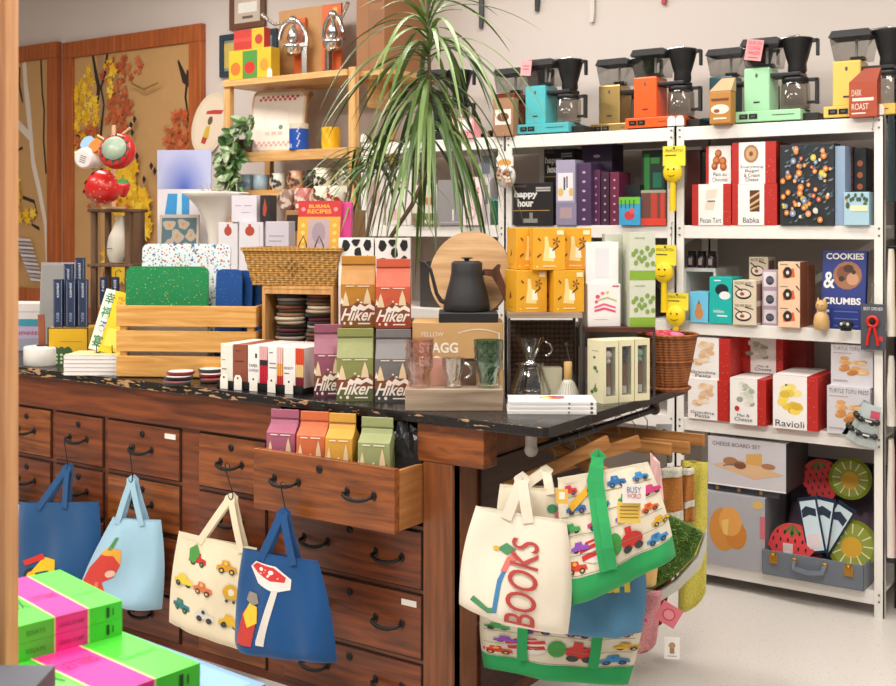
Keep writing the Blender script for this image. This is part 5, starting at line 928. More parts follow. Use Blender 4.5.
m=MB(); m.lathe([(.05,.0345),(.052,.038),(.0,.0375)],C('#a6b8a0',.35),26,cap=False)
for k in range(12): a=2*pi*k/12; m.add([(.048*cos(a-.2),.048*sin(a-.2),.037),(.048*cos(a+.2),.048*sin(a+.2),.037),(.072*cos(a),.072*sin(a),.03)],[(0,1,2)],C('#24402c'))
m.build('leafy_rim',t)
p=pxp(102,187,3.13); t=thing('strawberry_mug','large red strawberry shaped mug hanging lowest in front of the pegs','mug',p,0,'mugs hanging on the peg stand'); orient(t,(-.75,-.1,.45)); m=MB(); m.lathe([(.0,-.085),(.025,-.08),(.055,-.05),(.072,-.01),(.072,.025),(.055,.045),(.0,.048)],SR,30); seeds(m,.07,.06,60,-.015); m.build('cup',t)
m=MB(); 
for k in range(9): a=2*pi*k/9; m.add([(.02*cos(a-.3),.02*sin(a-.3),.052),(.02*cos(a+.3),.02*sin(a+.3),.052),(.076*cos(a+.12),.076*sin(a+.12),.03),(.076*cos(a-.12),.076*sin(a-.12),.03)],[(0,1,2,3)],C('#2a4a30'))
m.build('leaves',t)
p=pxp(123,187,3.1); t=thing('strawberry_ornament','small red strawberry with a green cap beside the large one','ornament',p); m=MB(); m.lathe([(0,-.045),(.012,-.04),(.028,-.01),(.03,.01),(.02,.022),(0,.025)],SR,18); m.build('berry',t); m=MB(); m.lathe([(.028,.012),(.02,.028),(.004,.034),(.003,.05)],C('#3f7a38'),14); m.build('cap',t)
for px,py,c,l in [(91,146,'#8fb8d8','pale blue cup half hidden behind the white hanging mug'),(99,149,'#e07a28','orange and yellow cup between the two upper hanging mugs')]:
    p=pxp(px,py,3.19); m=MB(); m.lathe([(.03,-.03),(.034,.03)],C(c,.3),18); m.lathe([(.0345,-.005),(.0348,.012)],C('#e8c830' if px==99 else '#e8e4e8'),18); o=m.build('hanging_cup',None,p); o.rotation_euler=(radians(60),radians(20),0); tag(o,l,'cup')
# navy boxes
NV='#1d2c4c'; yy=2.87
x,y,S=G(68,365.5,TZ); wT=41/S; hT=(365.5-327.5)/S
carton('yellow_tin','yellow tin with a green scalloped print and dark edges, carrying navy boxes','tin',x,y,TZ,wT,.13,hT,rz=34,col='#d9aa1e',front=[('r',0,0,.03,1,'#26301c'),('r',0,.97,1,1,'#26301c'),('r',.3,.62,.85,.64,'#b8841a')]+[('e',.18+.16*i,.3,.12,.2,'#3a5a34') for i in range(3)]+[('r',.04,0,.6,.3,'#3a5a34')]+[('e',.1+.12*i,.08+.1*j,.035,.035,'#c8d0a8') for i in range(4) for j in range(3)]+[('r',.97,0,1,1,'#26301c')],rough=.35,bevel=.006)
TB=TZ+hT+.001
def nbox(px,l,k,h=.19,dy=0,rz=34,z=None,wd=.036,roll=0):
    xx,yy_,S=G(px,327.5,TB); o=carton('utensil_box',l,'box',xx-fx*(.02+dy),yy_-fy*(.02+dy),TB if z is None else z,wd,.018,h,rz=rz,col=NV,group='slim navy boxes with white lettering',front=[('t','OPINEL' if False else 'essentiel',.3,.62,.62,.92,'#d8dce4',0,0,90),('t','N08',.35,.12,.65,.3,'#9aa6bc',0,0,90),('r',.06,.02,.1,.98,'#8a94a8'),('r',.9,.02,.94,.98,'#8a94a8')]); return o
nbox(56,'slim navy box, leftmost of the front three on the yellow tin',0); nbox(69,'slim navy box, middle of the front three on the yellow tin',1); nbox(81,'slim navy box, rightmost of the front three on the yellow tin',2)
nbox(64,'taller navy box behind the left pair on the yellow tin',3,.25,.03); nbox(75,'tallest navy box behind the right pair on the yellow tin',4,.275,.035)
for i,px in enumerate((103,115)):
    p=pxp(px,305,3.17); carton('utensil_box',['slim navy box hanging in the rustic rack, left one','slim navy box hanging in the rustic rack, right one'][i],'box',p.x,p.y-.0,p.z,.03,.012,.12,rz=24,col=NV,group='slim navy boxes with white lettering',front=[('t','N08',.3,.5,.7,.9,'#d8dce4',0,0,90)])
    m=MB(); m.tube([(0,0,0),(0,.0,.02),(.008,.01,.03),(.012,.02,.02)],.0016,BLACKM,6); tag(m.build('wire_hook',None,(p.x,p.y+.004,p.z+.121)),['wire hook above the left navy box in the rustic rack','wire hook above the right navy box in the rustic rack'][i],'hook')
x,y=PX(62,3.02),3.02; carton('grey_board','grey board leaning behind the navy boxes','board',x-.03,y,TZ,.17,.01,.40,rz=34,col='#9a9794',tilt=-6,front=[('r',.03,.03,.97,.97,'#8c8a88')])
# pile at far left
z_=TZ
for hh,c,l,A in [(.055,'#9a9aa8','grey lilac box at the bottom of the far left pile',[]),(.054,'#b7a9c4','lilac box with red lettering in the far left pile',[('t','Lunette',.25,.3,.85,.7,'#a02a3a',.2)]),(.03,'#3f93a6','teal box in the far left pile',[]),(.07,'#ddd6d0','white box on top of the far left pile',[('r',.1,.45,.9,.5,'#b8b0b0')])]:
    x,y=PX(24,3.06),3.06; carton('gift_box',l,'box',x,y,z_,.24,.16,hh,rz=30,col=c,front=A,group='boxes piled at the far left'); z_+=hh+.0005
x,y=PX(46,3.14)+.0,3.12; t=thing('tree_mug','white mug with a black pine tree print on top of the far left pile','mug',(PX(45,3.1),3.13,z_)); m=MB(); m.lathe([(.033,0),(.036,.004),(.036,.095),(.033,.095)],C('#e8e4e0',.3),24); 
for k in range(4): m.decal([(-.016+.003*k,.02+.014*k),(.016-.003*k,.02+.014*k),(0,.045+.014*k)],'#1e2622',lambda u,v,l:(u*cos(.6)+.0368*sin(.6),-.0368*cos(.6)+u*sin(.6),v))
m.build('cup',t)
x,y,S=G(31,367,TZ); y+=.075; x-=.03; t=thing('roll_holder','low white round dish with an upright brown strap at the far left of the worktop','holder',(x,y,TZ)); r_=.073
m=MB(); m.lathe([(r_*.96,0),(r_,.004),(r_,.068),(r_*.96,.074),(r_*.3,.075)],C('#e2ddd4',.35),36); m.build('dish',t); m=MB(); m.lathe([(.024,.0752),(.024,.079)],C('#3a2a22'),16); m.strap([(-.004,0,.078),(-.006,0,.15),(-.01,0,.2)],(.5,-.85,0),.026,.006,C('#8a4a2c',.6)); m.build('strap',t)
# white booklets and yellow cookbook
x,y,S=G(90,375.5,TZ); hB=.015
for i in range(5): carton('white_booklet',['thick white book, bottom of the pile left of the crate','thick white book, second from the bottom left of the crate','thick white book, middle of the pile left of the crate','thick white book, second from the top left of the crate','white book with a yellow cover on top of the pile left of the crate'][i],'book',x+.001*(i%2),y,TZ+i*hB,.2,.16,hB-.0004,rz=32,col='#e4e0dc',group='white books piled left of the crate',front=[('r',0,.86,1,1,'#bdb8b2')],topc='#e0d8a0' if i==4 else None)
YC_=[('r',0,0,.26,1,'#f0e9d8')]
for i,ch in enumerate('幸福餐宴'): YC_+=[('t',ch,.05,.76-.235*i,.3,.95-.235*i,['#1f7a4a','#1f8a5a','#2a6ab0','#1f7a4a'][i],0,.02)]
YC_+=[('t','FEASTS',.4,.86,.85,.92,'#c8702a'),('t','OF',.4,.78,.55,.84,'#c8702a'),('r',.35,.1,.9,.4,'#f2e25a')]
xx,yy2,S=G(103,354,TZ+.075+.002); o=MB(); 
t=thing('cookbook','bright yellow cookbook with large green Chinese characters leaning beside the crate','book',(xx-.03,yy2+.04,TZ+.0765),34); t.rotation_euler=(radians(-12),radians(13),radians(30))
m=MB(); m.box(-.072,.072,0,.016,.0,.235,C('#ecc91c')); art(m,lambda u,v,l:(-.072+u*.144,-.0006*(l+1),v*.235),YC_); m.build('cover',t)
m=MB(); m.tube([(-.03,-.02,.0),(-.03,-.022,.03)],.002,BLACKM,6); m.tube([(.03,-.02,.0),(.03,-.022,.03)],.002,BLACKM,6); m.tube([(-.03,-.02,.001),(-.03,.02,.001)],.002,BLACKM,6); m.tube([(.03,-.02,.001),(.03,.02,.001)],.002,BLACKM,6); o=m.build('wire_easel',None,(xx-.03,yy2+.04,TZ+.077),30); tag(o,'tiny black wire easel below the yellow cookbook','easel')
# bags in the open drawer
DZ=.6905
for px,c,dk,l,wp in [(281,'#a35a72','#6e3348','mauve coffee bag at the left in the open drawer',31),(311,'#c9683c','#a83c1c','orange coffee bag in the open drawer',31),(339,'#d19a3a','#8a5a1c','golden coffee bag in the open drawer',29),(374,'#939a68','#6c7440','olive coffee bag at the right in the open drawer',34)]:
    Y=OY+.03; S0=PS(px,Y); hiker(PX(px,Y),Y,DZ,wp/S0*1.0,PZ(px,[411,413,415,419][[281,311,339,374].index(px)],Y)-DZ,20,c,dk,l,grp='coffee bags in the open drawer',hbf=.7)
m=MB(); rr=random.Random(4)
def blob(u,v):
    a=2*pi*u; p_=pi*v; r=1+.12*sin(5*a+3*v)+.1*cos(7*p_+a); return (.05*r*sin(p_)*cos(a),.05*r*sin(p_)*sin(a),.1+.1*r*cos(p_))
m.grid(blob,16,12,C('#1c1c1f',.3,0.,'foil'),False); tag(m.build('foil_bag',None,(PX(405,OY+.12),OY+.13,DZ+.02)),'crumpled black foil bag at the right end of the open drawer','bag')
# ---------- framed panels on the back wall ----------
ORG=WOOD('#b5622c','#8f4519',2,.7,.5); PB=C('#bd935f',.75)
def panel(px0,px1,py0,zb,label,arts,ztop=None):
    Y=WY; x0,x1=PX(px0,Y),PX(px1,Y); zt=PZ(px1,py0,Y); w=x1-x0; h=zt-zb; t=thing('wall_painting',label,'painting',((x0+x1)/2,Y-.045,zb),0,None); b=.11
    m=MB(); m.box(-w/2+b,w/2-b,.02,.04,b,h-b,PB); sf=lambda u,v,l:(-w/2+b+u*(w-2*b),.0195-.0006*l,b+v*(h-2*b)); art(m,sf,arts); m.build('painted_board',t)
    m=MB()
    for q in ((-w/2,w/2,0,.045,h-b,h),(-w/2,w/2,0,.045,0,b),(-w/2,-w/2+b,0,.045,b,h-b),(w/2-b,w/2,0,.045,b,h-b)): m.box(*q,ORG)
    m.build('frame',t,bevel=.004)
def branch(pts,ws,c):
    L=[];R=[]
    for i,(p,w) in enumerate(zip(pts,ws)):
        a=pts[max(0,i-1)]; b=pts[min(len(pts)-1,i+1)]; d=(b[0]-a[0],b[1]-a[1]); n=hypot(*d); nx,ny=-d[1]/n*w,d[0]/n*w; L.append((p[0]+nx,p[1]+ny)); R.append((p[0]-nx,p[1]-ny))
    return [('p',[L[i],L[i+1],R[i+1],R[i]],c) for i in range(len(pts)-1)]
def leaves(rnd,cu,cv,ru,rv,n,cols,s=.02,asp=.7):
    o=[]
    for _ in range(n):
        a=rnd.uniform(0,2*pi); q=rnd.random()**.6; u=min(.97,max(.02,cu+ru*q*cos(a))); v=min(.98,max(.02,cv+rv*q*sin(a))); th=rnd.uniform(0,6.28); k=s*rnd.uniform(.6,1.5)
        P=[]
        for i in range(10): rr=k*(1 if i%2 else .4); P.append((min(1,max(0,u+rr*cos(th+i*pi/5))),min(1,max(0,v+rr*asp*sin(th+i*pi/5)))))
        o.append(('p',P,rnd.choice(cols)))
    return o
R1=random.Random(21); YL=['#ecba24','#f2cb3a','#dca81c']; RO=['#b9592e','#a94a26','#c46a3c']; BKK='#2a2019'
B2=[]
B2+=branch([(.24,1),(.25,.9),(.27,.8),(.22,.7),(.21,.55),(.19,.4),(.2,.2),(.18,0)],[.035]*4+[.045]*4,'#a58158')
B2+=branch([(.17,1),(.2,.92),(.225,.87),(.20,.78),(.19,.7),(.175,.62),(.16,.55)],[.01,.014,.018,.008,.012,.018,.012],BKK)+branch([(.30,1),(.28,.92),(.245,.87),(.27,.8),(.25,.72),(.23,.6)],[.01,.012,.008,.008,.01,.008],BKK)
B2+=branch([(.01,.68),(.06,.7),(.0,.64)],[.01,.012,.01],BKK)+branch([(.9,.94),(.95,.87),(1,.84)],[.006,.02,.01],BKK)+branch([(.98,.9),(.96,.8),(.99,.7)],[.01,.008,.006],BKK)
B2+=leaves(R1,.1,.76,.12,.2,80,YL,.03)+leaves(R1,.42,.93,.2,.05,34,RO,.024)+leaves(R1,.42,.77,.12,.1,50,RO,.028)+leaves(R1,.12,.66,.14,.08,26,RO,.024)+leaves(R1,.92,.66,.12,.09,44,RO,.03)+leaves(R1,.34,.92,.05,.1,22,YL,.022)
B2+=leaves(R1,.45,.52,.13,.1,110,YL,.04)+leaves(R1,.55,.36,.16,.12,110,YL,.045)+leaves(R1,.5,.2,.2,.08,60,YL,.04)+leaves(R1,.35,.42,.2,.06,16,RO,.02)
B2+=branch([(.55,.87),(.66,.84),(.78,.86)],[.004,.005,.003],'#8a6430')
for u,v in ((.55,.71),(.56,.68),(.6,.59),(.72,.55),(.66,.5),(.75,.53),(.58,.73)): B2.append(('p',[(u-.015,v),(u,v+.015),(u+.02,v),(u,v-.018)],BKK))
panel(67.5,206,24,.84,'large orange framed wall panel of autumn trees on a brown ground, right of the pair',B2)
B1=[]
W_H='#d9cdc0'
B1+=branch([(.62,1),(.64,.9),(.68,.8),(.72,.68),(.76,.55),(.86,.42),(.95,.28),(.98,.1)],[.03,.03,.035,.03,.028,.026,.024,.022],W_H)+branch([(0,.79),(.2,.74),(.4,.75),(.55,.72),(.7,.67)],[.014,.018,.02,.02,.02],W_H)
B1+=branch([(.55,.98),(.54,.9),(.6,.82)],[.012,.018,.008],BKK)+branch([(.88,1),(.9,.85),(.93,.78),(.92,.65),(.96,.5)],[.012]*5,BKK)+branch([(.3,.52),(.42,.6),(.6,.62)],[.008,.008,.006],BKK)+branch([(.6,.4),(.78,.38),(.82,.33),(.74,.28),(.86,.26)],[.008]*5,BKK)
B1+=leaves(R1,.15,.9,.3,.06,50,RO,.05,.4)+leaves(R1,.05,.55,.1,.06,12,RO,.04,.4)+leaves(R1,.25,.42,.3,.14,140,YL,.06,.45)+leaves(R1,.4,.32,.45,.04,50,YL,.05,.4)+leaves(R1,.35,.14,.25,.08,50,['#b98a2a','#c79a30','#a07020'],.05,.4)
B1+=[('p',[(.5+.3*i/12.,.22-.0175*i),(.75+.25*i/12.,.215-.0175*i),(.78+.22*i/12.,.206-.0175*i),(.52+.3*i/12.,.208-.0175*i)],'#a9adb8' if i%2 else '#d0cfd2') for i in range(11)]
panel(-72,62,42,.95,'orange framed wall panel of a white birch by a stream, far left',[(*((it[0],)+((( [ (.48+.52*a,b) for a,b in it[1]]),) if it[0]=='p' else ())),it[2]) if it[0]=='p' else it for it in B1])
# small frames, plate on the wall
def picframe(px0,px1,py0,py1,fc,mc,label,arts,Y=WY):
    x0,x1=PX(px0,Y),PX(px1,Y); zt,zb=PZ(px0,py0,Y),PZ(px0,py1,Y); w=x1-x0;h=zt-zb; t=thing('framed_picture',label,'picture',((x0+x1)/2,Y-.025,zb)); b=.035
    m=MB()
    for q in ((-w/2,w/2,0,.022,h-b,h),(-w/2,w/2,0,.022,0,b),(-w/2,-w/2+b,0,.022,b,h-b),(w/2-b,w/2,0,.022,b,h-b)): m.box(*q,C(fc,.4))
    m.build('frame',t,bevel=.002); m=MB(); m.box(-w/2+b,w/2-b,.01,.02,b,h-b,C(mc)); art(m,lambda u,v,l:(-w/2+b+u*(w-2*b),.0095-.0006*l,b+v*(h-2*b)),arts); m.build('picture',t)
picframe(232,267,-14,31,'#6b4633','#cdbfae','brown framed picture high on the wall above the wooden shelf',[('r',.15,.3,.85,.6,'#f2efe9'),('r',.3,.12,.7,.2,'#6a5a50')])
picframe(222,279,36,78,'#2b3c48','#8a8f80','dark blue framed picture behind the red and yellow boxes',[('r',.0,.1,.2,.9,'#c8b060'),('r',.85,.1,1,.9,'#6a8090')])
p=Vector((PX(207,WY-.05),WY-.03,PZ(207,124,WY-.03))); t=thing('wall_plate','oval cream plate with a red and yellow figure hanging beside the wooden shelf','plate',p); t.rotation_euler=(0,radians(18),radians(18))
m=MB(); m.prism(ell(0,0,.115,.2,36),0,.012,C('#e2d2b8',.4)); sf=lambda u,v,l:(u,-.0006*(l+1),v); art(m,sf,[('e',0,0,.095,.175,'#ead9c0'),('p',[(-.04,.05),(.06,.08),(.07,.11),(-.0,.09),(-.04,.07)],'#c03a34'),('p',[(-.015,-.02),(.01,-.01),(.02,-.09),(-.02,-.1)],'#d8b030'),('e',.0,.02,.016,.028,'#6a5040'),('p',[(-.02,-.09),(.015,-.09),(.01,-.13),(-.02,-.13)],'#b83a30')]); m.build('plate_body',t)
# ---------- pine shelf against the wall ----------
PY=4.5; PD=.36; xl,xr=PX(224,PY),PX(355,PY); pt=PZ(350,67,PY)
t=thing('pine_shelf','tall open pine shelf against the wall carrying a checkered tray, a plant and mugs','shelf',((xl+xr)/2,PY,0)); w=xr-xl
for sx in (-1,1):
    for yy in (0,PD-.035): m=MB(); a=sx*w/2; m.box(min(a,a-sx*.045),max(a,a-sx*.045),yy,yy+.035,0,pt-.0 if sx<0 else pt,PINEZ); m.build('post',t,bevel=.003)
plv=[pt-.03,PZ(290,155,PY),PZ(290,194,PY),1.1,.6,.15]
for i,zz in enumerate(plv):
    m=MB(); 
    if i==0: m.box(-w/2+.0,w/2-.045,-.012,PD,zz-.012,zz+.02,PINE); 
    else: m.box(-w/2+.045,w/2-.045,-.01,PD,zz,zz+.025,PINE); m.box(-w/2+.045,w/2-.045,-.012,.006,zz-.03,zz+.0,PINE)
    m.build('shelf_board',t,bevel=.002)
m=MB(); m.bar((-w/2+.05,PD-.01,plv[1]+.05),(-w/2+.35,PD-.01,plv[0]-.03),.03,.01,PINE,(0,1,0)); m.build('cross_brace',t)
z=plv[0]+.0205
z1=sbox('tea_tin','yellow box with red and green cup pictures on top of the pine shelf','box',229,271,49,PY+.03,z,.07,col='#ddb32a',front=[('r',.33,.05,.68,.95,'#4a8a3a'),('e',.5,.4,.13,.2,'#c02a22'),('e',.16,.4,.12,.22,'#c87028'),('e',.84,.45,.1,.2,'#d89030'),('r',0,0,1,.05,'#c04028')],side='#c9a020')
sbox('tea_tin','smaller red and yellow box on top of the yellow box','box',234,264,29,PY+.04,z1+.0005,.05,col='#b8352c',front=[('r',.6,0,1,1,'#d8a92a'),('e',.83,.45,.13,.25,'#b03a28'),('r',.0,.4,.6,.6,'#d0443a')])
m=MB(); m.prism([(-.018,0),(.018,0),(.018,.04),(.006,.055),(-.006,.055),(-.018,.04)],0,.001,C('#efe6d2')); tag(m.build('price_tag',None,(PX(266,PY),PY+.028,z)),'cream paper tag leaning on the yellow box on the pine shelf','price tag')
# chrome lever presses
def press(px,label,s=1.,flip=1,tall=.34):
    x=PX(px,PY+.14); t=thing('lever_press',label,'juicer',(x,PY+.14,z+.0005),20 if flip>0 else -10,'chrome lever presses')
    m=MB(); m.lathe([(.075,0),(.078,.01),(.07,.018),(.03,.022)],CHROME,24); m.build('foot',t)
    m=MB(); m.box(-.012+flip*.06,.02+flip*.06,.0,.03,.02,.2,CHROME); m.build('column',t,bevel=.004)
    m=MB(); m.lathe([(.0,.13),(.035,.13),(.05,.15),(.058,.175),(.058,.185),(.05,.19)],CHROME,24); m.box(-.06,.09,-.012,.012,.178,.195,CHROME); m.build('cup_holder',t)
    m=MB(); m.tube([(flip*.08*cos(a),0,.2+.125*sin(a)) for a in [pi*i/12*.95 for i in range(13)]],.013,CHROME,10); m.sphere((0,0,.325),.026,CHROME,12,8); m.build('arch',t)
    m=MB(); m.tube([(0,0,.325),(-flip*.1,-.02,.3),(-flip*.17,-.04,.36)],[.009,.008,.012],CHROME,8); m.build('lever',t)
    m=MB(); m.lathe([(.02,.2),(.035,.22),(.025,.26),(.01,.3)],CHROME,18); m.build('cone',t)
press(293,'chrome arched lever press, left one on the pine shelf'); press(333,'chrome arched lever press with a dark column, right one on the pine shelf',flip=-1)
sbox('kraft_box','kraft cardboard box standing behind the chrome presses on the pine shelf','box',279,326,8,PY+.22,z,.08,col='#b98a56')
sbox('orange_box','orange and red printed box beside the left press','box',294,305,18,PY+.2,z,.015,col='#d8622c',front=[('r',.2,.5,.8,.9,'#e8a08a')])
sbox('orange_box','orange and red printed box behind the right press','box',322,341,4,PY+.2,z,.015,col='#d0602c',front=[('r',.2,.2,.4,.6,'#f0c8c0'),('r',.6,.55,.8,.95,'#e8b43a')])
# tall cardboard box on a wall bracket right of the shelf
x0,x1=PX(361,4.6),PX(389,4.6); zb=PZ(370,72,4.6)
t=thing('cardboard_box','large brown cardboard box high up, right of the pine shelf','box',((x0+x1)/2,4.56,zb)); m=MB(); ww=(x1-x0)/2; m.box(-ww,ww,0,.36,0,.62,C('#9a6a44',.7)); art(m,lambda u,v,l:(-ww+u*2*ww,-.0006*(l+1),v*.62),[('r',.45,.0,.47,1,'#7a5030'),('r',.5,.3,.95,.5,'#8a5c38'),('r',.5,.56,.9,.6,'#7a5030')]); m.build('carton_body',t,bevel=.004)
t=thing('wall_ledge','narrow pine ledge under the large cardboard box','shelf',((x0+x1)/2,4.55,zb-.0255)); m=MB(); m.box(-ww-.02,ww+.05,0,.395,0,.025,PINE); m.box(-ww,-ww+.02,.1,.395,-.15,0,PINE); m.build('ledge_board',t)
# second row: tray, can, cup, trailing plant
z=plv[1]+.0255
x=PX(274,PY+.1); S0=PS(277,PY+.1); w=64/S0; h=PZ(277,87,PY+.1)-z
t=thing('checkered_tray','cream tray with rounded corners and red checkered rows leaning on the pine shelf','tray',(x,PY+.1,z),10,tilt=-10)
def rrect(w,h,r): 
    P=[]
    for cx_,cz_,a0 in ((w/2-r,r,-pi/2),(w/2-r,h-r,0),(-w/2+r,h-r,pi/2),(-w/2+r,r,pi)):
        for i in range(6): a=a0+pi/2*i/5; P.append((cx_+r*cos(a),cz_+r*sin(a)))
    return P
m=MB(); m.prism(rrect(w,h,.045),0,.02,C('#d8bc98',.4)); m.decal([(a*.92,h*.04+b*.92) for a,b in rrect(w,h,.04)],'#eadfd0',lambda u,v,l:(u,-.0006,v)); sf=lambda u,v,l:(-w/2+u*w,-.001-.0006*(l+1),v*h)
for r_,v0,c in ((0,.82,'#c03a3a'),(1,.1,'#e0a8a0')):
    for i in range(16):
        for j in range(2):
            if (i+j)%2==0: art(m,sf,[('r',.14+.045*i,v0+.04*j,.185+.045*i,v0+.04*j+.04,c)])
art(m,sf,[('e',.5,.52,.24,.2,'#e8d8c8'),('e',.5,.52,.22,.18,'#eee2d4'),('e',.58,.4,.04,.04,'#4a8a7a'),('r',.3,.28,.38,.33,'#e4b8b0'),('r',.42,.28,.5,.33,'#e4b8b0'),('r',.54,.28,.62,.33,'#e4b8b0')]); m.build('tray_body',t,bevel=.002)
t=thing('blue_canister','blue cylinder tin with white flowers standing on the middle board of the pine shelf','tin',(PX(299,PY+.035),PY+.035,z)); r_=20/PS(299,PY)/2; hh=PZ(299,123,PY)-z; m=MB(); m.lathe([(r_,0),(r_,hh*.8)],C('#1c4fae',.3),26); m.lathe([(r_*.96,hh*.8),(r_*.96,hh)],C('#d8cbb0',.4),26)
for i in range(9): a=-pi/2+.55+.1*(i%3); m.sphere((r_*cos(a),r_*sin(a),.02+.013*i),.007,C('#cdd0d8'),6,4,(1,.3,1))
for a in (-2.0,-1.85): m.decal([(-.012,.01),(.012,.01),(.012,.034),(-.012,.034)],'#dfe4ee',lambda u,v,l,a=a:((r_+.0006)*cos(a+u/r_),(r_+.0006)*sin(a+u/r_),v))
m.build('tin_body',t)
t=thing('yellow_cup','ridged yellow tumbler right of the blue tin on the pine shelf','cup',(PX(331,PY+.1),PY+.1,z)); m=MB()
def yc(u,v): a=2*pi*u; r=.05*(1+.05*sin(a*6+v*9)); return (r*cos(a),r*sin(a),v*.12)
m.grid(yc,48,8,C('#e9b51c',.3)); m.lathe([(0,.0),(.048,.0),(.048,.004)],C('#e9b51c',.3),20,cap=False); m.build('cup_body',t)
# trailing plant
t=thing('trailing_plant','variegated trailing plant hanging down the left side of the pine shelf','plant',(PX(236,PY-.02),PY+.05,z)); m=MB(); m.lathe([(.035,0),(.045,.07),(.05,.075)],C('#4a3a30'),16); m.build('pot',t); m=MB(); rr=random.Random(6); la,lb,lc=C('#2c4f24',.4),C('#4f7438',.4),C('#a3b08a',.4)
S0=PS(233,PY)
for k in range(120):
    f=rr.random(); px=246-24*min(1,f*1.6)+rr.uniform(-9,9)+(10 if f>.5 else 0)*f; py=120+f*72; y=PY-.05+rr.uniform(-.04,.02); c=Vector((PX(px,y),y,PZ(px,py,y)))-t.location; L=rr.uniform(.05,.085); a=rr.uniform(0,2*pi); d=Vector((cos(a),rr.uniform(-.6,.2),-.4+.6*sin(a))).normalized(); n=Vector((rr.uniform(-.5,.5),-1,.4)); x_=d.cross(n).normalized()*L*.34; ct=c+d*L
    for s,mt in ((1,la if k%3 else lc),(-1,lb if k%4 else lc)): m.add([c,c+d*L*.35+x_*s,c+d*L*.75+x_*.8*s,ct,c+d*L*.5+Vector((0,-.006,0))],[(0,1,2,3,4)],mt)
m.build('foliage',t)
m=MB(); m.tube([pxp(244,150,PY-.03)-t.location,pxp(236,160,PY-.06)-t.location,pxp(238,190,PY-.06)-t.location],.004,C('#4a6a3a'),6); m.build('vine',t)
# mugs on lower boards
def mug(px,pyb,r,h,c,label,Y=PY+.05,zz=None,spots=None,hs=-1,grp='mugs on the pine shelf'):
    x=PX(px,Y); t=thing('mug',label,'mug',(x,Y,zz),0,grp); m=MB(); m.lathe([(r*.85,0),(r*.97,.006),(r,h*.3),(r*.98,h),(r*.9,h),(r*.86,h*.3)],C(c,.3),22)
    if spots:
        for k in range(9):
            a=-pi*.5+(.55*sin(k*2.3))*1.6; q=h*(.2+.65*((k*.37)%1)); m.decal(ell(0,0,.012,.011,7),spots,lambda u,v,l,a=a,q=q:((r+.001)*cos(a+u/r),(r+.001)*sin(a+u/r),q+v))
    m.build('cup',t); m=MB(); m.torus((hs*r,0,h*.5),h*.27,.006,C(c,.3),(pi/2 if hs<0 else -pi/2),(3*pi/2 if hs<0 else pi/2),10); m.build('handle',t)
z2_=plv[2]+.0255; S0=PS(300,PY)
for px,c,sp_,l,rr_,hh in [(247,'#8fa6b0','#6a8290','pale blue mug at the left of the lower pine board',.045,.09),(261,'#93a8b2',None,'grey blue mug second from the left on the lower pine board',.045,.085),(279,'#cfc8ba','#3a3a3a','white mug with dark spots third from the left on the lower pine board',.04,.09),(297,'#c09070','#5a3a2c','tan mug with brown spots in the middle of the lower pine board',.042,.1),(312,'#1f1c1c',None,'black mug between the tan mug and the white spotted one',.03,.1),(323,'#e6dcc8','#2a2624','large white mug with black spots at the right of the lower pine board',.05,.11),(345,'#c8bcae','#8a8078','small greyish mug beside the right post of the pine shelf',.034,.1)]:
    mug(px,0,rr_,hh,c,l,zz=z2_,spots=sp_)
# cream mugs in front, on a low riser on the worktop back edge
ry=3.62; rx0=PX(322,ry); 
carton('display_riser','tall dark riser crate at the back of the worktop under the cream mugs','riser',PX(316,3.54),3.53,TZ,.32,.14,PZ(330,210,3.52)-TZ-.0,rz=0,col='#b48a62',front=[('r',.02,.86,.98,.97,'#3a2c24')])
zz=PZ(330,210,3.52)+.0005
mug(337,0,.042,.1,'#e8dfcc','cream mug with a red flower in front of the pine shelf, right one',Y=3.58,zz=zz,spots='#b8382c',hs=1,grp='mugs on the tall crate')
mug(322,0,.036,.1,'#e2d6c2','cream mug with brown marks behind the cookbook',Y=3.6,zz=zz,spots='#6a4a3a',grp='mugs on the tall crate')
mug(303,0,.036,.095,'#b86a62','dusty red patterned mug behind the red cookbook',Y=3.6,zz=zz,spots='#e8d8c8',grp='mugs on the tall crate')
mug(288,0,.034,.09,'#8a6a5a','brown patterned mug above the magenta book, left one',Y=3.6,zz=zz,spots='#d8c8b8',grp='mugs on the tall crate')
# ---------- dracaena ----------
P0=Vector((PX(372,3.48),3.48,TZ)); t=thing('dracaena','tall dracaena with long drooping striped leaves rising behind the coffee bags','plant',P0)
m=MB(); m.lathe([(.06,0),(.075,.14),(.08,.15),(.075,.15),(.07,.14)],C('#8a8680',.6),24); m.build('pot',t); m=MB(); m.lathe([(0,.13),(.072,.13)],C('#2f231b',.9),20,cap=False); m.build('soil',t)
def q(px,py,Y=3.48): return pxp(px,py,Y)-P0
ST=C('#7d6b52',.8)
m=MB(); m.tube([(0,0,.12),q(378,262),q(392,235),q(412,205),q(428,170),q(431,120),q(429,60),q(428,20),q(428,-6)],[.009,.009,.009,.009,.008,.008,.007,.006,.006],ST,8); m.build('stem',t)
m=MB(); m.tube([(-.01,0,.12),q(366,240),q(373,205),q(380,165),q(379,150)],[.008,.008,.008,.007,.006],ST,8); m.build('stem',t)
m=MB(); m.tube([(.01,.01,.12),q(352,250,3.44),q(347,215,3.44),q(352,180,3.44)],[.007,.006,.006,.005],ST,8); m.build('stem',t)
GA,GB,GC=C('#5a7636',.35),C('#7b9654',.35),C('#435e2b',.35)
rr=random.Random(12); m=MB()
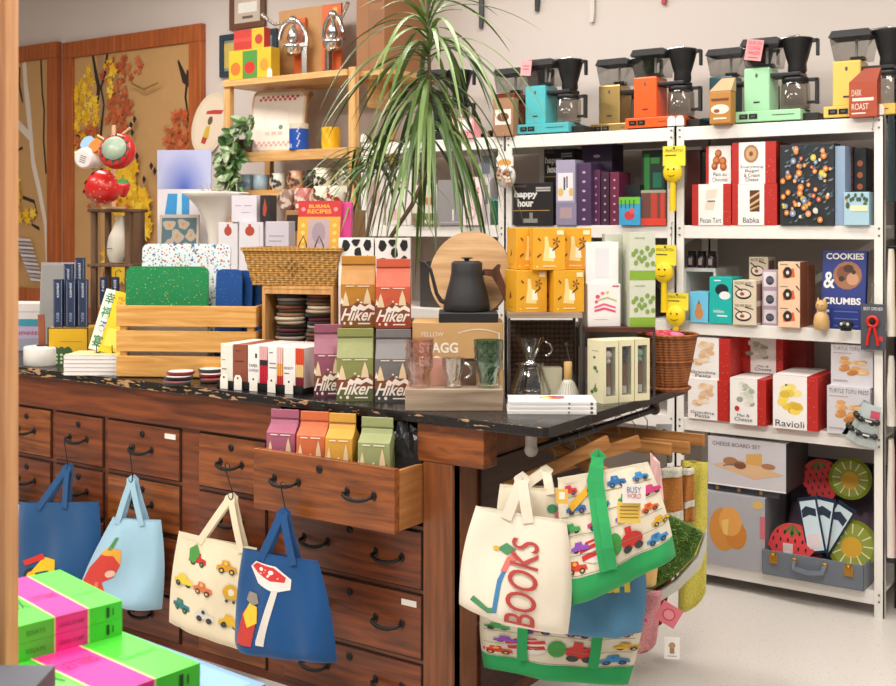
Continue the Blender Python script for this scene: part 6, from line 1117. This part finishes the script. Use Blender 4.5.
def leaf(m,b,az,el,L,w,mat,grav=1.3):
    d=Vector((cos(az)*cos(el),sin(az)*cos(el),sin(el))); p=Vector(b); n=11; st=L/n; side=Vector((-sin(az),cos(az),0)); vs=[]; 
    for i in range(n+1):
        f=i/n; ww=w*(.55+.45*min(1,f*5))*(1-f**2.6)*.5+.0004; up=side.cross(d).normalized()
        vs+=[p-side*ww+up*ww*.35,p+Vector((0,0,0)),p+side*ww+up*ww*.35]; p=p+d*st; d=(d+Vector((0,0,-1))*grav*st*(1.6)*(.4+abs(d.z-(-1))*.6)).normalized()
    fs=[]
    for i in range(n): a=3*i; fs+=[(a,a+1,a+4,a+3),(a+1,a+2,a+5,a+4)]
    m.add(vs,fs,mat,True)
camdir=atan2(-3.48,-P0.x)
for k in range(96):
    f=rr.random(); b=q(429+rr.uniform(-1,1),30+f*110); az=rr.uniform(0,2*pi); el=radians(rr.uniform(-5,40) if f<.3 else rr.uniform(-50,15)); L=rr.uniform(.45,.72)
    leaf(m,b,az,el,L,rr.uniform(.016,.025),rr.choice([GA,GB,GC,GB]),2.8 if f<.3 else 4.6)
for k in range(22):
    b=q(428,rr.uniform(-2,30)); leaf(m,b,rr.uniform(0,2*pi),radians(rr.uniform(20,75)),rr.uniform(.35,.6),rr.uniform(.012,.02),rr.choice([GA,GB]),1.6 if k%2 else 2.4)
m.build('crown_foliage',t); m=MB()
for k in range(34):
    b=q(379+rr.uniform(-1,1),rr.uniform(150,172)); az=rr.uniform(0,2*pi); leaf(m,b,az,radians(rr.uniform(-20,60)),rr.uniform(.26,.5),rr.uniform(.01,.017),rr.choice([GA,GB,GC]),3.)
for k in range(12):
    b=q(352,180,3.44); leaf(m,b,rr.uniform(0,2*pi),radians(rr.uniform(0,70)),rr.uniform(.2,.34),.01,rr.choice([GA,GC]),2.6)
m.build('crown_foliage',t)
# ---------- foreground table, post and neon books ----------
t=thing('display_table','low foreground display table under the neon books at the lower left corner','table',(-1.25,.925,0)); FT=.83
m=MB(); m.box(-.65,.4,-.35,.235,FT-.03,FT,C('#3a332e')); m.build('tabletop',t,bevel=.003)
for sx in (-.6,.35):
    for sy in (-.3,.2): m=MB(); m.box(sx-.02,sx+.02,sy-.02,sy+.02,0,FT-.03,C('#3a332e')); m.build('leg',t)
x,y=-1.405+.0,.79
r0=ray(-5,0); dd=1.42; m=MB(); m.box(-.022,.022,-.022,.022,0,1.7,WOOD('#d8a274','#b87c4c',2,1.2,.45)); px_,py_=r0[0]*dd,r0[1]*dd
tag(m.build('wooden_post',None,(px_,py_,FT),34,bevel=.002),'pale wooden upright post at the left edge of the picture beside the neon books','post')
NG='#4fd03c'; NP='#ee2f92'
def neon(cx,cy,z,rz,w,d,th,label,grp,pages=True):
    # spine along local x at front (y=0)
    mb=MB(); mb.box(-w/2,w/2,0,d,0,th,C(NG,.3)); 
    A=[('r',.34,0,.66,1,NP),('r',.33,0,.345,1,'#d8e88a'),('r',.655,0,.67,1,'#d8e88a')]
    art(mb,Ff(w,th),A+[('t','SCHOOL OF HARD',.38,.35,.62,.6,'#a01a5a'),('t','ESSAYS',.08,.35,.25,.6,'#2a8a2a'),('r',.84,.2,.87,.8,'#1a4a1a'),('r',.9,.3,.91,.7,'#1a4a1a')])
    art(mb,Ft(w,d,th),A+[('t','LETTERS',.38,.4,.62,.5,'#b01a6a'),('t','STORIES AND ESSAYS',.7,.3,.95,.34,'#2a9a2a',0,0),('t','VOX',.05,.3,.3,.5,'#1f6a1f')])
    mb.add([(w/2+.0006,.004,.003),(w/2+.0006,d-.003,.003),(w/2+.0006,d-.003,th-.003),(w/2+.0006,.004,th-.003)],[(0,1,2,3)],'#e6e0d6')
    o=mb.build('neon_book',None,(cx,cy,z),rz,bevel=.0015); tag(o,label,'book',grp)
# lower layer lying to the right, spines facing the camera-left
grp='neon green and pink books'
A_=Vector((-1.107,1.045,0)); ang=78.
zt=.92
def nb(ax,ay,z,rz,w,d,th,label): # right-front corner given
    e=Vector((cos(radians(rz)),sin(radians(rz)),0)); c=Vector((ax,ay,0))-e*w/2; neon(c.x,c.y,z,rz,w,d,th,label,grp)
z=FT+.0005
def corner(ax,ay,rz,w): e=(cos(radians(rz)),sin(radians(rz))); return ax-e[0]*w/2,ay-e[1]*w/2
ca=corner(-1.088,1.150,86,.33)
carton('blue_book','large pale blue book lying under the neon books, its far edge showing at the right','book',*ca,z,.33,.36,.03,rz=86,col='#3a3a42',topc='#6f93b4',top=[('r',.05,.05,.97,.9,'#7fa6c6')],rough=.6); z+=.0305
ca=corner(-1.107,1.045,84,.21)
for i,l in enumerate(['neon green and pink book at the bottom of the right hand pile','neon green and pink book with its whole cover showing, top of the right hand pile']):
    neon(ca[0],ca[1],z,84,.21,.27,.0295,l,grp); z+=.03
ca=corner(-1.275,1.055,78,.15)
for i,l in enumerate(['neon book lowest of the upper pile, its pink band facing out','neon book topmost of the foreground pile, its green cover uppermost']):
    neon(ca[0],ca[1],z,78,.15,.2,.0235,l,grp); z+=.024
carton('grey_book','dark book at the lower left corner, under the grey one with pale lettering','book',-1.137,.698,FT+.0005,.165,.12,.09,rz=34,col='#2e2a34')
carton('grey_book','grey book with pale lettering on its spine at the lower left corner, topmost','book',-1.137,.698,FT+.091,.16,.12,.055,rz=34,col='#4a4654',front=[('t','LOST WAVES',.1,.4,.8,.75,'#c8c4d0'),('r',0,0,1,.25,'#8a2a5a')],topc='#585c66')
# ---------- tote bags ----------
def mkplane(px,py,Y,rz): # plane through that place, facing rz
    p0=pxp(px,py,Y); n=Vector((sin(radians(rz)),-cos(radians(rz)),0)); e=Vector((cos(radians(rz)),sin(radians(rz)),0))
    def f(px,py):
        r=Vector(ray(px,py)); d=(p0-Vector((0,0,CH))).dot(n)/r.dot(n); w=Vector((0,0,CH))+r*d; q=w-p0; return (q.dot(e),q.z)
    return p0,n,e,f
def tote(name,label,hookpx,Y,rz,quad,col,depth=.05,top=.012,prints=None,strapcol=None,straps=((.3,.7),),sw=.025,group='tote bags',seed=1,trim=None,body='tote_bag',expo=4.,bow=.01,lip=None,hookpt=True,strap_low=.06,backshift=.012,fold=.011):
    p0,n,e,f=mkplane(*hookpx,Y,rz); Q=[f(*q) for q in quad]  # tl,tr,br,bl
    t=thing(body,label,'tote bag',p0,rz,group); rr=random.Random(seed); ph=[rr.uniform(0,6) for _ in range(6)]; cm=C(col,.85,0.,'canvas')
    def pos(u,v):
        a=(Q[0][0]*(1-u)+Q[1][0]*u)*(1-v)+(Q[3][0]*(1-u)+Q[2][0]*u)*v; z=(Q[0][1]*(1-u)+Q[1][1]*u)*(1-v)+(Q[3][1]*(1-u)+Q[2][1]*u)*v
        a+=bow*sin(pi*v)*(2*u-1); z-=bow*.8*sin(pi*u)*(v if v>.5 else -.6*(1-2*v)*0+v); return a,z
    def prof(u,v):
        s=max(0.,1-abs(2*u-1)**expo); b=max(0.,1-max(0,(v-.86)/.14)**2)
        return (top+(depth-top)*v**.8)*s**.6*(.25+.75*b**.5)
    def fr(u,v,l=0,sg=-1):
        a,z=pos(u,v); y=(prof(u,v) if sg<0 else prof(u,v)*.3)+fold*(sin(u*9+v*3+ph[0])+.6*sin(u*17-v*4+ph[1]))*(.3+.7*v)*min(1,8*u,8*(1-u))*(.5+.5*min(1,6*(1-v)))+.4*fold*sin(v*7+ph[2]+u*3)*min(1,8*u,8*(1-u))
        return (a,sg*y-(.0012+.0004*l if sg<0 and l is not None else 0),z)
    m=MB(); m.grid(lambda u,v:fr(u,v,None,-1),28,26,cm); m.grid(lambda u,v:fr(1-u,v,None,1),28,26,cm)
    # hem
    m.strap([Vector(fr(i/20,.0,None,-1))+Vector((0,-.001,-.008)) for i in range(21)],(0,-1,0),.018,.002,cm)
    if prints: 
        for ki,it in enumerate(prints): 
            if it[0]=='t':
                m.text(it[1],it[2],it[3],it[4],it[5],it[6],lambda u,v,l:fr(u,1-v,11),1,*(it[7:]))
            else: art(m,lambda u,v,l,k=ki:fr(u,1-v,.5+(k%14)*.8),[it],fan=True)
    m.build('bag_body',t)
    if trim:
        m=MB(); tc=C(trim,.8,0.,'canvas'); sh=.78
        m.grid(lambda u,v:(fr(u,sh+(1-sh)*v,3)),26,8,tc); m.grid(lambda u,v:fr(1-u,sh+(1-sh)*v,None,1)[:1]+(fr(1-u,sh+(1-sh)*v,None,1)[1]+.001,)+fr(1-u,sh+(1-sh)*v,None,1)[2:],26,8,tc)
        m.build('base_trim',t)
    sc=C(strapcol or col,.8,0.,'canvas')
    for bi,(a,b) in enumerate(straps):
        for sg,off in ((-1,-.004),(1,backshift)):
            m=MB(); SL=22 if trim else 3; A=Vector(fr(a,strap_low,SL,sg)); B=Vector(fr(b,strap_low,SL,sg)); A.y+=off*.3;B.y+=off*.3; lowA=Vector(fr(a,.78,3,sg)) if trim else None; lowB=Vector(fr(b,.78,3,sg)) if trim else None
            H=Vector((0,off,0)); pts=[]
            if lowA: pts+=[Vector(fr(a,v_,SL,sg)) for v_ in (.78,.6,.4,.2)]
            pts+=[A,A.lerp(H,.5)+Vector((0,-.002,0)),A.lerp(H,.88),H+Vector((-.008 if A.x<B.x else .008,0,-.004)),H+Vector((0,0,.001)),H+Vector((.008 if A.x<B.x else -.008,0,-.004)),B.lerp(H,.88),B.lerp(H,.5)+Vector((0,-.002,0)),B]
            if lowB: pts+=[Vector(fr(b,v_,SL,sg)) for v_ in (.2,.4,.6,.78)]
            m.strap(pts,(0,-1,0),sw,.0025,sc); m.build('handle',t)
    return t
def shook(px0,py0,px1,py1,Y,label):
    a=pxp(px0,py0,Y); b=pxp(px1,py1,Y); t=MB(); D=b-a; r=.009
    P=[(r*1.4,0,-.004),(r,.0,r*.9),(0,0,r*1.2),(-r,0,r*.6),(-r*.9,0,-.01)]
    P+=[Vector((-r*.9,0,-.01)).lerp(D+Vector((r,0,.012)),f) for f in (.33,.66,1)]
    P+=[D+Vector((r*.8,0,-.002)),D+Vector((0,0,-r)),D+Vector((-r,0,-.004)),D+Vector((-r*1.4,0,.008))]
    t.tube(P,.0019,BLACKM,8); return tag(t.build('wire_hook',None,a),label,'hook','black S hooks on the drawer handles')
FR=['#d8452e','#e8b02a','#4f9a44','#3a7ab8','#e07f2c']
def veh(u,v,s,c1,c2,k=0,asp=.8):
    a=s*asp; L=[('p',[(u-s,v),(u+s,v),(u+s*.9,v+a*.5),(u+s*.3,v+a*.6),(u+s*.2,v+a),(u-s*.5,v+a),(u-s*.6,v+a*.55),(u-s,v+a*.4)],c1),('e',u-s*.5,v-a*.02,s*.28,a*.3,'#3a3a3a'),('e',u+s*.5,v-a*.02,s*.28,a*.3,'#3a3a3a'),('e',u-s*.5,v-a*.02,s*.13,a*.14,c2),('e',u+s*.5,v-a*.02,s*.13,a*.14,c2),('e',u-s*.1,v+a*.75,s*.2,a*.2,c2)]
    return L
YT=2.648
# navy tote (left)
tote('t','navy canvas tote hanging from a small drawer handle, left of the light blue tote',(68,467),YT,7,[(20,502),(99,502),(99,586),(12,590)],'#23507f',.05,prints=[('e',.32,.2,.1,.09,'#26262a'),('e',.62,.2,.1,.09,'#26262a'),('e',.32,.2,.055,.05,'#e8c020'),('e',.62,.2,.055,.05,'#e8c020'),('p',[(.3,.22),(.42,.4),(.6,.38),(.64,.22),(.5,.26)],'#e8c020'),('p',[(.2,.36),(.4,.44),(.44,.38),(.24,.31)],'#cf3026')],straps=((.3,.62),),seed=2)
tote('t','light blue canvas tote with a red apple print, between the navy and the cream totes',(132,479),YT,7,[(113,517),(161,520),(162,609),(79,596)],'#9dc3d6',.07,prints=[('p',[(.06,.1),(.1,.42),(.22,.6),(.4,.6),(.5,.5),(.46,.36),(.36,.3),(.42,.2),(.3,.1),(.16,.05)],'#cf3a30'),('p',[(.2,.6),(.3,.7),(.48,.66),(.5,.5),(.4,.6)],'#e8a83a'),('p',[(.3,.66),(.33,.8),(.38,.8),(.36,.66)],'#4a8a4a'),('e',.42,.4,.05,.04,'#eac0a8'),('r',.28,.1,.33,.3,'#e2705a')],straps=((.2,.7),),seed=5,bow=.014)
NV9=[]
for j,row in enumerate([('#4f9a44','#cf2f2a'),('#e8c23a','#d9702c','#d8a82a'),('#3a7a8a','#e8e4dc','#e0b426')]): pass
cells=[(.33,.76,'#cf2f2a','#4f9a44'),(.7,.76,'#d99a2a','#e8c23a'),(.2,.52,'#e8cc3a','#3a9a9a'),(.45,.5,'#d9743c','#e8b07a'),(.76,.5,'#d8a82a','#f0d070'),(.2,.26,'#2f7a8a','#4f9a44'),(.5,.24,'#dcd8d0','#3a3a3a'),(.78,.24,'#e2b426','#f0d070')]
for i,(u,v,c1,c2) in enumerate(cells):
    if i==4: NV9+=[('e',u,v+.04,.09,.075,c1),('e',u,v+.04,.04,.035,'#efe3c6'),('e',u-.04,v-.05,.018,.016,'#3a3a3a'),('e',u+.04,v-.05,.018,.016,'#3a3a3a')]
    else: NV9+=veh(u,v-.02,.12,c1,c2)
NV9+=[('p',[(.22,.74),(.2,.86),(.28,.92),(.34,.84),(.3,.74)],'#4f9a44')]
tote('t','cream cotton tote printed with rows of small fruit coloured vehicles',(231,497),YT,7,[(179,531),(257,548),(248,651),(169,622)],'#ecdfc0',.03,prints=NV9,straps=((.3,.85),),seed=7,fold=.007)
MR=[('p',[(.18,.86),(.24,.92),(.5,.9),(.68,.8),(.66,.7),(.5,.66),(.3,.72)],'#e8e0da'),('p',[(.2,.87),(.26,.91),(.48,.885),(.62,.81),(.6,.76),(.45,.76),(.28,.82)],'#cf3434'),('p',[(.47,.68),(.53,.68),(.42,.16),(.34,.16),(.34,.2)],'#d6d2c8'),('e',.45,.84,.03,.02,'#f2ece6'),('e',.33,.86,.025,.018,'#f2ece6'),('p',[(.14,.14),(.16,.42),(.24,.52),(.34,.46),(.32,.3),(.3,.14)],'#b8362c'),('p',[(.17,.4),(.22,.52),(.32,.5),(.34,.36),(.24,.3)],'#e6bd30'),('p',[(.18,.54),(.2,.62),(.3,.62),(.34,.54),(.26,.5)],'#8f8478')]
tote('t','dark blue canvas tote with a red capped toadstool print, hanging on the open drawer',(283,512),OY-.07,8,[(243,548),(318,561),(337,662),(237,646)],'#1d4c80',.07,prints=MR,straps=((.3,.72),),seed=9,bow=.012)
tote('t','light blue tote seen only as a sliver beside the wooden post at far left',(9,480),YT,7,[(-20,500),(21,505),(22,560),(-24,560)],'#9dc3d6',.03,straps=((.3,.7),),seed=11)
ht_=CY-.042
shook(66,441,66,467,YT-.005,'black S hook holding the navy tote'); shook(131,447,131,480,YT-.005,'black S hook holding the light blue apple tote'); shook(227,466,231,497,YT-.005,'black S hook holding the cream vehicle tote'); shook(283,485,283,512,OY-.05,'black S hook on the open drawer holding the dark blue tote'); shook(8,440,9,480,YT-.005,'black S hook behind the wooden post at far left')
# ---------- rail under the worktop end, hangers, totes and towels ----------
rx=-1.60; t=thing('hanging_rail','black pipe rail with white end fitting under the right end of the worktop','rail',(rx,2.78,TZ-.03))
m=MB(); m.tube([(0,0,-.055),(0,.86,-.055)],.011,BLACKM,10); m.build('pipe',t)
for i,(yy,c) in enumerate(((.0,'#a8a098'),(.86,'#5a3a30'))): m=MB(); m.lathe([(.03,-.0),(.03,-.008),(.017,-.012),(.017,-.05)],C(c,.5),16,c=(0,yy,0)); m.sphere((0,yy,-.055),.02,C(c,.5),12,8); m.build('flange',t)
RZ_=TZ-.03-.055
def hanger(y,ang,label,drop=.07,L=.40,clips=False,tilt=0):
    t=thing('wooden_hanger',label,'hanger',(rx,y,RZ_),ang,'wooden hangers on the rail'); HM=WOOD('#c58a4c','#9a6030',0,1.2,.45)
    m=MB(); m.T=Matrix.Translation((0,0,-drop))@Matrix.Rotation(radians(tilt),4,'Y'); m.box(-L/2,L/2,-.007,.007,-.04,0,HM); m.build('crossbar',t,bevel=.003)
    m=MB(); m.tube([(.0,0,-drop),(0,0,-.03),(-.016,0,-.012),(-.014,0,.012),(0,0,.0185),(.014,0,.012),(.0165,0,-.002)],.0017,STEEL,6); m.build('hook',t)
    if clips:
        for s in (-1,1): m=MB(); m.box(s*L*.32-.006,s*L*.32+.006,-.012,.012,-drop-.075,-drop-.03,STEEL); m.build('clip',t,bevel=.002)
hanger(2.92,52,'wooden hanger slanting up to the right, nearest the worktop corner',.05,.36,tilt=-20)
hanger(3.05,-12,'wooden hanger angled behind the first one under the worktop corner',.05,.36,tilt=14)
hanger(3.14,48,'wooden hanger slanting right behind the nearest one',.06,.34,tilt=-14)
hanger(3.36,2,'upper wooden hanger pointing right in the middle of the rail',.055,.36,True)
hanger(3.48,4,'wooden clip hanger behind the middle one carrying the brown towels',.07,.38,True)
hanger(3.58,6,'wooden clip hanger farthest back on the rail, above the lime towel',.06,.40,True)
# back green trimmed tote (low)
VR=[]
rr=random.Random(31); VC=['#d8392e','#3a8ac0','#8a4ab0','#e0b02a','#3f9a50','#d86a2c','#2a6aa8','#c83a78']
for j in range(5):
    for i in range(4):
        u=.12+.25*i+(.06 if j%2 else 0); v=.27+.15*j
        if u<.93 and not (j in (0,1) and i in (1,2)): VR+=veh(u,v,.085 if (i+j)%3 else .1,VC[(i*3+j*2)%8],VC[(i+j*5+3)%8],0,.75)
    VR.append(('p',[(.03,.235+.15*j),(.97,.235+.15*j),(.97,.241+.15*j),(.03,.241+.15*j)],'#8a8a6a'))
BAL=[('e',.3,.4,.14,.1,'#e8e0d8'),('p',[(.18,.37),(.42,.42),(.43,.38),(.19,.33)],'#cf2f2a'),('p',[(.17,.42),(.42,.48),(.43,.445),(.17,.39)],'#cf2f2a'),('p',[(.23,.47),(.36,.5),(.38,.48),(.22,.45)],'#cf2f2a'),('e',.5,.4,.06,.09,'#3f9a40'),('e',.65,.38,.1,.07,'#cf2f2a'),('r',.6,.42,.66,.5,'#cf2f2a'),('e',.6,.31,.04,.035,'#3a3a3a'),('e',.7,.31,.04,.035,'#3a3a3a')]
CRV='#e6dcc6'
tote('t','lowest cream tote with coloured vehicles, green base and green straps, hanging near the floor',(560,520),2.93,24,[(482,590),(645,596),(628,684),(484,667)],CRV,.05,prints=VR+BAL,strapcol='#35a35f',straps=((.28,.74),),seed=14,trim='#2f9e5a',sw=.03)
tote('t','denim blue tote with yellow letters below the tilted green trimmed tote',(600,500),2.87,24,[(560,560),(644,560),(642,632),(566,634)],'#4f7fa0',.05,prints=[('t','CH',.45,.62,.82,.85,'#e8c832',0,.08),('t','LUN',.0,.62,.4,.82,'#e8c832',0,.08),('r',.02,.5,.98,.51,'#3a6584')],straps=((.3,.7),),seed=15)
tote('t','tilted cream vehicle tote with green base and strap, in front of the green towel',(598,455),2.79,28,[(558,478),(648,462),(676,556),(570,606)],CRV,.055,prints=VR+BAL+[('p',[(.1,.78),(.3,.9),(.34,.86),(.14,.72)],'#e8b02a')],strapcol='#35a35f',straps=((.37,.43),),seed=16,trim='#2f9e5a',sw=.03)
m=MB(); m.box(-.03,.03,0,.001,-.05,0,C('#efe9e2')); art(m,lambda u,v,l:(-.03+u*.06,-.0006*(l+1),-.05+v*.05),[('t','BUSY',.2,.55,.8,.85,'#4a6ab0'),('t','WORLD',.2,.25,.8,.5,'#c83a3a')]); p=pxp(634,484,2.69); o=m.build('hang_tag',None,p,30); tag(o,'white card with small coloured lettering on the tilted green trimmed tote','tag')
m=MB(); m.box(-.03,.03,0,.001,-.055,0,C('#e8c45a')); art(m,lambda u,v,l:(-.03+u*.06,-.0006*(l+1),-.055+v*.055),[('r',.1,.75-.17*i,.9,.8-.17*i,'#a07a2a') for i in range(4)]); p=pxp(629,502,2.695); tag(m.build('hang_tag',None,p,30),'yellow care card below the white card on the tilted tote','tag')
# BOOKS tote
tote('t','small cream tote with a pink patch, squeezed behind the BOOKS tote',(546,470),2.76,26,[(500,484),(572,489),(572,580),(500,560)],'#e9dfc8',.04,prints=[('e',.84,.72,.1,.1,'#e08a94'),('e',.72,.78,.07,.05,'#4a9a6a')],straps=((.25,.7),),seed=17)
BKP=[('t','BOOKS',.45,.07,.72,.8,'#b3403a',.12,.008,90),('p',[(.14,.16),(.16,.2),(.3,.15),(.34,.17),(.36,.42),(.4,.52),(.43,.51),(.4,.4),(.38,.14),(.3,.105)],'#3f7fae'),('p',[(.13,.16),(.16,.21),(.3,.155),(.34,.17),(.35,.14),(.3,.105)],'#4a8a5a'),('p',[(.38,.5),(.42,.62),(.5,.68),(.52,.62),(.46,.58),(.43,.5)],'#d8706a'),('p',[(.32,.68),(.4,.74),(.5,.7),(.42,.64)],'#4a8a5a'),('e',.31,.68,.03,.02,'#e0b030')]
tote('t','large cream canvas tote with BOOKS in tall red letters, in front of the other totes',(522,478),2.68,22,[(476,506),(566,520),(568,634),(459,604)],'#e8decb',.075,prints=BKP,straps=((.36,.6),),seed=18,bow=.014,sw=.03,fold=.007)
m=MB(); m.box(-.016,.016,0,.001,-.04,0,C('#e8b84a')); art(m,lambda u,v,l:(-.016+u*.032,-.0006*(l+1),-.04+v*.04),[('r',.25,.3,.75,.8,'#f2ecd8')]); tag(m.build('hang_tag',None,pxp(562,489,2.69),28),'small yellow square tag at the top right of the BOOKS tote','tag')
# thin wires under the rail
# towels
def towel(quad,Y,rz,col,label,thick=.03,kind='terry',parts=None,seed=1,name='towel',cat='towel',round_=0.,group=None):
    p0,n,e,f=mkplane(*quad[0],Y,rz); Q=[f(*q_) for q_ in quad]; t=thing(name,label,cat,p0,rz,group); rr=random.Random(seed); ph=rr.uniform(0,6)
    def pos(u,v,sg):
        a=(Q[0][0]*(1-u)+Q[1][0]*u)*(1-v)+(Q[3][0]*(1-u)+Q[2][0]*u)*v; z=(Q[0][1]*(1-u)+Q[1][1]*u)*(1-v)+(Q[3][1]*(1-u)+Q[2][1]*u)*v
        z-=-round_*(abs(2*u-1)**3)*v**6
        y=thick/2*(max(0,1-abs(2*u-1)**4))**.5*(max(0,1-max(0,(abs(2*v-1)-.9)/.1)**2)**.5*.9+.1)+.006*sin(u*7+v*5+ph)*min(1,6*u,6*(1-u)); return (a,sg*y,z)
    m=MB(); cm=C(col,.95,0.,kind); m.grid(lambda u,v:pos(u,v,-1),20,24,cm); m.grid(lambda u,v:pos(1-u,v,1),20,24,cm)
    m.build('towel_body',t)
    for pn,u0,u1,v0,v1,c in (parts or ()):
        m=MB(); m.grid(lambda u,v:(lambda q_:(q_[0],q_[1]-.004,q_[2]))(pos(u0+(u1-u0)*u,v0+(v1-v0)*v,-1)),12,8,C(c,.95,0.,kind)); m.grid(lambda u,v:(lambda q_:(q_[0],q_[1]+.004,q_[2]))(pos(u0+(u1-u0)*(1-u),v0+(v1-v0)*v,1)),12,8,C(c,.95,0.,kind)); m.build(pn,t)
    return t
towel([(681,460),(708,462),(706,600),(678,617)],3.58,20,'#d8cb5c','lime yellow terry towel hanging farthest back on the rail',.03,round_=.03,seed=3)
towel([(658,468),(682,466),(684,545),(660,548)],3.44,24,'#bd7838','brown terry towel with white bands clipped to the hanger beside the lime towel',.03,parts=[('white_band',0,1,0,.12,'#e2d8cc'),('white_band',0,1,.55,.68,'#e2d8cc')],seed=4)
towel([(682,468),(694,467),(695,520),(684,524)],3.50,24,'#bd7838','second brown terry towel peeking out beside the first',.02,parts=[('white_band',0,1,0,.12,'#e2d8cc'),('white_band',0,1,.6,.72,'#e2d8cc')],seed=5)
# big leaf-green towel with pale rim
p0,n_,e_,f_=mkplane(640,520,3.2,28)
P=[f_(*q_) for q_ in [(640,500),(658,510),(676,517),(690,524),(704,532),(694,556),(672,578),(640,596),(615,602),(612,560)]]
t=thing('green_towel','dark green looped towel with a pale grey rim curving out beside the totes','towel',p0,28)
def inside(P,k): c=(sum(a for a,_ in P)/len(P),sum(b for _,b in P)/len(P)); return [(c[0]+(a-c[0])*k,c[1]+(b-c[1])*k) for a,b in P]
m=MB(); m.prism(inside(P,.97),-.014,.014,C('#4f6e2c',.95,0.,'terry')); _g=random.Random(5); _c=(sum(a for a,_ in P)/len(P),sum(b for _,b in P)/len(P))
for i in range(260):
    k=_g.randrange(len(P)); a_,b_=P[k],P[(k+1)%len(P)]; f1=_g.random(); f2=_g.random()**.5*.94; x_=_c[0]+(a_[0]+(b_[0]-a_[0])*f1-_c[0])*f2; z_=_c[1]+(a_[1]+(b_[1]-a_[1])*f1-_c[1])*f2
    m.torus((x_,-.016,z_),_g.uniform(.004,.007),.0016,C(_g.choice(['#5f8038','#3f5c22','#6f8f48','#4a6a2a']),.95),n=6,ax=_g.choice('xyz'))
m.build('towel_body',t)
m=MB(); R=[f_(*q_) for q_ in [(706,530),(697,556),(676,580),(645,600),(612,610)]]; R2=[f_(*q_) for q_ in [(706,545),(700,566),(678,588),(645,609),(612,618)]]
m.prism(R+R2[::-1],-.018,.018,C('#c6c4b8',.9,0.,'cloth')); m.build('pale_rim',t,bevel=.004)
towel([(636,590),(662,590),(656,650),(628,656)],3.12,26,'#d8949c','dusty pink terry towel hanging below the green towel',.025,round_=.02,seed=7)
towel([(648,575),(676,560),(662,624),(645,634)],3.25,28,'#8f1c28','deep red towel between the pink towel and the green one',.02,kind='cloth',seed=8)
towel([(650,452),(660,462),(664,500),(650,500)],3.1,28,'#e6b8b4','pale pink towel edge right of the tilted tote top',.02,kind='cloth',seed=9)
towel([(636,552),(660,548),(656,585),(636,590)],3.05,28,'#d9b070','tan floral cloth between the tilted tote and the green rim',.012,kind='cloth',seed=10)
def tagp(px,py,Y,w,h,rot,c,label,arts,hx='#ffffff'):
    m=MB(); m.box(-w/2,w/2,0,.001,-h,0,C(c)); art(m,lambda u,v,l:(-w/2+u*w,-.0006*(l+1),-h+v*h),arts); o=m.build('hang_tag',None,pxp(px,py,Y),28); o.rotation_euler[1]=radians(rot); tag(o,label,'tag')
tagp(674,606,3.1,.065,.06,30,'#d8707c','pink diamond shaped card with a red ring hanging below the green towel',[('e',.5,.5,.3,.3,'#c03a4a'),('e',.5,.5,.24,.24,'#e08a94')])
tagp(672,637,3.1,.045,.065,0,'#ece8e2','white card with a small brown figure hanging lowest beside the totes',[('e',.5,.62,.22,.14,'#b08a60'),('r',.35,.25,.65,.5,'#a07a50'),('r',.2,.12,.8,.15,'#8a8078')])
tagp(664,424,3.72,.055,.06,0,'#e4e8e8','white and blue card hanging under the far end of the worktop',[('r',0,0,1,.2,'#6ab0d0'),('e',.5,.5,.2,.2,'#4a5a4a')])
